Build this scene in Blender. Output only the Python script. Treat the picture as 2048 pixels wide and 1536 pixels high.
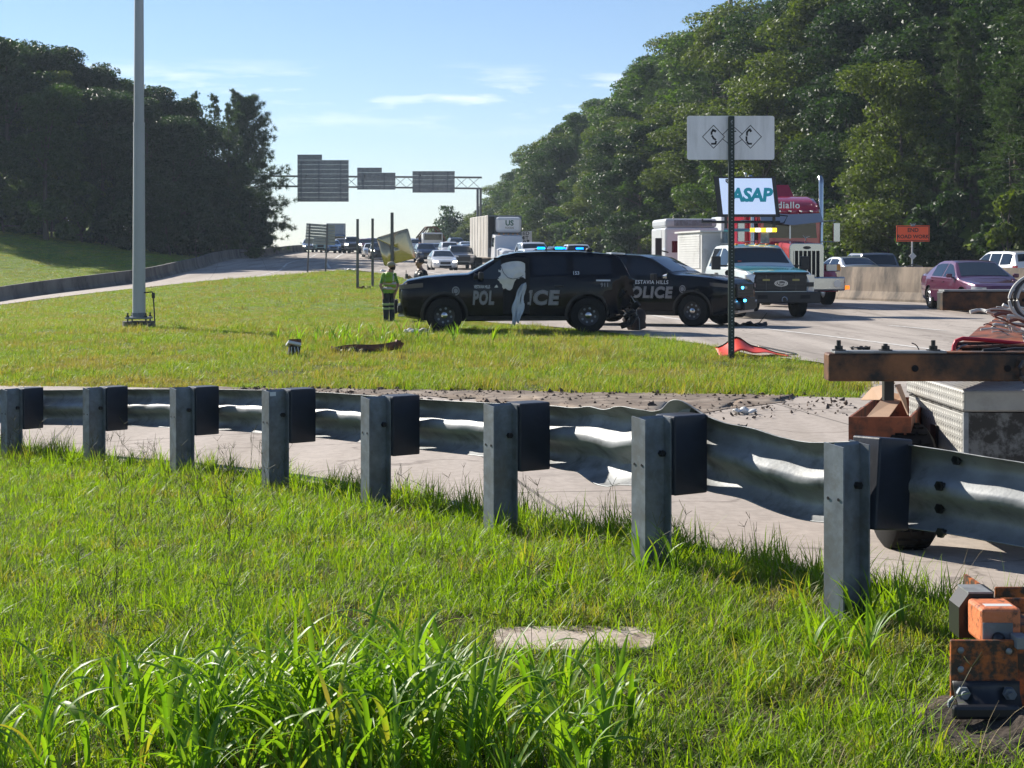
import bpy, bmesh, math, random
import numpy as np
from mathutils import Vector, Matrix, Euler
R = math.radians
for o in list(bpy.data.objects): bpy.data.objects.remove(o)
SC = bpy.context.scene
COL = SC.collection
rng = np.random.default_rng(7)
random.seed(7)
# ------------------------------------------------------------------ camera, sky, sun, exposure
F, HY, EYE = 3077.0, 520.0, 1.5          # focal length and horizon row in photo pixels, eye height
cam_d = bpy.data.cameras.new('camera'); cam = bpy.data.objects.new('camera', cam_d); COL.objects.link(cam)
cam.location = (0, 0, EYE); cam.rotation_euler = (R(90), 0, 0)
cam_d.sensor_width = 36; cam_d.lens = 36*F/2048; cam_d.shift_y = -(768-HY)/2048
cam_d.clip_start = 0.1; cam_d.clip_end = 6000
SC.camera = cam
SUN_AZ, SUN_EL = R(-45), R(31)           # azimuth from +Y, negative = left
SD = Vector((math.sin(SUN_AZ)*math.cos(SUN_EL), math.cos(SUN_AZ)*math.cos(SUN_EL), math.sin(SUN_EL)))
world = bpy.data.worlds.new('World'); SC.world = world; world.use_nodes = True
wt = world.node_tree; wn = wt.nodes; wl = wt.links; wn.clear()
sky = wn.new('ShaderNodeTexSky'); sky.sky_type = 'NISHITA'; sky.sun_disc = False
sky.sun_elevation = SUN_EL; sky.sun_rotation = SUN_AZ
sky.altitude = 0; sky.air_density = 1.0; sky.dust_density = 0.0; sky.ozone_density = 3.0
bg = wn.new('ShaderNodeBackground'); bg.inputs['Strength'].default_value = 0.067
wo = wn.new('ShaderNodeOutputWorld')
tc = wn.new('ShaderNodeTexCoord'); mp = wn.new('ShaderNodeMapping'); mp.inputs['Scale'].default_value = (9, 9, 62)
mp.inputs['Location'].default_value = (0.35, 0.0, 0.4)
nz = wn.new('ShaderNodeTexNoise'); nz.inputs['Scale'].default_value = 1.0; nz.inputs['Detail'].default_value = 8; nz.inputs['Roughness'].default_value = .62
sep = wn.new('ShaderNodeSeparateXYZ')
wl.new(tc.outputs['Generated'], mp.inputs['Vector']); wl.new(mp.outputs[0], nz.inputs['Vector']); wl.new(tc.outputs['Generated'], sep.inputs[0])
band = wn.new('ShaderNodeValToRGB'); e = band.color_ramp.elements
e[0].position = .078; e[0].color = (0,0,0,1); e[1].position = .104; e[1].color = (1,1,1,1)
x = band.color_ramp.elements.new(.112); x.color = (1,1,1,1); x = band.color_ramp.elements.new(.128); x.color = (0,0,0,1)
wl.new(sep.outputs['Z'], band.inputs[0])
cl = wn.new('ShaderNodeMapRange'); cl.inputs[1].default_value = .50; cl.inputs[2].default_value = .74; cl.clamp = True
wl.new(nz.outputs[0], cl.inputs[0])
mu = wn.new('ShaderNodeMath'); mu.operation = 'MULTIPLY'; wl.new(cl.outputs[0], mu.inputs[0]); wl.new(band.outputs[0], mu.inputs[1])
mxs = wn.new('ShaderNodeMix'); mxs.data_type = 'RGBA'
wl.new(mu.outputs[0], mxs.inputs[0]); wl.new(sky.outputs[0], mxs.inputs[6]); mxs.inputs[7].default_value = (11.5, 11.8, 12.2, 1)
tint = wn.new('ShaderNodeMix'); tint.data_type = 'RGBA'; tint.blend_type = 'MULTIPLY'; tint.inputs[0].default_value = 1; tint.inputs[7].default_value = (1.0, 1.0, 1.10, 1)
wl.new(mxs.outputs[2], tint.inputs[6]); wl.new(tint.outputs[2], bg.inputs[0]); wl.new(bg.outputs[0], wo.inputs[0])
sun_d = bpy.data.lights.new('sun', 'SUN'); sun_d.energy = 5.0; sun_d.angle = R(.53); sun_d.color = (1, .94, .84)
sun = bpy.data.objects.new('sun', sun_d); COL.objects.link(sun); sun.location = (-60, 60, 60)
sun.rotation_euler = (-SD).to_track_quat('-Z', 'Y').to_euler()
vs = SC.view_settings; vs.view_transform = 'Standard'; vs.look = 'None'; vs.exposure = 0.82; vs.gamma = 1; vs.use_curve_mapping = False
SC.cycles.use_denoising = True
try: SC.cycles.denoiser = 'OPENIMAGEDENOISE'
except Exception: pass
SC.cycles.max_bounces = 6; SC.cycles.diffuse_bounces = 3; SC.cycles.glossy_bounces = 3; SC.cycles.transmission_bounces = 4; SC.cycles.transparent_max_bounces = 6
SC.cycles.sample_clamp_indirect = 6

# ------------------------------------------------------------------ helpers
def at(px, py, Y): return Vector(((px-1024)*Y/F, Y, EYE-(py-HY)*Y/F))
class MB:
    def __init__(s): s.v = []; s.f = []; s.m = []; s.mi = 0
    def add(s, vs, fs):
        b = len(s.v); s.v += [tuple(p) for p in vs]; s.f += [tuple(b+i for i in f) for f in fs]; s.m += [s.mi]*len(fs); return s
    def box(s, c, d, rot=None, taper=None):
        x, y, z = d[0]/2, d[1]/2, d[2]/2
        P = [Vector(p) for p in ((-x,-y,-z),(x,-y,-z),(x,y,-z),(-x,y,-z),(-x,-y,z),(x,-y,z),(x,y,z),(-x,y,z))]
        if taper:
            for p in P[4:]: p.x *= taper; p.y *= taper
        if rot is not None:
            M = rot if isinstance(rot, Matrix) else Euler(rot).to_matrix()
            P = [M @ p for p in P]
        c = Vector(c)
        return s.add([p+c for p in P], [(0,3,2,1),(4,5,6,7),(0,1,5,4),(1,2,6,5),(2,3,7,6),(3,0,4,7)])
    def bb(s, lo, hi): return s.box([(a+b)/2 for a, b in zip(lo, hi)], [abs(b-a) for a, b in zip(lo, hi)])
    def tube(s, pts, r, n=8, cap=True):
        pts = [Vector(p) for p in pts]; rr = r if hasattr(r, '__len__') else [r]*len(pts)
        V = []; up = Vector((0,0,1))
        for i, p in enumerate(pts):
            t = (pts[min(i+1, len(pts)-1)]-pts[max(i-1, 0)]).normalized()
            a = t.cross(up)
            if a.length < .05: a = t.cross(Vector((1,0,0)))
            a.normalize(); b = a.cross(t)
            for k in range(n):
                q = 2*math.pi*k/n; V.append(p+(a*math.cos(q)+b*math.sin(q))*rr[i])
        Fc = [(i*n+k, i*n+(k+1)%n, (i+1)*n+(k+1)%n, (i+1)*n+k) for i in range(len(pts)-1) for k in range(n)]
        if cap: Fc += [tuple(range(n-1, -1, -1)), tuple(range((len(pts)-1)*n, len(pts)*n))]
        return s.add(V, Fc)
    def sphere(s, c, r, n=10, m=7, sc=(1,1,1)):
        V = [Vector((c[0], c[1], c[2]-r*sc[2]))]
        for j in range(1, m):
            a = -math.pi/2+math.pi*j/m
            for k in range(n):
                q = 2*math.pi*k/n
                V.append(Vector((c[0]+r*sc[0]*math.cos(a)*math.cos(q), c[1]+r*sc[1]*math.cos(a)*math.sin(q), c[2]+r*sc[2]*math.sin(a))))
        V.append(Vector((c[0], c[1], c[2]+r*sc[2])))
        Fc = [(0, 1+(k+1)%n, 1+k) for k in range(n)]
        for j in range(m-2): Fc += [(1+j*n+k, 1+j*n+(k+1)%n, 1+(j+1)*n+(k+1)%n, 1+(j+1)*n+k) for k in range(n)]
        l = len(V)-1; b = 1+(m-2)*n
        Fc += [(b+k, b+(k+1)%n, l) for k in range(n)]
        return s.add(V, Fc)
    def lathe(s, prof, c, axis='y', n=24):      # prof: (radius, along)
        V = []; m = len(prof)
        for (r, a) in prof:
            for k in range(n):
                q = 2*math.pi*k/n; u, w = r*math.cos(q), r*math.sin(q)
                p = (u, a, w) if axis == 'y' else ((a, u, w) if axis == 'x' else (u, w, a))
                V.append((p[0]+c[0], p[1]+c[1], p[2]+c[2]))
        return s.add(V, [(i*n+k, i*n+(k+1)%n, (i+1)*n+(k+1)%n, (i+1)*n+k) for i in range(m-1) for k in range(n)])
    def prism(s, poly, fn, d):                  # poly of (u,v), fn(u,v,t) -> point, t = 0 and d
        n = len(poly)
        V = [fn(u, v, 0) for u, v in poly]+[fn(u, v, d) for u, v in poly]
        return s.add(V, [tuple(range(n-1, -1, -1)), tuple(range(n, 2*n))]+[(i, (i+1)%n, n+(i+1)%n, n+i) for i in range(n)])
    def grid(s, G):                             # G[i][j] points
        a, b = len(G), len(G[0])
        return s.add([p for r in G for p in r], [(i*b+j, (i+1)*b+j, (i+1)*b+j+1, i*b+j+1) for i in range(a-1) for j in range(b-1)])
    def build(s, name, mats, parent=None, smooth=None, bevel=0, solid=0, fix=False):
        me = bpy.data.meshes.new(name); me.from_pydata(s.v, [], s.f)
        for m in (mats if isinstance(mats, (list, tuple)) else [mats]): me.materials.append(m)
        if any(s.m): me.polygons.foreach_set('material_index', s.m)
        if fix:
            b = bmesh.new(); b.from_mesh(me); bmesh.ops.recalc_face_normals(b, faces=b.faces); b.to_mesh(me); b.free()
        o = bpy.data.objects.new(name, me); COL.objects.link(o)
        if smooth is not None:
            me.polygons.foreach_set('use_smooth', [True]*len(me.polygons)); me.set_sharp_from_angle(angle=R(smooth))
        if solid:
            k = o.modifiers.new('solid', 'SOLIDIFY'); k.thickness = solid; k.offset = 0
        if bevel:
            k = o.modifiers.new('bevel', 'BEVEL'); k.width = bevel; k.segments = 2; k.limit_method = 'ANGLE'; k.angle_limit = R(40)
        if parent: o.parent = parent
        return o
def tag(o, label=None, cat=None, group=None, kind=None):
    if label: o['label'] = label
    if cat: o['category'] = cat
    if group: o['group'] = group
    if kind: o['kind'] = kind
    return o
def thing(name, label, cat, loc=(0,0,0), rz=0, group=None):
    o = bpy.data.objects.new(name, None); COL.objects.link(o); o.location = loc; o.rotation_euler = (0, 0, rz)
    o.empty_display_size = .2
    return tag(o, label, cat, group)
def copy_tree(o, parent=None):
    c = o.copy(); COL.objects.link(c)
    if parent: c.parent = parent
    for ch in list(o.children): copy_tree(ch, c)
    return c
_tx = {}
def text_geo(body, size=1, bold=0, shear=0, align='CENTER', space=1.0):
    k = (body, bold, shear, align, space)
    if k not in _tx:
        cu = bpy.data.curves.new('t', 'FONT'); cu.body = body; cu.size = 1; cu.offset = bold; cu.shear = shear; cu.align_x = align; cu.align_y = 'CENTER'
        cu.resolution_u = 3; cu.space_character = space
        ob = bpy.data.objects.new('t', cu); COL.objects.link(ob)
        me = ob.to_mesh(); _tx[k] = ([tuple(v.co) for v in me.vertices], [tuple(p.vertices) for p in me.polygons])
        ob.to_mesh_clear(); bpy.data.objects.remove(ob); bpy.data.curves.remove(cu)
    V, Fc = _tx[k]
    return [(x*size, y*size) for x, y, z in V], Fc
def text_mb(mb, body, fn, **kw):
    V, Fc = text_geo(body, **kw); mb.add([fn(u, v) for u, v in V], Fc); return mb

# ------------------------------------------------------------------ materials
def _nt(name):
    m = bpy.data.materials.new(name); m.use_nodes = True; nt = m.node_tree
    return m, nt, nt.nodes['Principled BSDF'], nt.nodes, nt.links
def mat(name, col, rough=.5, metal=0, var=0, vscale=3, bump=0, bscale=30, coat=0, spec=.5, dirt=None, dscale=2.0, dlo=.5, dhi=.62, stretch=None, emit=None, estr=1):
    m, nt, b, n, l = _nt(name)
    b.inputs['Base Color'].default_value = (*col, 1); b.inputs['Roughness'].default_value = rough; b.inputs['Metallic'].default_value = metal
    b.inputs['Coat Weight'].default_value = coat; b.inputs['Coat Roughness'].default_value = .04; b.inputs['Specular IOR Level'].default_value = spec
    if emit: b.inputs['Emission Color'].default_value = (*emit, 1); b.inputs['Emission Strength'].default_value = estr
    if var or bump or dirt:
        t = n.new('ShaderNodeTexCoord'); src = t.outputs['Object']
        if stretch:
            mpn = n.new('ShaderNodeMapping'); mpn.inputs['Scale'].default_value = stretch; l.new(src, mpn.inputs[0]); src = mpn.outputs[0]
    last = None
    if var:
        z = n.new('ShaderNodeTexNoise'); z.inputs['Scale'].default_value = vscale; z.inputs['Detail'].default_value = 6; z.inputs['Roughness'].default_value = .6; l.new(src, z.inputs['Vector'])
        r = n.new('ShaderNodeValToRGB'); r.color_ramp.elements[0].position = .3; r.color_ramp.elements[1].position = .7
        r.color_ramp.elements[0].color = (*[c*(1-var) for c in col], 1); r.color_ramp.elements[1].color = (*[min(1, c*(1+var)) for c in col], 1)
        l.new(z.outputs[0], r.inputs[0]); last = r.outputs[0]
    if dirt:
        z = n.new('ShaderNodeTexNoise'); z.inputs['Scale'].default_value = dscale; z.inputs['Detail'].default_value = 9; z.inputs['Roughness'].default_value = .65; l.new(src, z.inputs['Vector'])
        g = n.new('ShaderNodeMapRange'); g.inputs[1].default_value = dlo; g.inputs[2].default_value = dhi; l.new(z.outputs[0], g.inputs[0])
        x = n.new('ShaderNodeMix'); x.data_type = 'RGBA'; l.new(g.outputs[0], x.inputs[0])
        if last: l.new(last, x.inputs[6])
        else: x.inputs[6].default_value = (*col, 1)
        x.inputs[7].default_value = (*dirt, 1); last = x.outputs[2]
    if last: l.new(last, b.inputs['Base Color'])
    if bump:
        z = n.new('ShaderNodeTexNoise'); z.inputs['Scale'].default_value = bscale; z.inputs['Detail'].default_value = 5; l.new(src, z.inputs['Vector'])
        bu = n.new('ShaderNodeBump'); bu.inputs['Strength'].default_value = bump; bu.inputs['Distance'].default_value = .02; l.new(z.outputs[0], bu.inputs['Height']); l.new(bu.outputs[0], b.inputs['Normal'])
    return m
def leaf_mat(name, c0, c1, trans, rough=.45, dry=None, dryscale=.25, dlo=.5, dhi=.65, spec=.4, tw=.45, big=.35):
    """leaves and grass blades: per-blade tint, world-space patches of dry colour, light passing through"""
    m, nt, b, n, l = _nt(name)
    g = n.new('ShaderNodeNewGeometry'); oi = n.new('ShaderNodeObjectInfo')
    ad = n.new('ShaderNodeMath'); ad.operation = 'MULTIPLY_ADD'; ad.inputs[1].default_value = 1-big
    l.new(g.outputs['Random Per Island'], ad.inputs[0])
    mo = n.new('ShaderNodeMath'); mo.operation = 'MULTIPLY'; mo.inputs[1].default_value = big; l.new(oi.outputs['Random'], mo.inputs[0]); l.new(mo.outputs[0], ad.inputs[2])
    r = n.new('ShaderNodeMix'); r.data_type = 'RGBA'; l.new(ad.outputs[0], r.inputs[0]); r.inputs[6].default_value = (*c0, 1); r.inputs[7].default_value = (*c1, 1)
    col = r.outputs[2]
    fac = None
    if dry:
        z = n.new('ShaderNodeTexNoise'); z.inputs['Scale'].default_value = dryscale; z.inputs['Detail'].default_value = 5; z.inputs['Roughness'].default_value = .65
        l.new(g.outputs['Position'], z.inputs['Vector'])
        a2 = n.new('ShaderNodeMath'); a2.operation = 'MULTIPLY_ADD'; a2.inputs[1].default_value = .28; l.new(g.outputs['Random Per Island'], a2.inputs[0]); l.new(z.outputs[0], a2.inputs[2])
        q = n.new('ShaderNodeMapRange'); q.inputs[1].default_value = dlo+.14; q.inputs[2].default_value = dhi+.14; l.new(a2.outputs[0], q.inputs[0])
        x = n.new('ShaderNodeMix'); x.data_type = 'RGBA'; l.new(q.outputs[0], x.inputs[0]); l.new(col, x.inputs[6]); x.inputs[7].default_value = (*dry, 1); col = x.outputs[2]
    l.new(col, b.inputs['Base Color']); b.inputs['Roughness'].default_value = rough; b.inputs['Specular IOR Level'].default_value = spec
    tr = n.new('ShaderNodeBsdfTranslucent'); tm = n.new('ShaderNodeMix'); tm.data_type = 'RGBA'; tm.blend_type = 'MULTIPLY'; tm.inputs[0].default_value = 1
    l.new(col, tm.inputs[6]); tm.inputs[7].default_value = (*trans, 1); l.new(tm.outputs[2], tr.inputs[0])
    ms = n.new('ShaderNodeMixShader'); ms.inputs[0].default_value = tw; l.new(b.outputs[0], ms.inputs[1]); l.new(tr.outputs[0], ms.inputs[2])
    l.new(ms.outputs[0], n['Material Output'].inputs[0])
    return m
def glass_mat(name, col, rough=.03):
    return mat(name, col, rough, 0, spec=.55)
M = {}
M['black_paint'] = mat('black_paint', (.002,.003,.007), .18, 0, coat=.18, spec=.14)
M['black_plastic'] = mat('black_plastic', (.012,.012,.013), .55)
M['dark_void'] = mat('dark_void', (.008,.008,.009), .9)
M['tyre'] = mat('tyre_rubber', (.013,.013,.013), .9, var=.3, vscale=20, spec=.2)
M['steel_black'] = mat('black_steel', (.015,.015,.017), .4)
M['chrome'] = mat('chrome', (.5,.5,.5), .2, 1)
M['alloy'] = mat('alloy', (.5,.5,.52), .28, .9)
M['glass_dark'] = glass_mat('tinted_glass', (.006,.009,.014))
M['glass_car'] = glass_mat('windscreen_glass', (.03,.04,.05))
M['galv'] = mat('galvanised_steel', (.27,.28,.285), .58, .3, var=.22, vscale=6, bump=.08, bscale=40, dirt=(.13,.13,.125), dscale=7, dlo=.5, dhi=.72)
M['galv_post'] = mat('galvanised_post_steel', (.20,.225,.25), .62, .35, var=.3, vscale=12, dirt=(.16,.165,.165), dscale=9, dlo=.48, dhi=.66)
M['blockout'] = mat('blockout_plastic', (.016,.021,.036), .5, var=.25, vscale=8, bump=.1, bscale=25)
M['conc'] = mat('barrier_concrete', (.26,.21,.16), .9, var=.22, vscale=1.5, dirt=(.085,.072,.06), dscale=1.1, dlo=.43, dhi=.62, stretch=(1,1,.35), bump=.25, bscale=14)
M['conc_dark'] = mat('weathered_barrier_concrete', (.15,.14,.125), .9, var=.25, vscale=1.2, dirt=(.05,.048,.045), dscale=.9, dlo=.45, dhi=.62, stretch=(1,1,.3), bump=.25, bscale=12)
M['white'] = mat('white_paint', (.74,.75,.76), .3, 0, coat=.5)
M['white_dull'] = mat('weathered_white_paint', (.62,.62,.60), .5, var=.08, vscale=3, dirt=(.4,.39,.36), dscale=2, dlo=.55, dhi=.75)
M['lettering_white'] = mat('white_lettering', (.55,.57,.6), .4)
M['lettering_grey'] = mat('grey_lettering', (.22,.22,.23), .4)
M['lettering_black'] = mat('black_lettering', (.01,.01,.012), .5)
M['amber'] = mat('amber_lens', (.8,.3,.02), .3)
M['orange_paint'] = mat('orange_paint', (.62,.12,.02), .5, var=.2, vscale=9, dirt=(.06,.04,.03), dscale=11, dlo=.5, dhi=.66)
M['rust'] = mat('rusty_brown_steel', (.20,.075,.03), .7, .1, var=.35, vscale=7, dirt=(.035,.025,.02), dscale=6, dlo=.44, dhi=.6, bump=.15, bscale=40)
M['sign_back'] = mat('aluminium_sign_back', (.30,.30,.29), .5, .55, var=.15, vscale=3)
M['post_steel'] = mat('sign_post_steel', (.13,.125,.125), .55, .4, var=.2, vscale=4)
M['head_lens'] = mat('headlight_lens', (.55,.57,.6), .08, .3, spec=.8)
M['head_lit'] = mat('lit_headlight', (.9,.88,.8), .2, emit=(1,.93,.75), estr=5)
M['tail'] = mat('red_lens', (.25,.01,.01), .2)
M['skin'] = mat('skin', (.30,.17,.11), .55)
# ------------------------------------------------------------------ terrain
_C = [(0,0,0),(-3,3,0),(3,3,.03),(0,4.5,0),(-1.5,4.5,0),(1.6,4.7,.01),(-10,-8,0),(10,-8,.03),
 (1.35,6.2,.06),(.65,7.2,.07),(-.06,8.4,0),(-.85,9.55,-.05),(-1.63,10.6,-.08),(-2.53,11.8,-.15),(-3.53,13,-.24),(-4.52,13.9,-.28),(-2.7,8,-.03),
 (2.1,8.3,-.07),(6,4,-.05),(3.7,10,-.08),(-8,15,-.45),(-14,8,-.4)]
for px, py, Y in [(0,890,14.8),(0,775,20.5),(700,785,19),(1400,795,17.5),(1720,800,17),(278,655,34),(587,715,25),(888,661,33.4),(1168,666,33),(778,645,43),
 (0,662,33),(0,700,27.5),(715,578,70),(615,546,95),(652,544,95),(600,547,95),(700,541,99),(300,575,77),(0,612,70),(500,556,86),(150,592,73),
 (0,604,80),(270,567,90),(400,536,114),(500,516,150),(610,504,175),(0,470,125),(200,492,125),(400,517,128),(-250,445,125),(-200,640,80),
 (1260,672,31.5),(1400,690,28.3),(1500,712,25),(1640,728,23.2),(1385,652,38),(1560,637,42.5),(1650,612,50),(1880,620,47),(1690,600,57.7),(1860,607,53),
 (885,543,110),(850,523,141),(680,507,180),(850,503,185),(1050,541,118),(850,557,80),(960,566,80),(780,596,58)]:
    p = at(px, py, Y); _C.append((p.x, p.y, p.z))
_C += [(27,57,.2),(20,110,.8),(10,180,2.4),(25,20,-.2),(60,20,0),(60,110,1.5),(-150,100,6),(-150,0,-3),(-60,20,-2),(-100,-30,-1),(100,-30,0),(160,60,1),(150,200,4),(-150,250,7),
       (-20,230,1.6),(-25,300,-2.5),(20,300,-1.5),(-80,300,0),(120,300,2),(-20,420,-9),(150,420,-6),(-150,420,-6),(-60,170,5)]
_C = np.array(_C, float)
def _phi(r2): return .5*r2*np.log(r2+1e-9)
_d2 = ((_C[:,None,:2]-_C[None,:,:2])**2).sum(-1)
_n = len(_C); _A = np.zeros((_n+3,_n+3)); _A[:_n,:_n] = _phi(_d2)+np.eye(_n)*1.0
_A[:_n,_n] = 1; _A[:_n,_n+1:] = _C[:,:2]; _A[_n:,:_n] = _A[:_n,_n:].T
_w = np.linalg.solve(_A, np.r_[_C[:,2], 0,0,0])
def barrier_x(Y): return np.where(np.asarray(Y) < 110, 12.5-.19*(np.asarray(Y)-57.7), 2.56-.14*(np.asarray(Y)-110))
def edge_x(Y): return barrier_x(Y)+14.5
def wall_x(Y): return float(barrier_x(Y)) if Y > 57.7 else 12.5-.42*(Y-57.7)
def hz(x, y):
    x = np.asarray(x, float); y = np.asarray(y, float); sh = np.broadcast(x, y).shape
    X = np.broadcast_to(x, sh).ravel(); Y = np.broadcast_to(y, sh).ravel(); out = np.empty(len(X))
    for a in range(0, len(X), 20000):
        q = np.stack([np.clip(X[a:a+20000],-180,180), np.clip(Y[a:a+20000],-30,440)], 1)
        d = ((q[:,None,:]-_C[None,:,:2])**2).sum(-1)
        out[a:a+20000] = _phi(d)@_w[:_n]+_w[_n]+q@_w[_n+1:]
    d = X-edge_x(np.clip(Y, 0, 600)); k = np.clip((Y-20)/40, 0, 1)
    out += k*np.where(d > 0, 11*(1-np.exp(-np.maximum(d, 0)/22)), 0)          # wooded hill on the right
    e = np.clip((-X-34)/60, 0, 1)*np.clip((Y-110)/40, 0, 1)*np.clip((380-Y)/100, 0, 1)
    out += 6*e
    far = np.clip((Y-330)/300, 0, 1); out = out*(1-far)-14*far
    return out.reshape(sh) if sh else float(out[0])
def hz1(x, y): return float(hz(np.array([x]), np.array([y]))[0])
def ground_pt(px, Y): x = (px-1024)*Y/F; return Vector((x, Y, hz1(x, Y)))
def sheet(name, X, Y, Z, mt):
    a, b = X.shape; V = np.stack([X, Y, Z], -1).reshape(-1, 3)
    I = np.arange(a*b).reshape(a, b); Q = np.stack([I[:-1,:-1], I[:-1,1:], I[1:,1:], I[1:,:-1]], -1).reshape(-1, 4)
    me = bpy.data.meshes.new(name); me.from_pydata(V.tolist(), [], Q.tolist()); me.materials.append(mt)
    me.polygons.foreach_set('use_smooth', [True]*len(me.polygons))
    o = bpy.data.objects.new(name, me); COL.objects.link(o); return o
# ground material: soil near the eye, sunlit grass far off, dry patches
def ground_mat():
    m, nt, b, n, l = _nt('grassy_ground'); g = n.new('ShaderNodeNewGeometry')
    def noise(sc, det=6):
        z = n.new('ShaderNodeTexNoise'); z.inputs['Scale'].default_value = sc; z.inputs['Detail'].default_value = det; z.inputs['Roughness'].default_value = .65; l.new(g.outputs['Position'], z.inputs['Vector']); return z.outputs[0]
    def mix(f, a, c, lo, hi):
        q = n.new('ShaderNodeMapRange'); q.inputs[1].default_value = lo; q.inputs[2].default_value = hi; l.new(f, q.inputs[0])
        x = n.new('ShaderNodeMix'); x.data_type = 'RGBA'; l.new(q.outputs[0], x.inputs[0])
        for s, v in ((6, a), (7, c)):
            if isinstance(v, tuple): x.inputs[s].default_value = (*v, 1)
            else: l.new(v, x.inputs[s])
        return x.outputs[2]
    c = mix(noise(.35), (.11,.175,.024), (.21,.25,.05), .35, .68)
    c = mix(noise(3.0), c, (.055,.075,.018), .52, .8)
    c = mix(noise(.8), c, (.19,.155,.075), .60, .74)
    sx = n.new('ShaderNodeSeparateXYZ'); l.new(g.outputs['Position'], sx.inputs[0])
    near = mix(noise(9), (.075,.06,.032), (.06,.075,.022), .4, .6)
    c = mix(sx.outputs['Y'], near, c, 14, 40)
    l.new(c, b.inputs['Base Color']); b.inputs['Roughness'].default_value = .95; b.inputs['Specular IOR Level'].default_value = .1
    bu = n.new('ShaderNodeBump'); bu.inputs['Strength'].default_value = .8; bu.inputs['Distance'].default_value = .08; l.new(noise(6, 8), bu.inputs['Height']); l.new(bu.outputs[0], b.inputs['Normal'])
    return m
ys = np.r_[np.arange(-420, -8, 40), np.arange(-8, 40, .5), np.arange(40, 130, 2), np.arange(130, 440, 5), np.arange(440, 1700, 140)]
xs = np.r_[np.linspace(-900,-130,8), np.arange(-120,-30,3), np.arange(-30,30,.75), np.arange(30,121,3), np.linspace(130,900,8)]
GX, GY = np.meshgrid(xs, ys)
tag(sheet('ground', GX, GY, hz(GX, GY), ground_mat()), 'grassy ground rolling up to wooded slopes', None, kind='structure')
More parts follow.
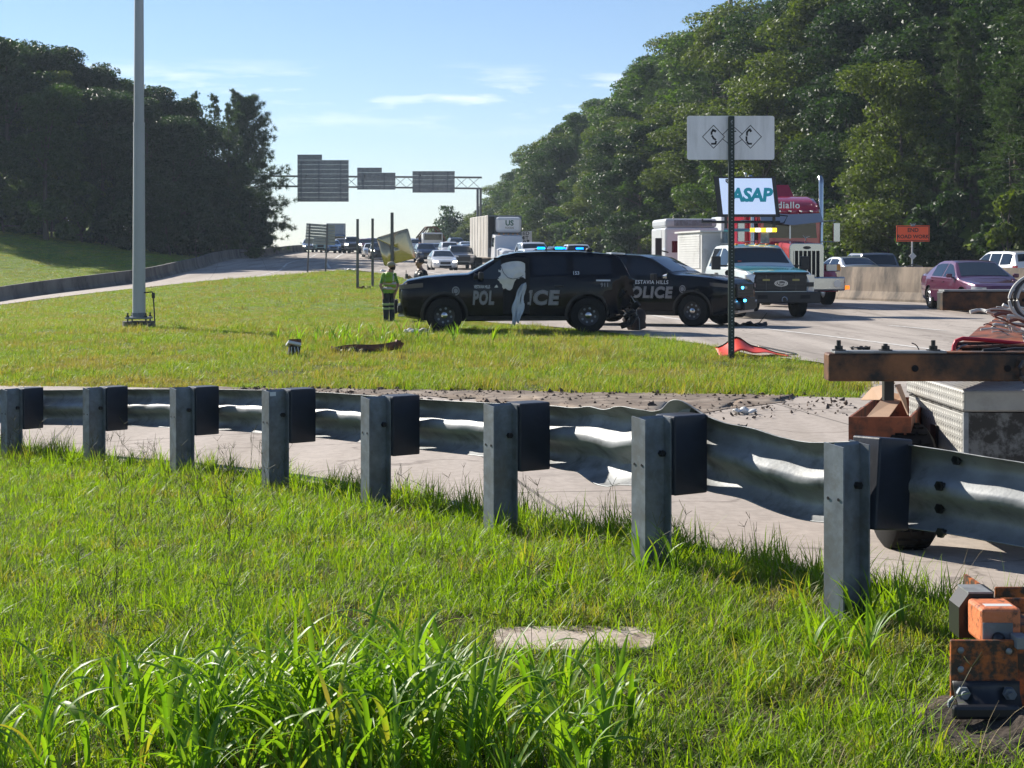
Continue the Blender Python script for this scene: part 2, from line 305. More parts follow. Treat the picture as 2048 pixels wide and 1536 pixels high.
# roads
def road_mat(name, col, dirtc, joint=5.0):
    m, nt, b, n, l = _nt(name); g = n.new('ShaderNodeNewGeometry'); t = n.new('ShaderNodeTexCoord')
    mpn = n.new('ShaderNodeMapping'); mpn.inputs['Rotation'].default_value = (0, 0, R(-10)); mpn.inputs['Scale'].default_value = (1, .06, 1); l.new(g.outputs['Position'], mpn.inputs[0])
    def noise(sc, src, det=6):
        z = n.new('ShaderNodeTexNoise'); z.inputs['Scale'].default_value = sc; z.inputs['Detail'].default_value = det; z.inputs['Roughness'].default_value = .6; l.new(src, z.inputs['Vector']); return z.outputs[0]
    def ramp(f, lo, hi, a, c):
        q = n.new('ShaderNodeMapRange'); q.inputs[1].default_value = lo; q.inputs[2].default_value = hi; q.inputs[3].default_value = a; q.inputs[4].default_value = c; l.new(f, q.inputs[0]); return q.outputs[0]
    x = n.new('ShaderNodeMix'); x.data_type = 'RGBA'; x.inputs[6].default_value = (*col, 1); x.inputs[7].default_value = (*dirtc, 1)
    l.new(ramp(noise(1.3, mpn.outputs[0]), .40, .70, 0, 1), x.inputs[0])
    y = n.new('ShaderNodeMix'); y.data_type = 'RGBA'; y.blend_type = 'MULTIPLY'; y.inputs[0].default_value = 1; l.new(x.outputs[2], y.inputs[6])
    cc = n.new('ShaderNodeCombineColor'); v = ramp(noise(14, g.outputs['Position'], 8), .3, .75, .82, 1.12)
    for k in range(3): l.new(v, cc.inputs[k])
    l.new(cc.outputs[0], y.inputs[7]); 
    mp2 = n.new('ShaderNodeMapping'); mp2.inputs['Rotation'].default_value = (0, 0, R(-10)); l.new(g.outputs['Position'], mp2.inputs[0])
    sx = n.new('ShaderNodeSeparateXYZ'); l.new(mp2.outputs[0], sx.inputs[0])
    def lines(src, step, w, off=0.0):
        a = n.new('ShaderNodeMath'); a.operation = 'ADD'; a.inputs[1].default_value = 1000+off; l.new(src, a.inputs[0])
        d = n.new('ShaderNodeMath'); d.operation = 'MODULO'; d.inputs[1].default_value = step; l.new(a.outputs[0], d.inputs[0])
        c = n.new('ShaderNodeMath'); c.operation = 'LESS_THAN'; c.inputs[1].default_value = w; l.new(d.outputs[0], c.inputs[0]); return c.outputs[0]
    mx = n.new('ShaderNodeMath'); mx.operation = 'MAXIMUM'; l.new(lines(sx.outputs['Y'], joint, .035), mx.inputs[0]); l.new(lines(sx.outputs['X'], 3.7, .03, .8), mx.inputs[1])
    mm = n.new('ShaderNodeMath'); mm.operation = 'MULTIPLY'; mm.inputs[1].default_value = .65; l.new(mx.outputs[0], mm.inputs[0])
    z = n.new('ShaderNodeMix'); z.data_type = 'RGBA'; l.new(mm.outputs[0], z.inputs[0]); l.new(y.outputs[2], z.inputs[6]); z.inputs[7].default_value = (.09,.08,.07,1)
    vz = n.new('ShaderNodeTexVoronoi'); vz.feature = 'DISTANCE_TO_EDGE'; vz.inputs['Scale'].default_value = .33
    wz = n.new('ShaderNodeTexNoise'); wz.inputs['Scale'].default_value = 1.6; wz.inputs['Detail'].default_value = 6; l.new(g.outputs['Position'], wz.inputs['Vector'])
    av = n.new('ShaderNodeMix'); av.data_type = 'RGBA'; av.blend_type = 'ADD'; av.inputs[0].default_value = 1; l.new(g.outputs['Position'], av.inputs[6]); l.new(wz.outputs[1], av.inputs[7]); l.new(av.outputs[2], vz.inputs['Vector'])
    ck = n.new('ShaderNodeMix'); ck.data_type = 'RGBA'; l.new(ramp(vz.outputs['Distance'], .0, .012, .55, 0), ck.inputs[0]); l.new(z.outputs[2], ck.inputs[6]); ck.inputs[7].default_value = (.11,.09,.075,1)
    oil = n.new('ShaderNodeMix'); oil.data_type = 'RGBA'; l.new(ramp(noise(.7, g.outputs['Position'], 8), .60, .78, 0, .6), oil.inputs[0]); l.new(ck.outputs[2], oil.inputs[6]); oil.inputs[7].default_value = (.17,.145,.125,1)
    l.new(oil.outputs[2], b.inputs['Base Color']); b.inputs['Roughness'].default_value = .9; b.inputs['Specular IOR Level'].default_value = .25
    bu = n.new('ShaderNodeBump'); bu.inputs['Strength'].default_value = .25; bu.inputs['Distance'].default_value = .01; l.new(noise(60, g.outputs['Position'], 3), bu.inputs['Height']); l.new(bu.outputs[0], b.inputs['Normal'])
    return m
M['road'] = road_mat('concrete_road', (.44,.385,.335), (.25,.215,.185))
M['ramp'] = road_mat('concrete_ramp', (.44,.38,.33), (.33,.28,.235))
def strip(name, stations, left, right, n, mt, lift=.03, sub=3, lab=None):
    L = np.array(left, float); Rr = np.array(right, float); k = len(L); t = np.linspace(0, k-1, (k-1)*sub+1)
    f = lambda A: np.stack([np.interp(t, np.arange(k), A[:,i]) for i in (0,1)], 1)
    L, Rr = f(L), f(Rr); u = np.linspace(0, 1, n)[None,:,None]
    P = L[:,None]*(1-u)+Rr[:,None]*u
    return tag(sheet(name, P[...,0], P[...,1], hz(P[...,0], P[...,1])+lift, mt), lab, None, kind='structure')
def wob(pts, sub, amp, seed):
    pts = np.array(pts, float); k = len(pts); t = np.linspace(0, k-1, (k-1)*sub+1); r = np.random.default_rng(seed)
    o = np.stack([np.interp(t, np.arange(k), pts[:,i]) for i in (0,1)], 1); o += r.normal(0, amp, o.shape); return o
ISL_NEAR = [(-12,25),(-6.8,20.5),(-2,19.1),(2.14,17.6),(3.85,17.0)]             # island edge along the near ramp
HWY_L = [(3.85,17.0),(4.7,20),(4.62,23.2),(3.87,25),(3.46,28.3),(2.42,31.5),(1.1,36),(-.5,40.5),(-2.3,52),(-3.5,63),(-4.75,75),(-7.0,86),(-10.4,99)]
ISL_FAR = [(-38,62),(-30,66),(-23.3,70),(-18.1,77),(-14.6,86),(-13.1,95),(-10.4,99)]
LBAR = [(-47,74),(-36,76.5),(-26.6,80),(-23.7,84.5),(-22.0,90),(-22.4,99.3)]
LBAR2 = [(-22.4,99.3),(-23.2,114),(-25.5,150),(-23.6,175),(-25,200),(-30,240),(-38,300)]
hl = HWY_L+[(-22.4,99.3)]+LBAR2[1:]
hr = [(9.5+edge_x(y)-1.5-9.5 if y > 30 else 26, y) for (_, y) in hl]
strip('highway', None, hl, hr, 22, M['road'], sub=4, lab='pale concrete highway climbing to the crest')
nl = [(-14.5,22.3),(-9.3,17.8),(-4.75,14.4),(-2.75,12.4),(-1.0,10.3),(.35,8.6),(1.3,7.2),(2.0,6.35),(2.9,5.2),(5,2.5),(8,-3)]
nf = [(-12,25),(-9.4,22.7),(-6.8,20.5),(-4.4,19.8),(-2,19.1),(.1,18.3),(2.14,17.6),(3.85,17.0),(6,14.5),(10,10),(16,2)]
strip('ramp', None, nl, nf, 26, M['ramp'], sub=8, lift=.025, lab='concrete slip ramp just beyond the guardrail')
strip('exit_ramp', None, LBAR, [(-38,62),(-30,66),(-21,73.5),(-18.1,77),(-14.6,86),(-10.5,99.1)], 10, M['ramp'], sub=8, lift=.028, lab='exit ramp curving off to the left')
hl2 = [(3.86,17.02),(6.02,14.5),(10.02,10.0),(16.02,2)]
strip('highway_lane', None, hl2, [(26,17),(26,14.5),(26,10),(26,2)], 14, M['road'], sub=6, lab='near lane of the highway')
# painted lines
M['line'] = mat('worn_white_line', (.62,.60,.56), .8, dirt=(.42,.37,.32), dscale=8, dlo=.48, dhi=.6)
def line(pts, w, name='lane_line', lift=.036, sub=10):
    P = np.array(pts, float); k = len(P); t = np.linspace(0, k-1, (k-1)*sub+1)
    C = np.stack([np.interp(t, np.arange(k), P[:,i]) for i in (0,1)], 1); T = np.gradient(C, axis=0); T /= np.linalg.norm(T, axis=1)[:,None]
    N = np.stack([T[:,1], -T[:,0]], 1)*w/2
    X = np.stack([C[:,0]-N[:,0], C[:,0]+N[:,0]], 1); Y = np.stack([C[:,1]-N[:,1], C[:,1]+N[:,1]], 1)
    return tag(sheet(name, X, Y, hz(X, Y)+lift, M['line']), None, None, kind='structure')
line([(10.6,8),(8.7,19),(7.34,26.4),(5.96,34.2),(4.0,45),(1.7,58),(-1.2,75),(-6.4,98)], .16)
line([(-8.6,97),(-13,112),(-17,140),(-19,175)], .2)
line([(-16.6,82),(-14.9,90),(-15.6,100),(-19,130),(-21,165)], .16)
for off in (3.7, 7.4):
    for k in range(0, 14):
        y0 = 22+k*12.2; f = lambda y: np.interp(y, [8,19,26.4,34.2,45,58,75,98,180], [10.6,8.7,7.34,5.96,4.0,1.7,-1.2,-6.4,-17.5])+off*(1 if y < 90 else 1-.0*(y-90))
        if barrier_x(y0+3)-f(y0+3) > 1: line([(f(y0), y0), (f(y0+3), y0+3)], .13, sub=4)
# dirt washed over the far edge of the near ramp
M['dirt'] = mat('dry_dirt', (.15,.11,.08), .95, var=.35, vscale=5, bump=.6, bscale=12, dirt=(.27,.215,.165), dscale=2.2, dlo=.48, dhi=.62)
dl = wob([(-4.6,19.85),(-2.4,19.3),(-.6,18.75),(1.2,18.0),(2.6,17.55),(3.2,17.3)], 10, .05, 3)
dr = wob([(-4.5,19.6),(-2.2,18.75),(-.45,17.5),(.9,15.9),(2.1,15.6),(3.1,17.0)], 10, .13, 4)
u = np.linspace(0, 1, 9)[None,:,None]; P = dl[:,None]*(1-u)+dr[:,None]*u
tag(sheet('dirt_patch', P[...,0], P[...,1], hz(P[...,0], P[...,1])+.031+.012*np.sin(np.pi*u[...,0]), M['dirt']), 'brown dirt washed along the ramp edge', None, kind='structure')
# concrete pad sunk in the lawn
pc = ground_pt(1155, 5.88)
b = MB(); b.prism([(-.33,-.16),(-.31,-.05),(-.33,.08),(-.29,.17),(-.14,.185),(.02,.20),(.17,.18),(.30,.18),(.315,.06),(.34,-.04),(.26,-.15),(.1,-.17),(-.05,-.185),(-.2,-.175)], lambda u, v, t: (u, v, t), .05)
o = b.build('concrete_pad', mat('pad_concrete', (.46,.38,.31), .9, var=.15, vscale=9, bump=.3, bscale=50, dirt=(.25,.19,.14), dscale=7, dlo=.5, dhi=.62), None, bevel=.008)
o.location = (pc.x, pc.y, pc.z-.042); tag(o, 'bare tan concrete pad sunk in the lawn beside tall grass', 'concrete pad')
# ------------------------------------------------------------------ concrete barriers: one wall each, cast segments as parts
JERSEY = [(-.30,0),(-.30,.08),(-.17,.33),(-.09,.98),(.09,.98),(.17,.33),(.30,.08),(.30,0)]
def barrier(name, label, pts, h, seglen, mt, gap=.025, prof=JERSEY):
    pts = np.array(pts, float); dd = np.r_[0, np.cumsum(np.linalg.norm(np.diff(pts, axis=0), axis=1))]
    root = thing(name, label, 'concrete barrier', (pts[0,0], pts[0,1], 0)); s = 0
    while s < dd[-1]-.5:
        e = min(s+seglen, dd[-1]); a = np.linspace(s, e-gap, 5); b = MB(); G = []
        jig = random.uniform(-.012, .012)
        for q in a:
            x, y = np.interp(q, dd, pts[:,0]), np.interp(q, dd, pts[:,1]); x2, y2 = np.interp(q+.5, dd, pts[:,0]), np.interp(q+.5, dd, pts[:,1]); x1, y1 = np.interp(q-.5, dd, pts[:,0]), np.interp(q-.5, dd, pts[:,1])
            t = Vector((x2-x1, y2-y1, 0)).normalized(); nn = Vector((t.y, -t.x, 0)); z = hz1(x, y)-.02
            G.append([Vector((x-pts[0,0], y-pts[0,1], z))+nn*(w+jig)+Vector((0,0,v*h/.98)) for w, v in prof])
        b.grid(G); b.f += [tuple(range(7,-1,-1)), tuple(range(4*8, 5*8))]; b.m += [0,0]
        b.build('segment', mt, root, bevel=0)
        s = e
    return root
JERSEY = [(-.30,0),(-.30,.08),(-.17,.33),(-.09,.98),(.09,.98),(.17,.33),(.30,.08),(.30,0)]
barrier('concrete_barrier', 'dark stained concrete barrier curving along the left exit ramp', LBAR[:-1]+LBAR2[:4], .82, 3.0, M['conc_dark'])
yy = np.array([36,42,48,53,57.7,62,75,95,110,140,180,230]); 
TALL = [(-.36,0),(-.36,.10),(-.22,.30),(-.2,.55),(-.14,.56),(-.12,.98),(.12,.98),(.14,.56),(.22,.3),(.36,0)][:4]+[(-.12,.98),(.12,.98),(.22,.3),(.36,0)]
barrier('concrete_barrier', 'tall tan concrete median wall behind the purple sedan', [(wall_x(y), y) for y in yy], 1.27, 6.0, M['conc'], gap=.02, prof=TALL)
# ------------------------------------------------------------------ guardrail
POSTS = [(1.35,6.2,.754),(.653,7.2,.758),(-.062,8.4,.705),(-.845,9.55,.642),(-1.63,10.6,.596),(-2.53,11.8,.512),(-3.53,13.0,.412),(-4.52,13.9,.326)]   # x, y, top z
EXT = [(2.75,4.2,.70),(2.05,5.2,.735)]+POSTS+[(-5.6,14.9,.25),(-6.7,15.8,.15)]
gr = thing('guardrail', 'galvanised steel guardrail with dark blockouts, buckled between its posts', 'guardrail', (0,0,0))
def ntan(i):
    a, c = EXT[max(i-1,0)], EXT[min(i+1,len(EXT)-1)]; t = Vector((c[0]-a[0], c[1]-a[1], 0)).normalized(); return t, Vector((-t.y, t.x, 0))*-1   # tangent to far-left, normal to road
rails = []
for i, (x, y, zt) in enumerate(EXT):
    t, n = ntan(i); p = Vector((x, y, 0)); rails.append((p+n*(.075+.205+.004), zt-.178, t, n))
    if not 2 <= i <= 9: continue
    base = hz1(x, y)-.12
    b = MB()
    def P(u, v, z): return p+t*u+n*v+Vector((0,0,z))
    tw = .052
    sl = 0.0
    for (u0, u1, v0, v1) in ((-tw, tw, -.078, -.070), (-tw, tw, .070, .078), (-.004, .004, -.070, .070)):
        b.prism([(u0,v0),(u1,v0),(u1,v1),(u0,v1)], lambda u, v, q: P(u, v, base if q == 0 else zt+(.012 if u > 0 else 0)), 1)
    po = b.build('post', M['galv_post'], gr, fix=True)
    for du in (-.028, .028):
        h = MB(); c0 = P(du, -.0795, zt-.21); h.tube([c0, c0-n*.001], .007, 8); h.build('bolt_hole', M['dark_void'], po)
    k = MB(); c0 = P(.006, .02, zt-.17)
    for dv in (.0,): k.tube([P(.004, .05, zt-.165), P(.03, .05, zt-.165)], .011, 6); k.tube([P(.03, .05, zt-.165), P(.042, .05, zt-.165)], .018, 6)
    k.tube([P(-.004, .05, zt-.165), P(-.026, .05, zt-.165)], .016, 6)
    k.build('bolt', M['steel_black'], po)
    if i == 6:
        k = MB(); k.prism([(-.03,-.028),(.03,-.028),(.03,.0),(-.03,.0)], lambda u, v, q: P(-.0055-q, u-.03, zt+v-.004), .001); k.build('reflector', M['white'], po, fix=True)
    # blockout
    hb = .372; b = MB(); tilt = 0.10 if i == 2 else random.uniform(-.012, .012); dz = -.012 if i == 2 else .012
    cc = P(0, .178, zt+dz-hb/2); rot = Matrix((t, n, Vector((0,0,1)))).transposed() @ Euler((0 if i != 2 else -.11, tilt*.3, 0)).to_matrix()
    b.box(cc+(Vector((0,0,.03))+n*.02 if i == 2 else Vector((0,0,0))), (.150, .198, hb), rot); bo = b.build('blockout', M['blockout'], gr, bevel=.008)

W = [(0,.158),(.012,.157),(.045,.138),(.078,.118),(.083,.098),(.078,.078),(.045,.05),(.006,.022),(0,.010),(0,-.010),(.006,-.022),(.045,-.05),(.078,-.078),(.083,-.098),(.078,-.118),(.045,-.138),(.012,-.157),(0,-.158)]
RP = [r[0] for r in rails]; RZ = [r[1] for r in rails]
def cr(A, s):
    i = int(min(max(math.floor(s), 0), len(A)-2)); f = s-i; a0, a1, a2, a3 = A[max(i-1,0)], A[i], A[i+1], A[min(i+2,len(A)-1)]
    return a1+(a2-a0)*(.5*f)+(a0*2-a1*5+a2*4-a3)*(.5*f*f)+(a1*3-a0-a2*3+a3)*(.5*f*f*f)
def bump_(s, c, w): return math.exp(-((s-c)/w)**2)
def tri(x): return 2*abs((x/math.pi) % 2-1)-1
def rail_sec(s):
    """position and section of the beam at post coordinate s (2 = nearest post, 3 = next ...), with the crash damage between posts 2 and 4"""
    p = cr(RP, s); z = cr(RZ, s); d = .02; t = (cr(RP, min(s+d, len(RP)-1.001))-cr(RP, max(s-d, 0))).normalized(); n = Vector((t.y, -t.x, 0))
    dmg = bump_(s, 3.3, .52)
    dz = .055*bump_(s, 3.1, .13)+.012*math.sin(s*19)*bump_(s, 3.5, .3)-.055*bump_(s, 2.45, .3)
    hs = 1+.13*dmg+.10*bump_(s, 2.2, .5)
    out = []
    for j, (dd, zz) in enumerate(W):
        q = zz*hs; push = dd
        if zz > .1: q += dmg*(.015*tri(s*14+1)+.005*math.sin(s*31)); push += dmg*.012*tri(s*12)
        if zz < -.1:
            k = bump_(s, 3.45, .33); push -= .085*k*(abs(zz)-.08)/.078; q -= .03*k
            q += dmg*.014*tri(s*13+2)
        push += dmg*.012*math.sin(s*9+zz*22)+.0035*tri(s*25+zz*40)-.05*bump_(s, 3.12, .1)*(zz > .03)
        push -= .045*bump_(s, 3.55, .3)*(1-abs(zz)/.16)*.4
        out.append(p+n*push+Vector((0,0,z+dz+q)))
    return out
def rail(s0, s1, nseg, off=0):
    b = MB(); b.grid([rail_sec(s0+(s1-s0)*k/nseg) for k in range(nseg+1)])
    if off: b.v = [tuple(Vector(v)+Vector((.5,.35,0))*off) for v in b.v]
    return b.build('rail', M['galv'], gr, smooth=50, solid=.004)
rail(0.02, 4.12, 260); rail(3.9, 8.1, 240, .008); rail(7.9, 10.95, 160, .016)
for s, j in ((1.78,3),(1.80,7),(1.85,12),(1.80,16),(3.05,3)):
    if 1:
        q = rail_sec(s)[j]; t, n = ntan(2); b = MB(); b.tube([q-n*.028, q+n*.006], .013, 6); b.tube([q-n*.028, q-n*.014], .021, 6); b.build('splice_bolt', M['steel_black'], gr, smooth=30)
b = MB(); q = rail_sec(3.22)[5]-Vector((0,0,.02)); t, n = ntan(3)        # torn shiny patch beside the second post
for k in range(26):
    c = q+t*random.uniform(-.02,.26)-n*random.uniform(.0,.02)+Vector((0,0,random.uniform(-.05,.02))); a = random.uniform(.01,.03)
    b.add([c, c+Vector((random.uniform(-a,a),random.uniform(-a,a)*.5,a)), c+Vector((a*1.3,random.uniform(-a,0),random.uniform(-a,a)))], [(0,1,2)])
b.build('torn_metal', M['alloy'], gr, solid=.002)['kind'] = 'stuff'
# ------------------------------------------------------------------ tall light pole
p = ground_pt(278, 34.0); lp = thing('light_pole', 'tall grey steel light pole on a bolted concrete base', 'light pole', (p.x, p.y, p.z-.03))
M['pole'] = mat('weathered_pole_steel', (.42,.43,.45), .6, .3, var=.12, vscale=1.5, dirt=(.2,.15,.12), dscale=2.2, dlo=.6, dhi=.8, stretch=(1,1,.2))
b = MB(); b.tube([(0,0,.3),(0,0,4.55)], [.142,.122], 14); b.build('shaft', M['pole'], lp, smooth=40)
b = MB(); b.tube([(0,0,4.53),(0,0,11.5)], [.113,.082], 14); b.build('shaft', M['pole'], lp, smooth=40)
b = MB(); b.tube([(0,0,4.49),(0,0,4.56)], .127, 14); b.build('collar', M['pole'], lp, smooth=40)
b = MB(); b.tube([(0,0,-.25),(0,0,.17)], .36, 16); b.build('concrete_base', M['conc_dark'], lp, smooth=40)
b = MB(); b.box((0,0,.245), (.5,.5,.04)); b.tube([(0,0,.25),(0,0,.36)], .155, 14); b.build('base_plate', M['galv_post'], lp)
for sx in (-1,1):
    for sy in (-1,1):
        b = MB(); b.tube([(sx*.2,sy*.2,.15),(sx*.2,sy*.2,.36)], .018, 6); b.tube([(sx*.2,sy*.2,.265),(sx*.2,sy*.2,.3)], .035, 6); b.build('anchor_bolt', M['steel_black'], lp)
b = MB(); b.tube([(.12,-.05,.80),(.30,-.05,.82),(.33,-.05,.72),(.36,-.05,.18)], .016, 6); b.box((.33,-.05,.74), (.06,.06,.12)); b.build('hand_crank', M['steel_black'], lp)
# ------------------------------------------------------------------ signs seen from behind
def I_post(b, x, z0, z1, w=.1, y=0): b.bb((x-w/2, y, z0), (x+w/2, y+.006, z1)); b.bb((x-w/2, y+.094, z0), (x+w/2, y+.1, z1)); b.bb((x-.003, y+.006, z0), (x+.003, y+.094, z1))
def plank_panel(root, x0, x1, z0, z1, y, ph, steps=()):
    n = max(1, round((z1-z0)/ph)); h = (z1-z0)/n
    for k in range(n):
        b = MB(); a = z0+k*h; b.bb((x0, y, a+.012), (x1, y+.03, a+h-.012)); b.bb((x0, y-.035, a+.0), (x1, y, a+.03))
        b.build('plank', M['sign_back'], root)
GY_ = 165.0; s = F/GY_
gp = lambda px, py: (at(px, py, GY_).x, at(px, py, GY_).z)
gxl, gz0 = gp(521, 503); gxr, _ = gp(960, 503)
gan = thing('sign_gantry', 'steel truss sign gantry spanning the far carriageway', 'sign gantry', (0, GY_, 0))
M['gantry'] = mat('gantry_steel', (.24,.245,.25), .6, .3)
zb, zt_ = gp(521, 372)[1], gp(521, 352)[1]; zbr, ztr = gp(960, 377)[1], gp(960, 355)[1]
b = MB(); b.tube([(gxl+.1,0,hz1(gxl,GY_)-.3),(gxl+.1,0,zb)], .17, 10); b.build('column', M['gantry'], gan, smooth=40)
b = MB()
for dy in (-.5,.5): b.tube([(gxr+dy*.3-.1,dy,hz1(gxr,GY_)-.3),(gxr+dy*.3-.1,dy,zbr)], .14, 10)
b.build('column', M['gantry'], gan, smooth=40)
for (za, zb2) in ((zb, zbr), (zt_, ztr)):
    for dy in (-.55,.55): b = MB(); b.tube([(gxl-.2,dy,za),(gxr+.2,dy,zb2)], .075, 8); b.build('chord', M['gantry'], gan, smooth=40)
nb = 18
for k in range(nb):
    for q in (0,1):
        f0, f1 = k/nb, (k+1)/nb; xa, xb = gxl+(gxr-gxl)*f0, gxl+(gxr-gxl)*f1
        la, ua = zb+(zbr-zb)*f0, zt_+(ztr-zt_)*f0; lb, ub = zb+(zbr-zb)*f1, zt_+(ztr-zt_)*f1
        b = MB(); b.tube([(xa,-.55,la if q else ua),(xb,-.55,ub if q else lb)], .028, 5, cap=False); b.build('brace', M['gantry'], gan)
for (name, lab, rects, ybr) in (
   ('sign', 'largest overhead sign back with a raised left tab, leftmost on the gantry', [(597,699,321,404),(597,646,310,321)], (605,640,683)),
   ('sign', 'small overhead sign back with a left tab, middle of the gantry', [(716,792,346,380),(716,765,336,346)], (728,770)),
   ('sign', 'plain oblong overhead sign back, rightmost on the gantry', [(826,910,343,386)], (840,867,896))):
    r0 = rects[0]; c = gp((r0[0]+r0[1])/2, r0[3]); sg = thing('overhead_sign', lab, 'road sign', (c[0], GY_-.95, c[1]), 0, 'overhead sign backs on the gantry')
    for (a0, a1, b0, b1) in rects:
        x0, z1 = gp(a0, b0); x1, z0 = gp(a1, b1); plank_panel(sg, x0-c[0], x1-c[0], z0-c[1], z1-c[1], .1, .5)
    for px in ybr:
        x_, z1 = gp(px, r0[2]); z0 = gp(px, r0[3])[1]; b = MB(); I_post(b, x_-c[0], z0-c[1]+.1, z1-c[1]-.05, .16, -.05); b.build('bracket', M['gantry'], sg)
    b = MB(); x_, z_ = gp(r0[0]+.1*(r0[1]-r0[0]), 356); b.tube([(x_-c[0],.45,z_-c[1]-.4),(x_-c[0]+.5,-.02,z_-c[1]+.3)], .05, 6); b.build('strut', M['galv'], sg)
# exit gore sign
Y = 95; p0, p1 = at(617, 546, Y), at(656, 544, Y)
eg = thing('gore_sign', 'slatted back of an exit sign on two posts', 'road sign', (p0.x, Y, hz1(p0.x, Y)))
fx = lambda px: at(px, 0, Y).x-p0.x; fz = lambda py: at(0, py, Y).z-hz1(p0.x, Y)
n = 7
for k in range(n):
    b = MB(); f0, f1 = k/n, (k+1)/n
    xl0, xl1 = 610+(613-610)*f0, 610+(613-610)*f1
    lo0, lo1 = 487+(446-487)*f0, 487+(446-487)*f1; ro0, ro1 = 491+(450-491)*f0, 491+(450-491)*f1
    V = [(fx(xl0),0,fz(lo0)+.012),(fx(670),0,fz(ro0)+.012),(fx(670),0,fz(ro1)-.012),(fx(xl1),0,fz(lo1)-.012)]
    b.add(V+[(a,.04,c) for a,_,c in V], [(0,1,2,3),(7,6,5,4),(0,4,5,1),(1,5,6,2),(2,6,7,3),(3,7,4,0)]); b.bb((fx(xl0)+.02,-.04,fz(lo0)+.0), (fx(669),0,fz(lo0)+.035)); b.build('plank', M['sign_back'], eg)
for (xt, xb_, yb) in ((620,615,546),(655,651,544)):
    b = MB(); b.tube([(fx(xt),-.09,fz(448)),(fx(xb_),-.09,fz(yb)-.3)], .055, 6); b.build('post', M['post_steel'], eg)
def u_post(name, px, py0, py1, Y, label, group=None, wid=.09, dep=.045):
    x = (px-1024)*Y/F; zb = hz1(x, Y); zt = at(px, py0, Y).z
    r = thing(name, label, 'post', (x, Y, zb-.15), 0, group); h = zt-zb+.15; b = MB(); w = wid/2
    b.bb((-w*.55,0,0),(w*.55,.006,h)); b.bb((-w*.62,0.003,0),(-w*.5,dep,h)); b.bb((w*.5,.003,0),(w*.62,dep,h)); b.bb((-w,dep-.006,0),(-w*.62,dep,h)); b.bb((w*.62,dep-.006,0),(w,dep,h))
    b.build('channel', M['post_steel'], r)
    return r, zb, h
u_post('bare_post', 715, 438, 578, 70, 'bare brown sign post, left one of the pair without a sign', 'bare sign posts', .12)
u_post('bare_post', 745, 437, 575, 72, 'bare brown sign post just left of the tilted diamond sign', 'bare sign posts', .12)
# tilted diamond sign
Y = 58; pp, zb, h = u_post('diamond_sign', 784, 425, 600, Y, 'silver back of a diamond warning sign knocked askew on its post', None, .12)
pp['category'] = 'road sign'
M['alu'] = mat('reflection_tinted_aluminium', (.60,.47,.28), .25, .8, var=.06, vscale=2)  # tan tint: mirrored dry grass is put into the metal's colour
P4 = [at(752,475,Y), at(815,456,Y), at(832,516,Y), at(768,533,Y)]; P4 = [v-pp.location for v in P4]
c = sum(P4, Vector())/4; poly = []
for i in range(4):
    a, q, d = P4[i], P4[(i+1)%4], P4[i-1]
    for t in (0, .5, 1):
        e0 = a+(d-a).normalized()*.07; e1 = a+(q-a).normalized()*.07; poly.append((e0*(1-t)**2+a*(2*t*(1-t))+e1*t*t))
def bend(v): r = (v.x-c.x)*.55+(v.z-c.z)*.2; return Vector((v.x, .14+.05*r*r-.05*(v.x-c.x)-.015*(v.z-c.z)+.17*(v.z-c.z)**2, v.z))
b = MB(); G = []
for rr in (1, .75, .5, .25, .001): G.append([bend(c+(v-c)*rr) for v in poly]+[bend(c+(poly[0]-c)*rr)])
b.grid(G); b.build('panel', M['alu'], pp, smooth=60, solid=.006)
b = MB(); b.tube([(0,-.01,c.z+.25),(0,.2,c.z+.25)], .02, 6); b.build('bolt', M['steel_black'], pp)
# small far diamond sign by the trees
Y = 190; q = at(536, 475, Y); ds = thing('diamond_sign', 'tiny far diamond sign back on twin posts under the pine branches', 'road sign', (q.x, Y, hz1(q.x, Y)))
zz = q.z-hz1(q.x, Y); b = MB(); b.prism([(-.75,0),(0,-.75),(.75,0),(0,.75)], lambda u, v, t: (u, -t, zz+v), .03); b.build('panel', M['sign_back'], ds)
for dx in (-.25,.25): b = MB(); b.tube([(dx,.05,-.3),(dx,.05,zz)], .05, 6); b.build('post', M['post_steel'], ds)
# near white sign with stencilled diamonds
Y = 24.0; x = (1463-1024)*Y/F; zb = hz1(x, Y); ws = thing('stencilled_sign', 'white sign back with stencilled diamonds on a perforated green post', 'road sign', (x, Y, zb-.2))
sc = Y/F; ztop = at(0,232,Y).z-zb+.2
M['green_post'] = mat('dark_green_post_steel', (.022,.035,.030), .5, .2, var=.25, vscale=6)
M['hole'] = mat('pale_punched_hole', (.45,.5,.55), .6)
b = MB(); w = .034*1.4
b.bb((-w,0,0),(w,.05,ztop)); b.build('post', M['green_post'], ws, bevel=.004)
b = MB(); z = .35
while z < ztop-.03: b.tube([(.008,-.001,z),(.008,-.0025,z)], .0075, 6); z += .052
b.build('punched_holes', M['hole'], ws)['kind'] = 'stuff'
bx0, bx1, bz0, bz1 = (1375-1463)*sc, (1550-1463)*sc, at(0,319,Y).z-zb+.2, at(0,231,Y).z-zb+.2
b = MB(); r = .035; poly = []
for (cx, cz, a0) in ((bx1-r,bz1-r,0),(bx0+r,bz1-r,90),(bx0+r,bz0+r,180),(bx1-r,bz0+r,270)):
    for k in range(5): a = R(a0+22.5*k); poly.append((cx+r*math.cos(a), cz+r*math.sin(a)))
b.prism(poly, lambda u, v, t: (u, .055+t-.02*v*0, v), .005)
b.build('panel', mat('weathered_white_sign', (.80,.81,.82), .55, 0, var=.08, vscale=2.5, dirt=(.62,.63,.63), dscale=1.6, dlo=.5, dhi=.7, stretch=(2.5,1,.4)), ws, fix=True)
Dm = lambda px, py: ((px-1463)*sc, at(0, py, Y).z-zb+.2)
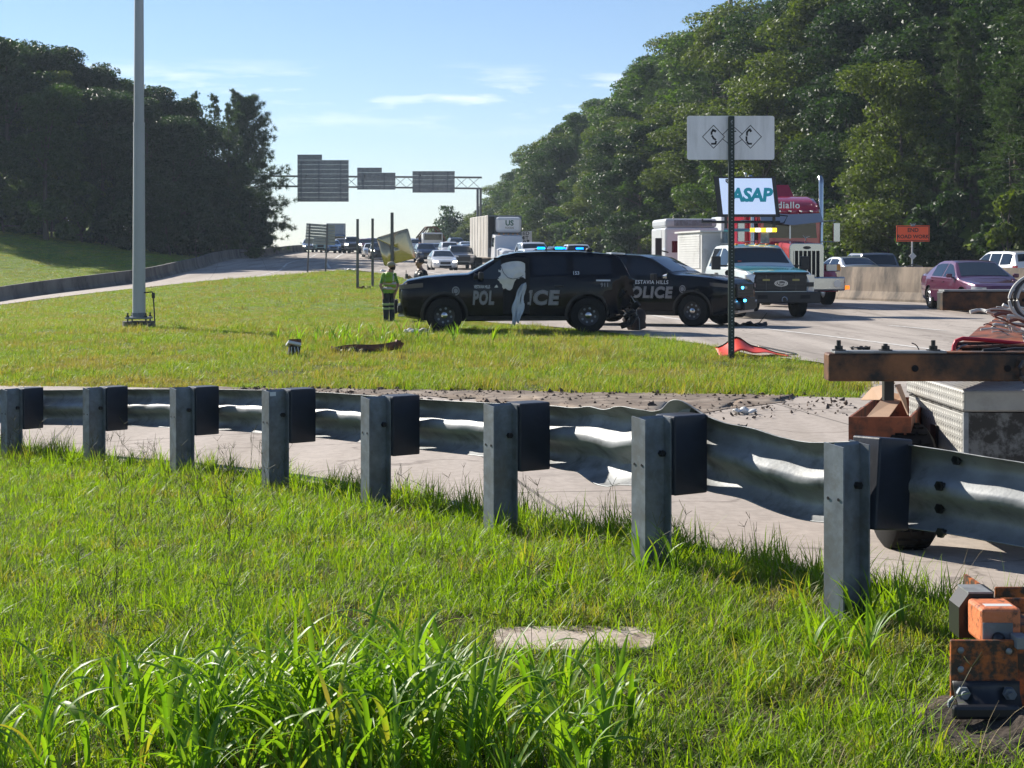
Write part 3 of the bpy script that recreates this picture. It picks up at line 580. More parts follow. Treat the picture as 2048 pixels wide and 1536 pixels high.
b = MB(); st = 0
def stroke(pts, wd):
    for i in range(len(pts)-1):
        a, c = Vector((*Dm(*pts[i]),)), Vector((*Dm(*pts[i+1]),)); d = (c-a); L = d.length; d = d/L; nrm = Vector((-d.y, d.x))*wd/2*sc; a = a-d*wd*.25*sc; c = c+d*wd*.25*sc
        V = [a+nrm, a-nrm, c-nrm, c+nrm]; b.add([(v.x, .0535, v.y) for v in V], [(0,1,2,3)])
for cx in (1428, 1502): stroke([(cx,250),(cx+22,273),(cx,296),(cx-22,273),(cx,250)], 1.4)
stroke([(1447,268),(1465,250),(1486,268)], 1.3); stroke([(1447,278),(1465,292),(1486,278)], 1.3)
stroke([(1428,259),(1424,264),(1424,268)], 3.6); stroke([(1425,271),(1428,276),(1432,279)], 3.6); stroke([(1433,282),(1432,287),(1424,287)], 3.6); stroke([(1426,259),(1432,262)], 4.5)
stroke([(1499,259),(1495,264),(1495,270)], 3.6); stroke([(1494,273),(1494,281)], 3.6); stroke([(1495,283),(1498,287),(1504,287)], 3.6); stroke([(1500,258),(1503,262)], 4.5)
stroke([(1459,262),(1473,262)], 2.2); stroke([(1466,262),(1466,276)], 2.4)
b.build('stencil_marks', M['lettering_black'], ws)
for zz in (bz0+.12, bz1-.1): b = MB(); b.tube([(0,-.012,zz),(0,.07,zz)], .014, 6); b.build('bolt', M['galv'], ws)
# END ROAD WORK sign on the median wall
Y = 56.0; q = at(1826, 467, Y); er = thing('road_work_sign', 'orange END ROAD WORK sign on a mast above the median wall', 'road sign', (q.x, Y, hz1(q.x, Y)+1.25))
M['sign_orange'] = mat('fluorescent_orange_sheeting', (.95,.12,.035), .5)
sc = Y/F; Z = lambda py: at(0, py, Y).z-er.location.z
b = MB(); b.bb((-33*sc,0,Z(483)),(33*sc,.02,Z(451))); b.build('panel', M['sign_orange'], er)
b = MB(); 
for (x0,x1,z0,z1) in ((-32,32,481.6,480.6),(-32,32,453.4,452.4),(-32,-31,481,453),(31,32,481,453)): b.bb((x0*sc,-.004,Z(z0)),(x1*sc,-.001,Z(z1)))
text_mb(b, 'END', lambda u, v: (u, -.004, Z(460.5)+v), size=.20, bold=.02); text_mb(b, 'ROAD WORK', lambda u, v: (u, -.004, Z(473.5)+v), size=.185, bold=.02)
b.build('lettering', M['lettering_black'], er)
b = MB(); b.tube([(-.02,.05,-.1),(-.02,.05,Z(452))], .03, 6); b.box((0,.05,Z(512)), (.2,.02,.2), (0,R(45),0)); b.build('mast', M['white_dull'], er)
b = MB(); b.box((0,.0,Z(450)), (.14,.08,.08)); b.tube([(-.1,0,Z(447)),(0,0,Z(452)),(.1,0,Z(447))], .02, 5); b.build('clamp', M['galv_post'], er)
b = MB(); b.box((0,.05,.0), (.5,.5,.05)); b.tube([(-.3,-.2,.0),(.02,.05,.1),(.3,-.2,.0)], .02, 5); b.box((-.04,-.24,-.08),(.1,.05,.14)); b.build('base_clamp', M['post_steel'], er)
# speed limit sign, half hidden by the box truck
Y = 126.0; q = at(1045, 478, Y); sp = thing('speed_limit_sign', 'white SPEED LIMIT 50 sign half hidden by the box truck', 'road sign', (q.x, Y, hz1(q.x, Y)))
sc = Y/F; Z = lambda py: at(0, py, Y).z-sp.location.z
b = MB(); b.bb((-19*sc,0,Z(496)),(19*sc,.02,Z(462))); b.build('panel', M['white_dull'], sp)
b = MB(); text_mb(b, 'SPEED', lambda u, v: (u, -.01, Z(467)+v), size=.42, bold=.02); text_mb(b, 'LIMIT', lambda u, v: (u, -.01, Z(476)+v), size=.42, bold=.02); text_mb(b, '50', lambda u, v: (u, -.01, Z(487)+v), size=.62, bold=.025); b.build('lettering', M['lettering_black'], sp)
b = MB(); b.tube([(0,.06,-.2),(0,.06,Z(462))], .04, 6); b.build('post', M['galv_post'], sp)
# slim mast on the wooded hill
q = at(1461, 30, 190); mm = MB(); zz = hz1(q.x, 190)
mm.tube([(q.x,190,zz),(q.x,190,at(0,-40,190).z)], .3, 8); tag(mm.build('radio_mast', M['gantry'], None), 'slim grey mast rising behind the treetops', 'mast')
# ------------------------------------------------------------------ vehicles
def lerp(a, b, t): return a+(b-a)*t
class Car:
    """body lofted from side profile + plan taper; s runs from the nose (0) to the tail (L); local x forward, y left"""
    def __init__(c, root, L, W, top, bot, plan, belt, roofz, roofw, wheels, wr, ns=44, crown=.03, cutoff=None):
        c.root, c.L, c.W = root, L, W; c.top, c.bot, c.plan, c.belt = [np.array(a, float) for a in (top, bot, plan, belt)]
        c.roofz, c.roofw, c.wheels, c.wr, c.ns, c.crown = roofz, roofw, wheels, wr, ns, crown
    def ip(c, A, s): return float(np.interp(s, A[:,0], A[:,1]))
    def sec(c, s):
        zb, zt, w, be = c.ip(c.bot, s), c.ip(c.top, s), c.W*c.ip(c.plan, s), c.ip(c.belt, s)
        zs = min(be, zt-.05); t = min(1, max(0, (zt-zs-.05)/(c.roofz-be-.05))); wtp = lerp(.90*w, min(c.roofw, .9*w), t); cr = c.crown
        return [(0,zb),(.78*w,zb),(.94*w,zb+.05),(.99*w,zb+.25*(zs-zb)),(1.0*w,zb+.62*(zs-zb)),(.985*w,zb+.86*(zs-zb)),(.955*w,zs),
                (lerp(.945*w, wtp+.025, .06), zs+.06*(zt-zs)),(wtp+.02, zt-.05*t-.012),(wtp-.035, zt+.002),(.5*wtp, zt+cr*.8),(0, zt+cr)]
    def pt(c, s, y, z, off=0): return (c.L/2-s, y, z)
    def side_y(c, s, z):
        S = c.sec(s)[2:9]; return float(np.interp(z, [q[1] for q in S], [q[0] for q in S]))
    def sp(c, s, z, side, off=.006):
        return (c.L/2-s, side*(c.side_y(s, z)+off), z)
    def body(c, paint, name='body', arch=True, deform=None, under=True):
        ss = sorted(set([round(float(v), 3) for A in (c.top, c.plan) for v in A[:,0]]+[round(v, 3) for v in np.linspace(0, c.L, c.ns)]))
        b = MB(); G = []
        for s in ss:
            S = c.sec(s); ring = [(y, z) for y, z in S]+[(-y, z) for y, z in S[-2:0:-1]]
            G.append([Vector(c.pt(s, y, z)) for y, z in ring])
        n = len(G[0]); V = [p for r in G for p in r]; a = len(G)
        b.add(V, [(i*n+k, i*n+(k+1)%n, (i+1)*n+(k+1)%n, (i+1)*n+k) for i in range(a-1) for k in range(n)]+[tuple(range(n)), tuple(range((a-1)*n, a*n))[::-1]])
        o = b.build(name, [paint, M['dark_void']], c.root, fix=True)
        if arch:
            k = MB()
            for s in c.wheels:
                for sd in (-1, 1):
                    y0, y1 = sorted((sd*(c.W-.32), sd*(c.W+.2))); n2 = 28
                    V = [(c.L/2-s+(c.wr+.065)*math.cos(2*math.pi*q/n2), y, c.wr+(c.wr+.065)*math.sin(2*math.pi*q/n2)) for y in (y0, y1) for q in range(n2)]
                    k.mi = 1; k.add(V, [tuple(range(n2))[::-1], tuple(range(n2, 2*n2))]+[(q, (q+1)%n2, n2+(q+1)%n2, n2+q) for q in range(n2)])
            co = k.build('cut', [paint, M['dark_void']], c.root, fix=True); m = o.modifiers.new('b', 'BOOLEAN'); m.operation = 'DIFFERENCE'; m.object = co; m.solver = 'EXACT'
            bpy.context.view_layer.update(); dg = bpy.context.evaluated_depsgraph_get(); me = bpy.data.meshes.new_from_object(o.evaluated_get(dg))
            o.modifiers.clear(); o.data = me; bpy.data.objects.remove(co)
        me = o.data
        if deform:
            for v in me.vertices: v.co = deform(v.co.copy(), c.L/2-v.co.x)
        me.polygons.foreach_set('use_smooth', [True]*len(me.polygons)); me.set_sharp_from_angle(angle=R(34)); c.bo = o
        return o
    def top_patch(c, name, s0, s1, mt, inset=.07, n=8, m=8, off=.008, parent=None, f0=None, f1=None):
        G = []
        for i in range(n+1):
            s = lerp(s0, s1, i/n); S = c.sec(s); w = S[9][0]-inset; zt = S[9][1]; row = []
            ds = .02; sl = (c.sec(s+ds)[9][1]-c.sec(s-ds)[9][1])/(2*ds); nn = Vector((sl, 0, 1)).normalized()
            for j in range(m+1):
                u = -1+2*j/m; y = u*w; z = float(np.interp(abs(y), [0, S[10][0], S[9][0]], [S[11][1], S[10][1], S[9][1]]))
                row.append(Vector(c.pt(s, y, z))+Vector((nn.x, 0, nn.z))*off)
            G.append(row)
        b = MB(); b.grid(G); return b.build(name, mt, parent or c.root, smooth=60)
    def side_patch(c, name, s0, s1, zlo, zhi, side, mt, n=8, m=3, off=.006, parent=None, deform=None):
        G = []
        for i in range(n+1):
            s = lerp(s0, s1, i/n); a = zlo(s) if callable(zlo) else zlo; h = zhi(s) if callable(zhi) else zhi; h = max(h, a+.002)
            G.append([c.sp(s, lerp(a, h, j/m), side, off) for j in range(m+1)])
        b = MB(); b.grid(G)
        if deform: b.v = [tuple(deform(Vector(p), c.L/2-p[0])) for p in b.v]
        return b.build(name, mt, parent or c.root, smooth=60)
    def windows(c, wins, mt, sides=(1,-1), top_gap=.075, deform=None):
        for sd in sides:
            for (s0, s1) in wins:
                c.side_patch('side_window', s0, s1, lambda s: c.ip(c.belt, s)+.025, lambda s: min(c.ip(c.top, s)-top_gap, c.roofz-.085), sd, mt, deform=deform)
    def wheel_set(c, tyre=None, style='alloy', width=.24, rim_r=.235, sides=(1,-1), off=.0):
        for s in c.wheels:
            for sd in sides:
                yo = sd*(c.W*c.ip(c.plan, s)-.02+off); cx, r, h = c.L/2-s, c.wr, width
                b = MB(); b.lathe([(rim_r,-.0),(r-.03,.0),(r-.008,-.018),(r,-.05),(r,-h+.05),(r-.008,-h+.018),(r-.03,-h),(rim_r-.03,-h)], (0,0,0), 'y', 26)
                b.v = [(x, y*sd, z) for x, y, z in b.v]; w = b.build('wheel', M['tyre'], c.root, smooth=40, fix=True); w.location = (cx, yo, r)
                b = MB(); b.lathe([(rim_r+.005,-.002),(rim_r-.02,-.03),(rim_r-.045,-.05),(0.0,-.055)], (0,0,0), 'y', 26); b.v = [(x, y*sd, z) for x, y, z in b.v]
                b.build('rim', M['steel_black'] if style != 'plain' else M['alloy'], w, smooth=40, fix=True)
                if style == 'alloy':
                    b = MB()
                    for k in range(10):
                        a = 2*math.pi*k/10; b.tube([(.04*math.cos(a), -.03*sd, .04*math.sin(a)), ((rim_r-.008)*math.cos(a), -.012*sd, (rim_r-.008)*math.sin(a))], .017, 5)
                    b.lathe([(rim_r+.004,0),(rim_r-.018,-.014)], (0,0,0), 'y', 26); b.tube([(0,-.035*sd,0),(0,-.015*sd,0)], .05, 10); b.build('spokes', M['alloy'], w, smooth=40)
                if style == 'steel':
                    b = MB()
                    for k in range(8):
                        a = 2*math.pi*k/8+.2; x, z = .145*math.cos(a), .145*math.sin(a); b.tube([(x,-.05*sd,z),(x,-.043*sd,z)], .026, 8)
                    b.build('rim_holes', M['galv_post'], w)['kind'] = 'stuff'
                    b = MB(); b.lathe([(.072,-.045),(.066,-.012),(.04,0.0),(0,.004)], (0,0,0), 'y', 16); b.v = [(x, y*sd, z) for x, y, z in b.v]; b.build('hub_cap', M['chrome'], w, smooth=40, fix=True)
    def mirror(c, s, z, mt, sides=(1,-1), d=(.11,.20,.15), arm=.06):
        for sd in sides:
            y = c.side_y(s, z); b = MB(); b.box((c.L/2-s, sd*(y+arm+d[1]/2), z+.06), d); b.box((c.L/2-s, sd*(y+arm/2), z+.0), (.06, arm+.06, .05)); b.build('mirror', mt, c.root, bevel=.03)
    def front_box(c, name, y0, y1, z0, z1, mt, off=.0, th=.06, bev=.012, parent=None, s=0, taper=None):
        b = MB(); b.bb((c.L/2-s+off-th, y0, z0), (c.L/2-s+off, y1, z1)); return b.build(name, mt, parent or c.root, bevel=bev)
    def corner_light(c, name, s1, z0, z1, mt, yin=.45, off=.01, n=8, slope=0):
        """lamp that wraps the front corner: from the side at s1 round to y = yin on the nose"""
        for sd in (1,-1):
            path = [(s, c.W*c.ip(c.plan, s)) for s in np.linspace(s1, .015, n)]+[(.0, lerp(c.W*c.ip(c.plan, 0), c.W*yin, k/3)) for k in range(4)]
            G = [[(c.L/2-s+off, sd*(y*.985+off), lerp(z0, z1, j/2)+slope*s) for j in range(3)] for s, y in path]
            b = MB(); b.grid(G); b.build(name, mt, c.root, smooth=50)
    def decal(c, body, s, z, side, size, mt, name='lettering', parent=None, off=.012, ux=1, **kw):
        b = MB(); text_mb(b, body, lambda u, v: c.sp(s+u*ux if side > 0 else s-u*ux, z+v, side, off), size=size, **kw)
        return b.build(name, mt, parent or c.root)
def police_lettering(c, body, s, z, side, size, parent=None, align='CENTER', ux=1):
    c.decal(body, s, z, side, size, M['lettering_white'], 'lettering_outline', parent, .009, bold=.048, shear=.12, align=align, space=1.12, ux=ux)
    c.decal(body, s, z, side, size, M['lettering_black'], 'lettering_edge', parent, .011, bold=.036, shear=.12, align=align, space=1.12, ux=ux)
    c.decal(body, s, z, side, size, M['lettering_grey'], 'lettering', parent, .013, bold=.018, shear=.12, align=align, space=1.12, ux=ux)
def place(root, px, py, Y, heading):
    """heading: direction the nose points in, in degrees from +X counter-clockwise"""
    x = (px-1024)*Y/F; root.location = (x, Y, hz1(x, Y)+.03 if py is None else EYE-(py-HY)*Y/F); root.rotation_euler = (0, 0, R(heading))
M['lens_dark'] = mat('dark_headlight_lens', (.09,.09,.10), .08, .2, spec=.8)
SUV = dict(L=5.05, W=1.0, top=[(0,.90),(.04,1.03),(.14,1.11),(.5,1.18),(1.0,1.225),(1.42,1.245),(1.5,1.28),(2.16,1.64),(2.45,1.70),(3.0,1.725),(3.8,1.72),(4.5,1.66),(4.66,1.6),(4.86,1.22),(5.0,1.12),(5.05,1.0)],
   bot=[(0,.46),(.12,.33),(.5,.27),(.9,.25),(4.2,.27),(4.75,.36),(5.05,.5)], plan=[(0,.72),(.05,.80),(.16,.89),(.4,.97),(.85,1),(4.3,1),(4.75,.96),(4.95,.90),(5.05,.84)],
   belt=[(0,1.15),(1.4,1.18),(4.8,1.23),(5.05,1.23)], roofz=1.72, roofw=.70, wheels=(.93,3.96), wr=.385)
def police_suv(label, px, Y, heading, py=None, deform=None, wreck=False, sides=(1,-1)):
    r = thing('police_suv', label, 'police car', (0,0,0), 0, 'black police cars'); c = Car(r, ns=54, **SUV)
    c.body(M['black_paint'], deform=deform)
    c.top_patch('windshield', 1.53, 2.18, M['glass_car'], .05)
    c.windows([(1.74,2.62),(2.74,3.55)] if not wreck else [(2.80,3.5)], M['glass_dark'], deform=deform); c.windows([(3.66,4.45)], M['glass_dark'], deform=deform)
    if wreck: c.windows([(1.74,2.62)], M['glass_dark'], sides=(-1,))
    c.top_patch('rear_window', 4.69, 4.84, M['glass_dark'], .06)
    c.wheel_set(style='steel', rim_r=.22)
    c.mirror(1.86, 1.13, M['black_plastic'], sides=(-1,) if wreck else (1,-1))
    for sd in sides:
        for (a, z) in (((1.50,2.68),'f'),((2.72,3.52),'r')):
            if wreck and z == 'f' and sd == 1: continue
            d = c.side_patch('door', a[0], a[1], .40, lambda s: c.ip(c.belt, s)-.01, sd, M['black_paint'], off=.007, deform=deform)
            b = MB(); s = a[1]-.18; b.box(c.sp(s, 1.0, sd, .03), (.2,.03,.03)); b.build('handle', M['black_plastic'], d, bevel=.008)
        b = c.side_patch('rocker_trim', 1.42, 3.48, .285, .37, sd, M['black_plastic'], off=.02)
        for s0 in c.wheels:          # wheel-arch lips
            b = MB(); G = []
            for k in range(17):
                a = math.pi*(-.06+1.12*k/16); row = []
                for rr in (.45, .505):
                    s = s0-rr*math.cos(a); z = c.wr+rr*math.sin(a); z = min(z, 1.02); row.append(c.sp(min(max(s, .02), 5.0), max(z, .3), sd, .014))
                G.append(row)
            b.grid(G); ob = b.build('arch_trim', M['black_plastic'], r, smooth=50)
            if deform: 
                for v in ob.data.vertices: v.co = deform(v.co.copy(), c.L/2-v.co.x)
    # face of the car
    g = c.front_box('grille', -.52, .52, .72, 1.02, M['black_plastic'], .035, .2); 
    for k in range(3): b = MB(); b.bb((c.L/2+.034,-.5,.74+.07*k),(c.L/2+.042,.5,.755+.07*k)); b.build('grille_bar', M['steel_black'], g)
    b = MB(); b.lathe([(0,.052),(.075,.052),(.085,.04)], (0,0,0), 'x', 20); b.v = [(c.L/2+x-.005, y, 0.93+z*.45) for x, y, z in b.v]; b.build('badge', M['alloy'], r)
    c.corner_light('headlight', .50, .93, 1.02, M['lens_dark'], .60, .014, slope=.09)
    b = c.front_box('bumper', -.72, .72, .42, .60, M['black_plastic'], .07, .3, .05)
    b = c.front_box('push_bar', -.36, .36, .40, .70, M['black_plastic'], .15, .06, .02)
    c.front_box('skid_plate', -.5, .5, .34, .40, M['alloy'], .06, .2)
    for sd in (1,-1): c.front_box('fog_light', sd*.62-.08, sd*.62+.08, .56, .63, M['head_lens'], .055, .2)
    for sd in ((1,-1) if not wreck else ()):
        c.side_patch('tail_light', 4.86, 5.02, 1.0, 1.14, sd, M['tail'], off=.012, n=3, deform=deform)
    b = MB(); b.box((c.L/2-4.63,0,1.685), (.30,1.16,.035), (0,R(-3),0)); b.build('spoiler', M['white'] if wreck else M['black_paint'], r, bevel=.012)
    b = MB(); b.sphere((c.L/2-4.05,0.1,1.765), .08, 10, 6, (1,1,.6)); b.tube([(c.L/2-3.1,0,1.74),(c.L/2-3.16,0,1.86)], .012, 5); b.build('antenna', M['black_plastic'], r, smooth=50)
    for sd in sides:          # spot lamp at the pillar
        b = MB(); p = Vector(c.sp(1.66, 1.19, sd, .06)); b.tube([p, p+Vector((.11,0,.01))], [.05,.075], 12); b.tube([p, p-Vector((.05,.09*sd,.05))], .015, 5); b.build('spotlight', M['chrome'] if not wreck else M['black_plastic'], r, smooth=40)
    return r, c
def decals(c, sd, wreck=False):
    z = .80
    if sd < 0:
        police_lettering(c, 'POLICE', 2.10, z, sd, .36); c.decal('VESTAVIA HILLS', 2.02, 1.055, sd, .125, M['lettering_white'], bold=.02, space=1.1)
    b = MB(); cs = c.sp(1.17, .90, sd, .012)
    for rr, mi in ((.082,0),(.06,1),(.045,0)):
        b.mi = mi; n = 18; V = [c.sp(1.17+rr*math.cos(2*math.pi*k/n), .90+rr*1.15*math.sin(2*math.pi*k/n), sd, .011+.003*(0.09-rr)*100) for k in range(n)]; b.add(V, [tuple(range(n))])
    b.build('badge_decal', [M['lettering_grey'], M['lettering_black']], c.root)
# ---- wrecked police SUV, side on, nose to the left
nrng = np.random.default_rng(5)
_nd = nrng.normal(0, 1, (4000, 3))
def crush(p, s):
    p = Vector(p); k = min(1, max(0, (s-4.25)/.75)); k *= min(1, max(0, (1.25-p.z)/.35))
    if k > 0:
        h = int(abs(hash((round(p.x,2), round(p.y,2), round(p.z,2)))) % 4000); d = _nd[h]
        p.x += k*(.22+.10*d[0]); p.y += k*.02*d[1]-math.copysign(.10*k, p.y); p.z += k*.02*d[2]+.03*k
    return p
r1, c1 = police_suv('wrecked black police SUV on the grass with crumpled tail and airbags out', 1040, 33.4, 182.5, deform=crush, wreck=True)
x1 = r1.location
place(r1, 1037, None, 33.3, 182.0)
r1.location.z = EYE-(663-HY)*33.3/F+.0
# sprung front door: opening in the side, white airbags
c1.side_patch('door', 1.50, 2.16, .40, lambda s: c1.ip(c1.belt, s)-.02, 1, M['black_paint'], off=.05)
b = MB(); b.grid([[Vector(c1.sp(s, z, 1, .012)) for z in np.linspace(.42, 1.60, 7)] for s in np.linspace(1.97, 2.72, 6)]); b.build('door_opening', M['dark_void'], r1)
b = MB(); b.grid([[Vector(c1.sp(s, z, 1, .055))+Vector((0,0,.01)) for z in np.linspace(1.14, 1.2+.36*(s-1.62)/.5, 3)] for s in np.linspace(1.66, 2.12, 6)]); b.build('side_window', M['glass_car'], r1, smooth=60)
M['airbag'] = mat('airbag_cloth', (.66,.63,.57), .9, var=.06, vscale=8, bump=.4, bscale=9)
G = []
for i in range(15):
    u = i/14; row = []
    for j in range(13):
        v = j/12; s = 1.98+.65*u; lo = .93+.025*math.sin(u*23)+(.24 if u > .58 else 0)*min(1,(u-.58)*9); hi = 1.53-.16*(1-u)**3-.06*u**10; z = lerp(lo, hi, v)
        bul = .05*math.sin(math.pi*v)*math.sin(math.pi*min(1, u*1.0))+.010*math.sin(u*21+v*6)+.012*math.sin(v*17+u*3)
        row.append(Vector(c1.sp(s, z, 1, .03+bul)))
    G.append(row)
b = MB(); b.grid(G); b.build('curtain_airbag', M['airbag'], r1, smooth=70)
b = MB(); pth = [(2.12,1.42),(2.17,1.28),(2.26,1.18),(2.36,1.15),(2.48,1.17),(2.58,1.22)]; b.tube([Vector(c1.sp(s, z, 1, .105)) for s, z in pth], .006, 5); b.build('tether', M['black_plastic'], r1)
M['airbag_blue'] = mat('hanging_airbag_cloth', (.50,.55,.60), .85, var=.1, vscale=6, bump=.5, bscale=7)
G = []
for i in range(15):
    v = i/14; z = 1.06-.84*v; sc_ = 2.60-.20*v-.02*math.sin(v*5); wd = .035+.085*math.sin(v*math.pi*.85)**.8+.014*math.sin(v*13); row = []
    for j in range(9):
        u = j/8*2-1; row.append(Vector((c1.L/2-(sc_+u*wd), 1.05+.04*math.cos(u*2.2+v*4)+.028*math.sin(v*9+u*7)+.018*math.sin(u*15+v*3), z+.05*u*(1 if v > .9 else .3)+(.04*math.sin(u*7) if v > .85 else 0))))
    G.append(row)
b = MB(); b.grid(G); b.build('hanging_airbag', M['airbag_blue'], r1, smooth=70, solid=.012)
# mirror and letters
c1.mirror(1.70, 1.16, M['black_plastic'], sides=(1,), arm=.12)
police_lettering(c1, 'POL', 1.74, .74, 1, .38, ux=.60); c1.decal('VESTAVIA HILLS', 1.72, .985, 1, .095, M['lettering_white'], bold=.02, off=.06, ux=.5)
for nm in ('lettering_outline','lettering_edge','lettering'):
    pass
for o in list(r1.children):
    if o.name.split('.')[0].startswith('lettering') :
        for v in o.data.vertices: v.co.y += .048 if o.data.vertices[0].co.x > c1.L/2-2.2 else 0
police_lettering(c1, 'ICE', 2.98, .74, 1, .40, ux=1.05)
decals(c1, 1)
c1.decal('153', 3.70, 1.27, 1, .10, M['lettering_white'], 'unit_number', off=.016, bold=.02)
c1.decal('911', 4.30, 1.02, 1, .12, M['lettering_grey'], 'unit_marks', off=.03, bold=.02); 
b = MB(); b.grid([[c1.sp(s, z, 1, .03) for z in (1.10,1.135)] for s in np.linspace(4.12,4.42,5)]); b.build('unit_marks', M['lettering_white'], r1)
# loose wreckage on the tail (children: still attached)
dr_ = np.random.default_rng(11)
for k in range(14):
    b = MB(); cxx = Vector((c1.L/2-dr_.uniform(4.55, 4.98), dr_.uniform(.3, .98), dr_.uniform(.35, 1.05)))
    b.box(cxx, (dr_.uniform(.05,.22), dr_.uniform(.02,.09), dr_.uniform(.06,.34)), Euler(dr_.uniform(-1,1,3)).to_matrix()); b.build('torn_panel', M['black_plastic'] if k % 4 else M['galv_post'], r1)
for k in range(8):
    a = Vector((c1.L/2-dr_.uniform(4.6,4.98), dr_.uniform(.4,.98), dr_.uniform(.45,.9))); b = MB(); b.tube([a, a+Vector((-.1,.05,-.18)), a+Vector((-.12,0,-.42))], .011, 5); b.build('loose_cable', M['black_plastic'] if k % 3 else M['galv'], r1)
b = MB(); G = [[Vector((c1.L/2-4.68-.34*u, .2+.85*v, .14+.10*u+.04*math.sin(v*7)+.36*max(0, u-.6))) for v in np.linspace(0,1,7)] for u in np.linspace(0,1,6)]; b.grid(G); b.build('hanging_bumper', M['black_plastic'], r1, smooth=40, solid=.03)
# ---- second police SUV, nose to the right and towards us
r2, c2 = police_suv('black police SUV parked behind the wreck, nose towards the white sign post', 1385, 38, -27)
place(r2, 1297, None, 38.2, -30); decals(c2, -1); r2.location.z = EYE-(651-HY)*37.4/F
M['blue_lamp'] = mat('blue_strobe', (.02,.35,.7), .3, emit=(.05,.5,1.0), estr=6)
for (y, z) in ((.20,.93),(.34,.63)): c2.front_box('strobe', -y-.055, -y+.055, z-.03, z+.03, M['blue_lamp'], .165 if z < .8 else .05, .03)
b = MB(); b.box((c2.L/2-2.06,-.24,1.49), (.03,.30,.06)); b.build('strobe', M['blue_lamp'], r2)
# ---- generic traffic
SEDAN = dict(L=4.75, W=.91, top=[(0,.60),(.05,.72),(.25,.79),(.9,.88),(1.25,.93),(1.35,.97),(2.15,1.39),(2.5,1.45),(3.2,1.44),(3.5,1.39),(4.2,1.08),(4.6,1.02),(4.72,.9),(4.75,.8)],
   bot=[(0,.32),(.15,.22),(.6,.19),(4.1,.2),(4.6,.3),(4.75,.4)], plan=[(0,.66),(.06,.77),(.2,.88),(.5,.97),(.9,1),(3.9,1),(4.5,.93),(4.75,.8)], belt=[(0,.85),(1.3,.93),(4.7,1.0)], roofz=1.45, roofw=.60, wheels=(.9,3.65), wr=.325)
SUVG = dict(L=4.75, W=.94, top=[(0,.75),(.05,.92),(.2,1.0),(.9,1.08),(1.2,1.1),(1.28,1.14),(2.0,1.6),(2.3,1.68),(3.8,1.68),(4.4,1.62),(4.6,1.2),(4.72,1.05),(4.75,.9)],
   bot=[(0,.42),(.15,.28),(.6,.24),(4.1,.24),(4.75,.42)], plan=[(0,.74),(.06,.83),(.25,.93),(.6,1),(4.2,1),(4.75,.86)], belt=[(0,1.05),(1.3,1.08),(4.75,1.14)], roofz=1.68, roofw=.69, wheels=(.88,3.65), wr=.36)
PICK = dict(L=5.85, W=.99, top=[(0,.95),(.04,1.1),(.2,1.16),(1.2,1.22),(1.45,1.23),(1.52,1.27),(2.1,1.78),(2.35,1.87),(3.6,1.86),(3.72,1.8),(3.86,1.28),(5.75,1.27),(5.8,1.2),(5.85,1.1)],
   bot=[(0,.5),(.2,.36),(.7,.33),(5.3,.36),(5.85,.5)], plan=[(0,.82),(.05,.88),(.2,.95),(.5,1),(5.5,1),(5.85,.97)], belt=[(0,1.2),(1.5,1.24),(5.85,1.25)], roofz=1.87, roofw=.74, wheels=(.98,4.6), wr=.40)
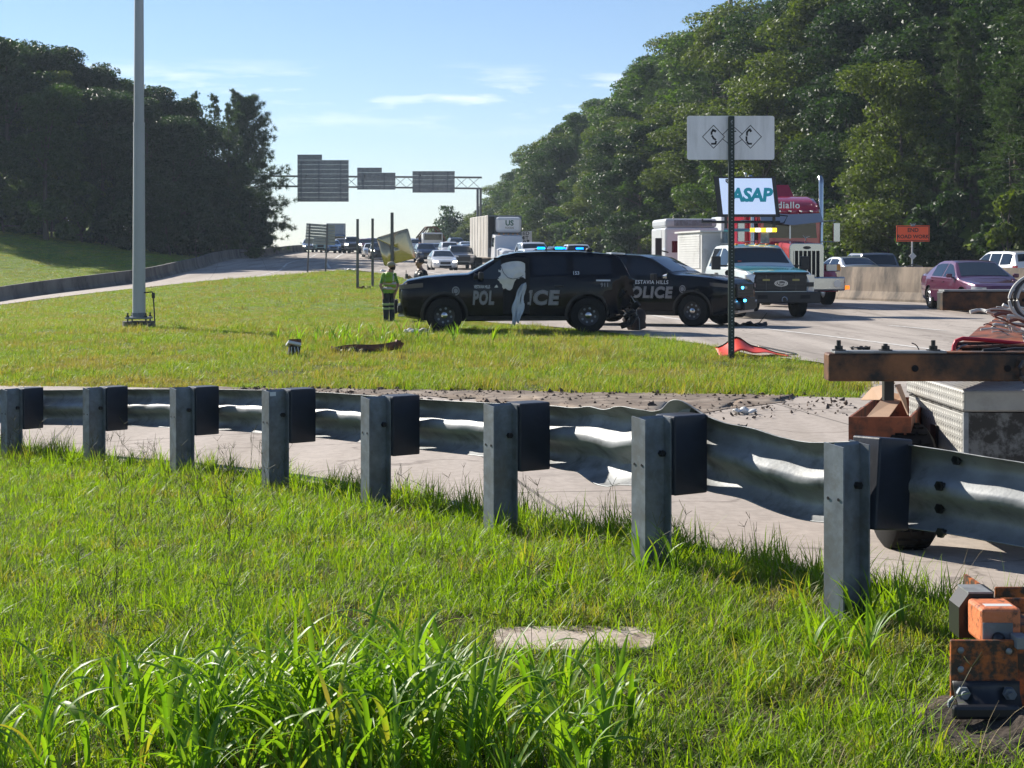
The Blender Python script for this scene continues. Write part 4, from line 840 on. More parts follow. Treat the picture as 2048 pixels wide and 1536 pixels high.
def car(kind, label, px, Y, heading, paint, group='cars queueing on the highway', name=None, lit=False, py=None, lod=1, boolean=False, dz=0, grille=True):
    spec = {'sedan': SEDAN, 'suv': SUVG, 'pickup': PICK}[kind]
    r = thing(name or {'sedan':'sedan','suv':'suv','pickup':'pickup_truck'}[kind], label, {'sedan':'car','suv':'SUV','pickup':'pickup truck'}[kind], (0,0,0), 0, group); c = Car(r, ns=30 if lod else 16, **spec)
    place(r, px, py, Y, heading); r.location.z += dz
    c.body(paint, arch=boolean)
    a, bq = {'sedan': (1.40,2.12), 'suv': (1.33,1.97), 'pickup': (1.57,2.06)}[kind]; c.top_patch('windshield', a, bq, M['glass_car'], .05, 5, 5)
    W_ = {'sedan': [(1.62,2.55),(2.63,3.5)], 'suv': [(1.5,2.5),(2.58,3.4),(3.48,4.3)], 'pickup': [(1.75,2.6),(2.68,3.6)]}[kind]; c.windows(W_, M['glass_dark'])
    rr = {'sedan': (3.53,4.12), 'suv': (4.43,4.57), 'pickup': (3.73,3.84)}[kind]; c.top_patch('rear_window', rr[0], rr[1], M['glass_dark'], .05, 4, 4)
    if not boolean:
        for s0 in c.wheels:
            for sd in (1,-1):
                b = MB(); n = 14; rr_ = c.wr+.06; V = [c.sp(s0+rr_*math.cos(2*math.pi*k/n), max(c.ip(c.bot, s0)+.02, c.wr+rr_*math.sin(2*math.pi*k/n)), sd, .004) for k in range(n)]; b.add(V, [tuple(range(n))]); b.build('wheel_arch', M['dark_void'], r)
    c.wheel_set(style='alloy' if lod else 'plain', rim_r=c.wr*.64, off=.02 if not boolean else 0)
    zt = {'sedan': (.60,.70,.40,.56), 'suv': (.80,.92,.5,.76), 'pickup': (.9,1.08,.58,.92)}[kind]
    c.corner_light('headlight', .32 if kind != 'pickup' else .16, zt[0], zt[1], M['head_lit'] if lit else M['head_lens'], .56, .012, n=5, slope=.12 if kind != 'pickup' else 0)
    if grille: c.front_box('grille', -.36 if kind != 'pickup' else -.55, .36 if kind != 'pickup' else .55, zt[2]+.06, zt[3]+.08, M['black_plastic'], .012, .2)
    c.front_box('lower_intake', -.42, .42, zt[2]-.14, zt[2]-.01, M['dark_void'], .02, .2)
    c.mirror(1.62 if kind != 'pickup' else 1.75, c.ip(c.belt, 1.6)+.02, paint, d=(.09,.17,.12))
    for sd in (1,-1): c.side_patch('tail_light', c.L-.28, c.L-.04, c.ip(c.belt, c.L)-.2, c.ip(c.belt, c.L)-.03, sd, M['tail'], n=3, off=.012)
    for sd in (1,-1):
        for (s0, s1) in W_[:2]:
            d = c.side_patch('door', s0-.16 if s0 < 2 else s0-.04, s1+.02, .36 if kind != 'pickup' else .5, lambda s: c.ip(c.belt, s)-.01, sd, paint, off=.005, n=5); b = MB(); b.box(c.sp(s1-.14, c.ip(c.belt, s1)-.12, sd, .02), (.18,.025,.025)); b.build('handle', paint, d)
    return r, c
def paint(n, col, metal=.3): return mat(n, col, .28, metal, coat=1, var=.03)
PT = dict(white=paint('white_car_paint', (.68,.69,.70), 0), silver=paint('silver_car_paint', (.42,.44,.46), .6), black=paint('black_car_paint', (.012,.013,.016)), grey=paint('grey_car_paint', (.10,.105,.115)),
  navy=paint('navy_car_paint', (.015,.025,.06)), red=paint('dark_red_car_paint', (.18,.012,.02)), purple=paint('plum_car_paint', (.10,.016,.05), .35), tan=paint('tan_car_paint', (.34,.29,.22)), green=paint('pale_green_paint', (.22,.33,.33)), blue=paint('blue_car_paint', (.06,.13,.26)))
# purple sedan by the median wall
rp, cp = car('sedan', 'plum purple sedan beside the tall median wall', 1946, 45.6, -86, PT['purple'], boolean=True, group=None)
rp.location.z = EYE-(622-HY)*44.4/F
TH = 180+82          # heading of oncoming traffic: towards us, slightly to the right
def onc(Y): return -math.degrees(math.atan2(1, .19 if Y < 100 else .15))
car('sedan', 'white sedan with lit headlights leading the queue', 884, 108, onc(108), PT['white'], lit=True)
car('pickup', 'dark pickup truck with pale hood behind the white sedan', 918, 122, onc(122), PT['grey'], lit=False)
car('suv', 'dark blue SUV half hidden by the tilted diamond sign', 851, 138, onc(138), PT['navy'])
car('suv', 'white SUV directly behind the dark pickup', 898, 150, onc(150), PT['white'])
car('sedan', 'silver sedan behind the dark blue SUV', 872, 158, onc(158), PT['silver'])
car('sedan', 'white car at the right edge of the far queue', 932, 166, onc(166), PT['white'])
car('suv', 'silver SUV peeking above the dark blue SUV', 834, 172, onc(172), PT['silver'])
far = [('sedan', 'silver car at the far left end of the queue', 619, 176, 'silver', 1), ('suv', 'pale green SUV under the slatted exit sign', 640, 176, 'green', 0), ('sedan', 'white car between the two exit sign posts', 656, 181, 'white', 1),
  ('sedan', 'pale blue car just right of the exit sign', 666, 176, 'blue', 0), ('suv', 'tan car with its headlights on near the bare posts', 684, 178, 'tan', 1), ('pickup', 'dark pickup with round headlights on, left of the bare posts', 704, 176, 'grey', 1),
  ('suv', 'dark red SUV seen between the two bare posts', 731, 179, 'red', 1), ('sedan', 'white car close behind the right bare post', 742, 160, 'white', 0), ('suv', 'black SUV hidden by the lower left edge of the diamond sign', 757, 152, 'black', 1),
  ('sedan', 'silver car behind the left bare post', 717, 186, 'silver', 0), ('suv', 'dark SUV at the crest behind the red one', 744, 190, 'black', 0), ('sedan', 'navy car at the crest above the tan one', 692, 190, 'navy', 0)]
for k, (kd, lb, px, Y, pt, lit) in enumerate(far): car(kd, lb, px, Y, onc(Y), PT[pt], lit=bool(lit), lod=0)
more = [('suv', 'white SUV just right of the diamond sign at the back of the queue', 818, 178, 'white'), ('sedan', 'dark car at the back of the queue under the steel frame', 848, 184, 'black'), ('suv', 'grey SUV at the back right of the queue', 912, 178, 'grey'),
  ('sedan', 'silver car in the gap left of the box truck', 936, 150, 'silver'), ('pickup', 'white pickup between the wall and the box truck', 1062, 98, 'white'), ('suv', 'tan SUV behind the diamond sign post', 790, 168, 'tan'), ('sedan', 'dark red car near the crest right of the bare posts', 768, 184, 'red'), ('suv', 'white SUV near the crest above the diamond sign', 800, 188, 'white')]
for k, (kd, lb, px, Y, pt) in enumerate(more): car(kd, lb, px, Y, onc(Y), PT[pt], lit=bool(k % 2), lod=0)
# opposite carriageway, driving away
def away(Y): return onc(Y)+180
car('suv', 'silver car beyond the median wall left of the police beacons', 1098, 112, away(112), PT['silver'], 'cars beyond the median wall', dz=.05)
car('pickup', 'white pickup beyond the median wall between the blue beacons', 1152, 108, away(108), PT['white'], 'cars beyond the median wall')
car('sedan', 'silver sedan beyond the median wall right of the red truck', 1688, 66, away(66), PT['silver'], 'cars beyond the median wall', dz=.1)
car('pickup', 'dark pickup beyond the wall with black rear glass', 1742, 68, away(68), PT['grey'], 'cars beyond the median wall', dz=-.18)
car('suv', 'white SUV beyond the wall behind the purple sedan', 2012, 63, away(63), PT['white'], 'cars beyond the median wall', dz=.02)
car('sedan', 'white car roof showing behind the second police SUV', 1210, 75, onc(75), PT['white'], dz=-.05)
# white crew truck and police cars behind the wreck, beacons lit
car('pickup', 'white pickup just behind the police cars with beacons', 1072, 74, onc(74), PT['white'])
for (px, Y, lab) in ((1100, 60, 'dark police car behind the wreck with cyan beacon, left one'), (1142, 62, 'dark police car behind the wreck with deep blue beacon, right one')):
    r, c = car('suv', lab, px, Y, onc(Y)-12, PT['navy'], 'police cars with lit beacons', 'police_car', dz=.10); r['category'] = 'police car'
    k = MB()
    for sd in (-1,1):
        b = MB(); b.bb((c.L/2-2.45,min(sd*.2,sd*.5),1.72),(c.L/2-2.2,max(sd*.2,sd*.5),1.80)); b.build('beacon', mat('lit_blue_beacon', (.02,.2,.9), .3, emit=(.0,.35 if px < 1120 else .12,1.0), estr=4), r, bevel=.02)
    b = MB(); b.bb((c.L/2-2.5,-.6,1.69),(c.L/2-2.15,.6,1.72)); b.build('light_bar', M['black_plastic'], r)
# ------------------------------------------------------------------ response truck with message board
M['teal'] = mat('teal_truck_paint', (.03,.27,.30), .3, .1, coat=1)
M['teal_white'] = mat('white_truck_paint', (.62,.68,.68), .3, 0, coat=1)
rt = thing('response_truck', 'white and teal response truck carrying a raised ASAP message board', 'truck')
SD_ = dict(L=6.3, W=1.02, top=[(0,1.05),(.04,1.2),(.25,1.27),(1.2,1.36),(1.42,1.38),(1.5,1.43),(2.02,1.92),(2.3,2.0),(3.35,2.0),(3.5,1.95),(3.6,1.3),(6.3,1.25)],
   bot=[(0,.55),(.3,.45),(.8,.45),(6.3,.5)], plan=[(0,.86),(.05,.92),(.25,.97),(.5,1),(6.3,1)], belt=[(0,1.34),(1.5,1.36),(6.3,1.4)], roofz=2.0, roofw=.76, wheels=(1.0,4.9), wr=.43)
ct = Car(rt, ns=40, **SD_); place(rt, 1486, None, 44.7, -80); rt.location.z = EYE-(637-HY)*41.6/F
ct.body(M['teal_white'], arch=True)
ct.top_patch('hood', .06, 1.44, M['teal'], .03, 8, 6, .01)
ct.top_patch('windshield', 1.56, 2.00, M['glass_car'], .03, 6, 6)
ct.top_patch('roof_panel', 2.06, 3.4, M['teal'], .0, 6, 6, .01)
ct.windows([(1.75,2.55),(2.65,3.35)], M['glass_dark'], top_gap=.09)
ct.wheel_set(style='steel', rim_r=.24, width=.28)
for sd in (1,-1):
    d = ct.side_patch('door', 1.62, 2.6, .62, 1.33, sd, M['teal_white'], off=.008); b = MB(); b.box(ct.sp(2.44, 1.2, sd, .03), (.2,.03,.04)); b.build('handle', M['black_plastic'], d)
    b = MB(); b.box((ct.L/2-1.62, sd*1.30, 1.50), (.10,.26,.38)); b.box((ct.L/2-1.62, sd*1.07, 1.42), (.05,.25,.05)); b.build('tow_mirror', M['black_plastic'], rt, bevel=.04)
    b = MB(); b.tube([(ct.L/2-1.25, sd*1.06, 1.22),(ct.L/2-1.15, sd*1.10, 1.22)], .09, 12); b.tube([(ct.L/2-1.3, sd*.97, 1.2),(ct.L/2-1.2, sd*1.07, 1.22)], .02, 6); b.build('spotlight', M['black_plastic'], rt)
fx_ = ct.L/2
g = ct.front_box('grille', -.74, .74, .74, 1.20, M['black_plastic'], .03, .2)
for k in range(4): b = MB(); b.bb((fx_+.03,-.7,.80+.1*k),(fx_+.045,.7,.83+.1*k)); b.build('grille_bar', M['steel_black'], g)
for y in (-.42,0,.42): b = MB(); b.bb((fx_+.046,y-.006,.76),(fx_+.052,y+.006,1.19)); b.build('grille_bar', M['post_steel'], g)
def disc_x(o, y, z, ry, rz, x, n=24): return [(x, y+ry*math.cos(2*math.pi*k/n), z+rz*math.sin(2*math.pi*k/n)) for k in range(n)]
b = MB(); n = 24
for mi, k, dx in ((0,1,.056),(1,.86,.06),(0,.78,.064),(1,.70,.068)): b.mi = mi; b.add(disc_x(0,0,.95,.19*k,.085*k,fx_+dx), [tuple(range(24))])
b.mi = 0; text_mb(b, 'Ford', lambda u, v: (fx_+.072, u, .945+v), size=.12, bold=.01, shear=.25); b.build('oval_badge', [M['alloy'], M['lettering_black']], rt, fix=False)
for sd in (1,-1):
    b = MB(); b.bb((fx_+.05, sd*.42-.1, 1.02), (fx_+.06, sd*.42+.1, 1.07)); b.build('amber_strobe', mat('dim_amber', (.35,.30,.08), .4), rt)
    V = [(-.0,.70),(.22,.70),(.24,1.18),(-.02,1.18),(.05,.98),(.05,.85)]
    b = MB(); b.prism([(sd*(.74+u), z) for u, z in V], lambda u, v, t: (fx_-.02-t-max(0, abs(u)-.85)*.5, u, v), -.06); b.build('headlight', M['head_lens'], rt, fix=True)
    b = MB(); b.bb((fx_-.0, sd*.84-.09, .86), (fx_+.05, sd*.84+.09, .98)); b.build('headlight_reflector', M['black_plastic'], rt)
b = ct.front_box('bumper', -1.04, 1.04, .42, .72, M['black_plastic'], .28, .35, .03)
for y in (-.6,.6): ct.front_box('bumper_slot', y-.14, y+.14, .54, .64, M['dark_void'], .285, .05, 0)
b = MB()
for k in range(10): a = math.pi*1.25*k/9-.2; p = (fx_+.31, .07*math.cos(a), .52+.07*math.sin(a)); b.sphere(p, .02, 6, 4)
b.build('tow_hook', M['chrome'], rt)
ct.front_box('deflector', -.78, .78, 1.20, 1.255, M['black_plastic'], .10, .12, .02)
b = MB()
for q in range(5): b.box((fx_-1.95, -.6+.3*q, 2.02), (.1,.08,.05))
b.build('cab_lamps', M['amber'], rt, bevel=.015)
b = MB(); b.box((fx_-1.6,-.62,1.50),(.01,.10,.12)); b.build('permit_sticker', M['sign_orange'], rt)
# service body
b = MB(); b.bb((fx_-6.3,-1.06,1.2),(fx_-3.75,-.42,2.40)); b.bb((fx_-6.3,-.42,1.2),(fx_-3.75,1.06,1.45)); b.build('service_body', M['white_dull'], rt, bevel=.02)
for k in range(14): b = MB(); b.bb((fx_-6.15,-1.085,1.34+.072*k),(fx_-3.9,-1.06,1.34+.072*k+.06)); b.build('shutter_slat', M['white_dull'], rt)
for k in range(14): b = MB(); b.bb((fx_-3.75,-1.03,1.34+.072*k),(fx_-3.725,-.45,1.34+.072*k+.06)); b.build('shutter_slat', M['white_dull'], rt)
b = MB(); b.bb((fx_-6.35,-1.14,2.40),(fx_-3.65,-.36,2.45)); b.build('body_roof', M['white_dull'], rt)
# message board: screen leaning towards the left, black frame, ASAP in teal
BY = 45.4; T = rt.location; Minv = Matrix.Rotation(-R(-80), 3, 'Z')
def tl(px, py, Y): return Minv @ (at(px, py, Y)-T)
Cn = [(1427,353),(1551,353),(1560,434),(1436,434)]
cor = lambda u, v, Y=BY: tl(lerp(lerp(Cn[0][0],Cn[1][0],u), lerp(Cn[3][0],Cn[2][0],u), v), lerp(353,434,v), Y)
def slab(b, u0, u1, v0, v1, Y0, Y1): b.add([cor(u0,v0,Y0),cor(u1,v0,Y0),cor(u1,v1,Y0),cor(u0,v1,Y0),cor(u0,v0,Y1),cor(u1,v0,Y1),cor(u1,v1,Y1),cor(u0,v1,Y1)], [(0,1,2,3),(7,6,5,4),(0,4,5,1),(1,5,6,2),(2,6,7,3),(3,7,4,0)])
b = MB(); slab(b, 0, 1, 0, 1, BY, BY+.22); b.build('board_frame', M['steel_black'], rt, fix=True)
M['screen'] = mat('white_message_screen', (.62,.68,.78), .35, emit=(.42,.53,.78), estr=.45)
b = MB(); slab(b, .085, .935, .045, .93, BY-.03, BY); b.build('board_screen', M['screen'], rt, fix=True)
b = MB(); text_mb(b, 'ASAP', lambda u, v: cor(.565+u/1.84, .47-v/1.20, BY-.04), size=.54, bold=.045, shear=.22, space=.95)
b.build('board_lettering', mat('teal_lettering', (.012,.22,.30), .5, emit=(.0,.16,.22), estr=.3), rt)
b = MB(); P5 = [(.19,.06),(.27,.06),(.275,.13),(.23,.19),(.185,.13)]; b.add([cor(u,v,BY-.04) for u,v in P5], [(0,1,2,3,4)]); b.build('shield_mark', M['lettering_black'], rt)
b = MB(); text_mb(b, 'W', lambda u, v: cor(.23+u/1.84, .115-v/1.2, BY-.046), size=.12, bold=.02); b.build('shield_letter', M['lettering_white'], rt)
b = MB(); b.tube([tl(1405,444,BY),tl(1560,444,BY)], .045, 6); b.tube([tl(1405,438,BY),tl(1405,446,BY)], .03, 6); b.tube([tl(1452,434,BY),tl(1452,470,BY)], .05, 6); b.tube([tl(1548,434,BY),tl(1548,466,BY)], .05, 6); b.tube([tl(1555,430,BY),tl(1575,432,BY),tl(1568,446,BY),tl(1548,448,BY)], .025, 6); b.build('board_stand', M['steel_black'], rt)
b = MB(); b.sphere(tl(1491,348,BY), .05, 10, 6); b.tube([tl(1491,350,BY),tl(1491,354,BY)], .02, 5); b.build('board_camera', M['alloy'], rt, smooth=50)
b = MB(); b.tube([tl(1447,460,44.6),tl(1500,460,44.6)], .05, 6); b.build('light_bar', M['alloy'], rt)
for k,(a0,a1,mt) in enumerate(((1500,1510,'y'),(1511,1521,'w'),(1522,1532,'y'),(1533,1543,'w'),(1544,1553,'y'))):
    b = MB(); b.tube([tl(a0,460,44.6),tl(a1,460,44.6)], .058, 8); b.build('beacon', mat('lit_amber_beacon' if mt == 'y' else 'lit_white_beacon', (.8,.5,.05) if mt == 'y' else (.8,.8,.7), .3, emit=(1,.62,.02) if mt == 'y' else (1,.95,.75), estr=1.6), rt)
for px in (1450, 1530): b = MB(); b.tube([tl(px,463,44.8),tl(px,486,44.8)], .13, 10); b.build('lamp_post', M['galv_post'], rt, smooth=40)
# END HIGHER FINES sign leaning on the body
Y = 46.0; q = at(1447, 490, Y); eh = thing('fines_sign', 'white END HIGHER FINES sign behind the green sign post', 'road sign', (q.x, Y, hz1(q.x, Y)))
Z = lambda py: at(0, py, Y).z-eh.location.z; s_ = Y/F
b = MB(); b.bb((-22*s_,0,Z(516)),(22*s_,.02,Z(470))); b.build('panel', M['white_dull'], eh)
b = MB(); 
for t_, py in (('END',480),('HIGHER',493),('FINES',506)): text_mb(b, t_, lambda u, v: (u, -.006, Z(py)+v), size=.165, bold=.012)
for (x0,x1,z0,z1) in ((-21,21,515,514.2),(-21,21,471.6,471),(-21,-20.3,515,471),(20.3,21,515,471)): b.bb((x0*s_,-.004,Z(z0)),(x1*s_,-.001,Z(z1)))
b.build('lettering', M['lettering_black'], eh)
b = MB(); b.tube([(0,.05,-.1),(0,.05,Z(470))], .03, 6); b.build('post', M['galv_post'], eh)
# ------------------------------------------------------------------ semi trucks
def semi(name, label, px, Y, heading, py=None, group=None): 
    r = thing(name, label, 'truck', (0,0,0), 0, group); place(r, px, None, Y, heading); return r
def tyre(root, x, y, rr, w=.28, n=22):
    b = MB(); b.lathe([(rr*.55,-w/2),(rr-.03,-w/2),(rr,-w/2+.03),(rr,w/2-.03),(rr-.03,w/2),(rr*.55,w/2)], (x,y,rr), 'y', n); o = b.build('wheel', M['tyre'], root, smooth=40)
    b = MB(); b.lathe([(rr*.56,-w/2+.02),(rr*.4,-w/2+.07),(0,-w/2+.05)], (x,y,rr), 'y', n); b.lathe([(rr*.56,w/2-.02),(rr*.4,w/2-.07),(0,w/2-.05)], (x,y,rr), 'y', n); b.build('rim', M['alloy'], o, smooth=40); return o
# red conventional tractor
M['truck_red'] = mat('red_truck_paint', (.42,.015,.04), .25, .1, coat=1)
rk = semi('red_semi_truck', 'red long-nose semi truck with chrome grille and tall exhaust stack', 1580, 50.3, -82)
rk.location.z = EYE-(612-HY)*48.5/F
XF = 1.6                                                     # nose x
b = MB(); G = []
for (x, w, z) in ((XF-.05,.52,1.93),(XF-.5,.60,1.99),(XF-1.6,.74,2.06)): G.append([(x,w,1.05),(x,w,z-.12),(x,w-.12,z),(x,0,z+.03),(x,-w+.12,z),(x,-w,z-.12),(x,-w,1.05)])
b.grid(G); b.add([G[0][k] for k in range(7)], [tuple(range(7))]); b.build('hood', M['truck_red'], rk, smooth=40, fix=True)
b = MB(); poly = [(-.56,.85),(.56,.85),(.56,1.86)]+[(.44+.12*math.cos(R(a)),1.86+.12*math.sin(R(a))) for a in (30,60,90)]+[(-.44+.12*math.cos(R(a)),1.86+.12*math.sin(R(a))) for a in (90,120,150)]+[(-.56,1.86)]
b.prism(poly, lambda u, v, t: (XF+t, u, v), .09); gs = b.build('grille_shell', M['chrome'], rk, fix=True, bevel=.02)
b = MB(); b.bb((XF+.09,-.44,.92),(XF+.095,.44,1.74)); b.build('grille', M['dark_void'], rk)
for k in range(7): y = -.42+.14*k; b = MB(); b.bb((XF+.095,y-.016,.92),(XF+.115,y+.016,1.74)); b.build('grille_bar', M['chrome'], gs)
b = MB(); b.add(disc_x(0,0,1.84,.13,.05,XF+.096,20), [tuple(range(20))]); b.build('oval_badge', M['lettering_black'], rk)
b = MB(); b.tube([(XF-.1,0,2.0),(XF,0,2.16),(XF+.1,.1,2.2)], [.03,.02,.008], 6); b.tube([(XF,0,2.12),(XF-.02,-.1,2.24)], [.02,.006], 6); b.build('hood_ornament', M['chrome'], rk, smooth=50)
b = MB(); b.bb((XF-.1,-1.2,.48),(XF+.28,1.2,.92)); b.build('bumper', M['chrome'], rk, bevel=.05)
for sd in (1,-1):
    b = MB(); b.tube([(XF+.285,sd*.93,.70),(XF+.30,sd*.93,.70)], .12, 14); b.build('bumper_lamp', M['alloy'], rk)
    b = MB(); G = [];
    for k in range(9): a = R(200-k*25); G.append([(XF-.95+.62*math.cos(a)*-1, sd*y, .56+.62*max(-.2, math.sin(a))) for y in (.60,.85,1.18)])
    b.grid(G); b.build('fender', M['truck_red'], rk, smooth=50, solid=.03)
    b = MB(); b.bb((XF-.25,min(sd*.66,sd*1.14),1.08),(XF+.0,max(sd*.66,sd*1.14),1.34)); b.build('headlight_pod', M['chrome'], rk, bevel=.05)
    b = MB(); b.bb((XF+.0,min(sd*.70,sd*1.0),1.11),(XF+.015,max(sd*.70,sd*1.0),1.31)); b.build('headlight', M['head_lens'], rk)
    b = MB(); b.bb((XF-.02,min(sd*1.02,sd*1.13),1.12),(XF+.02,max(sd*1.02,sd*1.13),1.31)); b.build('turn_lamp', M['amber'], rk)
    b = MB(); b.tube([(XF-1.9,sd*1.16,.9),(XF-1.9,sd*1.16,3.95),(XF-1.95,sd*1.18,4.08),(XF-2.1,sd*1.2,4.18)], .085, 12); b.build('exhaust_stack', M['chrome'], rk, smooth=40)
    b = MB(); b.box((XF-1.72,sd*1.62,2.36),(.10,.22,.62)); b.tube([(XF-1.75,sd*1.0,2.72),(XF-1.75,sd*1.62,2.74)], .018, 5); b.tube([(XF-1.75,sd*1.0,2.05),(XF-1.75,sd*1.62,2.05)], .018, 5); b.build('mirror', M['chrome'], rk, bevel=.02)
    tyre(rk, XF-.95, sd*1.02, .52)
    b = MB(); b.box((XF+.1,sd*1.32,.58),(.1,.12,.12)); b.tube([(XF+.1,sd*1.18,.5),(XF+.1,sd*1.34,.55)], .015, 5); b.build('marker_lamp', mat('orange_marker', (.9,.2,.02), .4, emit=(1,.25,.02), estr=.8), rk)
CX = XF-1.62
b = MB(); b.bb((CX-1.2,-1.04,1.0),(CX,1.04,2.98)); b.build('cab', M['truck_red'], rk, bevel=.06)
b = MB(); b.bb((CX-3.6,-1.2,.9),(CX-1.22,1.2,3.2)); b.build('sleeper', M['truck_red'], rk, bevel=.08)
b = MB(); G = []
for k in range(9): a = R(90*k/8); G.append([(CX-.55-.9*(1-math.cos(a))*1.0+.4*math.cos(a), y, 2.95+.62*math.sin(a)) for y in (-1.04,-.9,0,.9,1.04)])
b.grid(G); b.add(G[0]+G[-1], [(0,1,2,3,4,9,8,7,6,5)]); b.build('roof_fairing', M['truck_red'], rk, smooth=50, solid=.05)
b = MB(); b.bb((CX-3.6,-1.15,3.2),(CX-1.3,1.15,3.56)); b.build('sleeper_roof', M['truck_red'], rk, bevel=.15)
b = MB(); b.add([(CX-1.4,-.62,3.52),(CX-1.4,.62,3.52),(CX-1.75,.52,3.98),(CX-1.75,-.52,3.98)], [(0,1,2,3)]); b.build('wind_deflector', M['truck_red'], rk, solid=.04)
for sd in (1,-1):
    b = MB(); b.add([(CX+.005,sd*.03,2.17),(CX+.005,sd*.92,2.17),(CX+.005,sd*.88,2.66),(CX+.005,sd*.03,2.66)], [(0,1,2,3)]); b.build('windshield', M['glass_dark'], rk)
    b = MB(); b.bb((CX-.9,sd*1.045,2.1),(CX-.15,sd*1.05,2.7)); b.build('side_window', M['glass_dark'], rk)
b = MB(); b.bb((CX+.0,-.025,2.15),(CX+.03,.025,2.68)); b.build('window_post', M['alloy'], rk)
M['visor'] = mat('polished_sun_visor', (.42,.43,.46), .35, .6)
for sd in (1,-1): b = MB(); b.add([(CX+.02,0,2.94),(CX+.02,sd*1.04,2.98),(CX+.26,sd*1.05,2.70),(CX+.32,0,2.58)], [(0,1,2,3)]); b.build('sun_visor', M['visor'], rk, solid=.015)
for k in range(5): b = MB(); b.tube([(CX-.05,-.72+.36*k,3.04),(CX+.1,-.72+.36*k,3.04)], [.05,.03], 8); b.build('cab_lamp', M['chrome'], rk, smooth=40)
b = MB(); text_mb(b, 'diallo', lambda u, v: (CX-.10, u, 3.24+v), size=.3, bold=.02, space=1.15); b.build('lettering', M['alloy'], rk)
b = MB(); b.bb((CX-9.5,-.45,.75),(CX+1.5,.45,1.0)); b.build('frame', M['steel_black'], rk)
for xx in (CX-5.4, CX-6.7):
    for sd in (1,-1): tyre(rk, xx, sd*.93, .52, .5)
# red and white box trailer beside it
rb = semi('box_trailer', 'red and white truck body partly hidden behind the message board', 1503, 62, -83); b = MB(); b.bb((-1.6,-1.25,1.1),(0,1.25,3.2)); b.bb((-1.6,-1.2,.6),(-.2,1.2,1.1)); b.build('body', M['white'], rb, bevel=.04)
b = MB(); b.bb((.0,-1.25,1.1),(.02,1.25,3.2)); b.build('front_panel', M['white_dull'], rb); b = MB(); b.bb((.02,-.1,1.1),(.04,.6,3.15)); b.build('red_panel', M['truck_red'], rb)
b = MB(); b.bb((.02,.62,1.1),(.05,.95,3.15)); b.build('corner_post', M['galv_post'], rb)
for sd in (1,-1): tyre(rb, -.8, sd*1.0, .5)
# white sleeper tractor
M['truck_white'] = mat('white_truck_body', (.66,.67,.67), .35, 0, coat=.6, var=.04)
M['truck_grey'] = mat('pale_grey_fairing', (.46,.48,.50), .45)
wk = semi('white_semi_truck', 'white sleeper cab truck with pale grey roof fairing behind the police cars', 1388, 58, -84); wk.location.z = -.0
s_ = 58/F; zz = lambda py: at(0, py, 58).z-wk.location.z
b = MB(); b.bb((-2.6,-1.12,.5),(0,.95,zz(455))); b.build('cab', M['truck_white'], wk, bevel=.08)
b = MB(); b.bb((-2.6,-1.10,zz(455)),(-.05,.9,zz(437))); b.build('roof_fairing', M['truck_grey'], wk, bevel=.1)
b = MB(); b.bb((-.04,-.75,zz(452)),(-.035,.7,zz(440))); b.build('fairing_recess', M['galv_post'], wk, bevel=.02)
b = MB(); G = [[(-.6-.5*k/5, -1.13-.02*k, lerp(.8, zz(458), j/4)) for j in range(5)] for k in range(6)]; b.grid(G); b.build('side_fairing', M['truck_white'], wk)
b = MB(); b.bb((.0,-.85,zz(505)),(.01,.75,zz(482))); b.build('windshield', M['glass_dark'], wk)
b = MB(); b.bb((-.9,-1.13,zz(490)),(-.7,-1.125,zz(475))); b.build('side_vent', M['dark_void'], wk)
b = MB(); b.box((.3,-1.42,zz(495)),(.12,.24,.7)); b.tube([(.1,-1.0,zz(505)),(.3,-1.42,zz(500))], .03, 5); b.build('mirror', M['black_plastic'], wk, bevel=.03)
for sd in (1,-1): tyre(wk, -.6, sd*.95, .5)
# white delivery truck with refrigeration unit
M['box_side'] = mat('streaked_white_box', (.52,.50,.46), .6, var=.1, vscale=2, dirt=(.34,.31,.27), dscale=1.5, dlo=.45, dhi=.65, stretch=(1.2,1,.25))
ut = semi('delivery_truck', 'white box truck with a rounded refrigeration unit above its cab', 1022, 113, -78); k_ = 1.0
ut.location.z = hz1((1022-1024)*113/F, 113)+.03
b = MB(); b.bb((-9.6,-1.3,1.0),(-2.3,1.3,4.15)); bx = b.build('cargo_box', M['box_side'], ut, bevel=.03)
for k in range(6): b = MB(); xx = -8.6+1.15*k; b.bb((xx,-1.318,1.1),(xx+.04,-1.3,4.1)); b.build('box_rib', M['galv_post'], bx)
b = MB(); b.bb((-2.3,-1.3,1.0),(-2.27,1.3,4.15)); b.build('front_wall', M['galv_post'], ut)
b = MB(); b.bb((-2.26,-.75,2.85),(-1.75,1.2,4.02)); fr = b.build('refrigeration_unit', M['white'], ut, bevel=.22)
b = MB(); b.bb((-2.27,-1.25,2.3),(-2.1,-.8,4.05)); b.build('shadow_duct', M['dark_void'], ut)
b = MB(); text_mb(b, 'US', lambda u, v: (-1.74, .25+u, 3.55+v), size=.55, bold=.03); b.build('lettering', mat('green_lettering', (.03,.13,.08), .5), fr)
b = MB(); text_mb(b, 'FOODS', lambda u, v: (-1.74, .25+u, 3.2+v), size=.2, bold=.02); b.build('lettering', mat('tan_lettering', (.25,.2,.13), .5), fr)
b = MB(); b.add([(x, sd*w, z) for sd in (1,-1) for (x, w, z) in ((-2.1,1.12,.9),(-.55,1.12,.9),(-.55,1.12,1.75),(-.85,1.02,2.6),(-2.1,1.02,2.75))], [(0,1,2,3,4),(9,8,7,6,5),(1,6,7,2),(2,7,8,3),(3,8,9,4),(0,5,6,1),(4,9,5,0)]); b.build('cab', M['white'], ut, bevel=.07, fix=True)
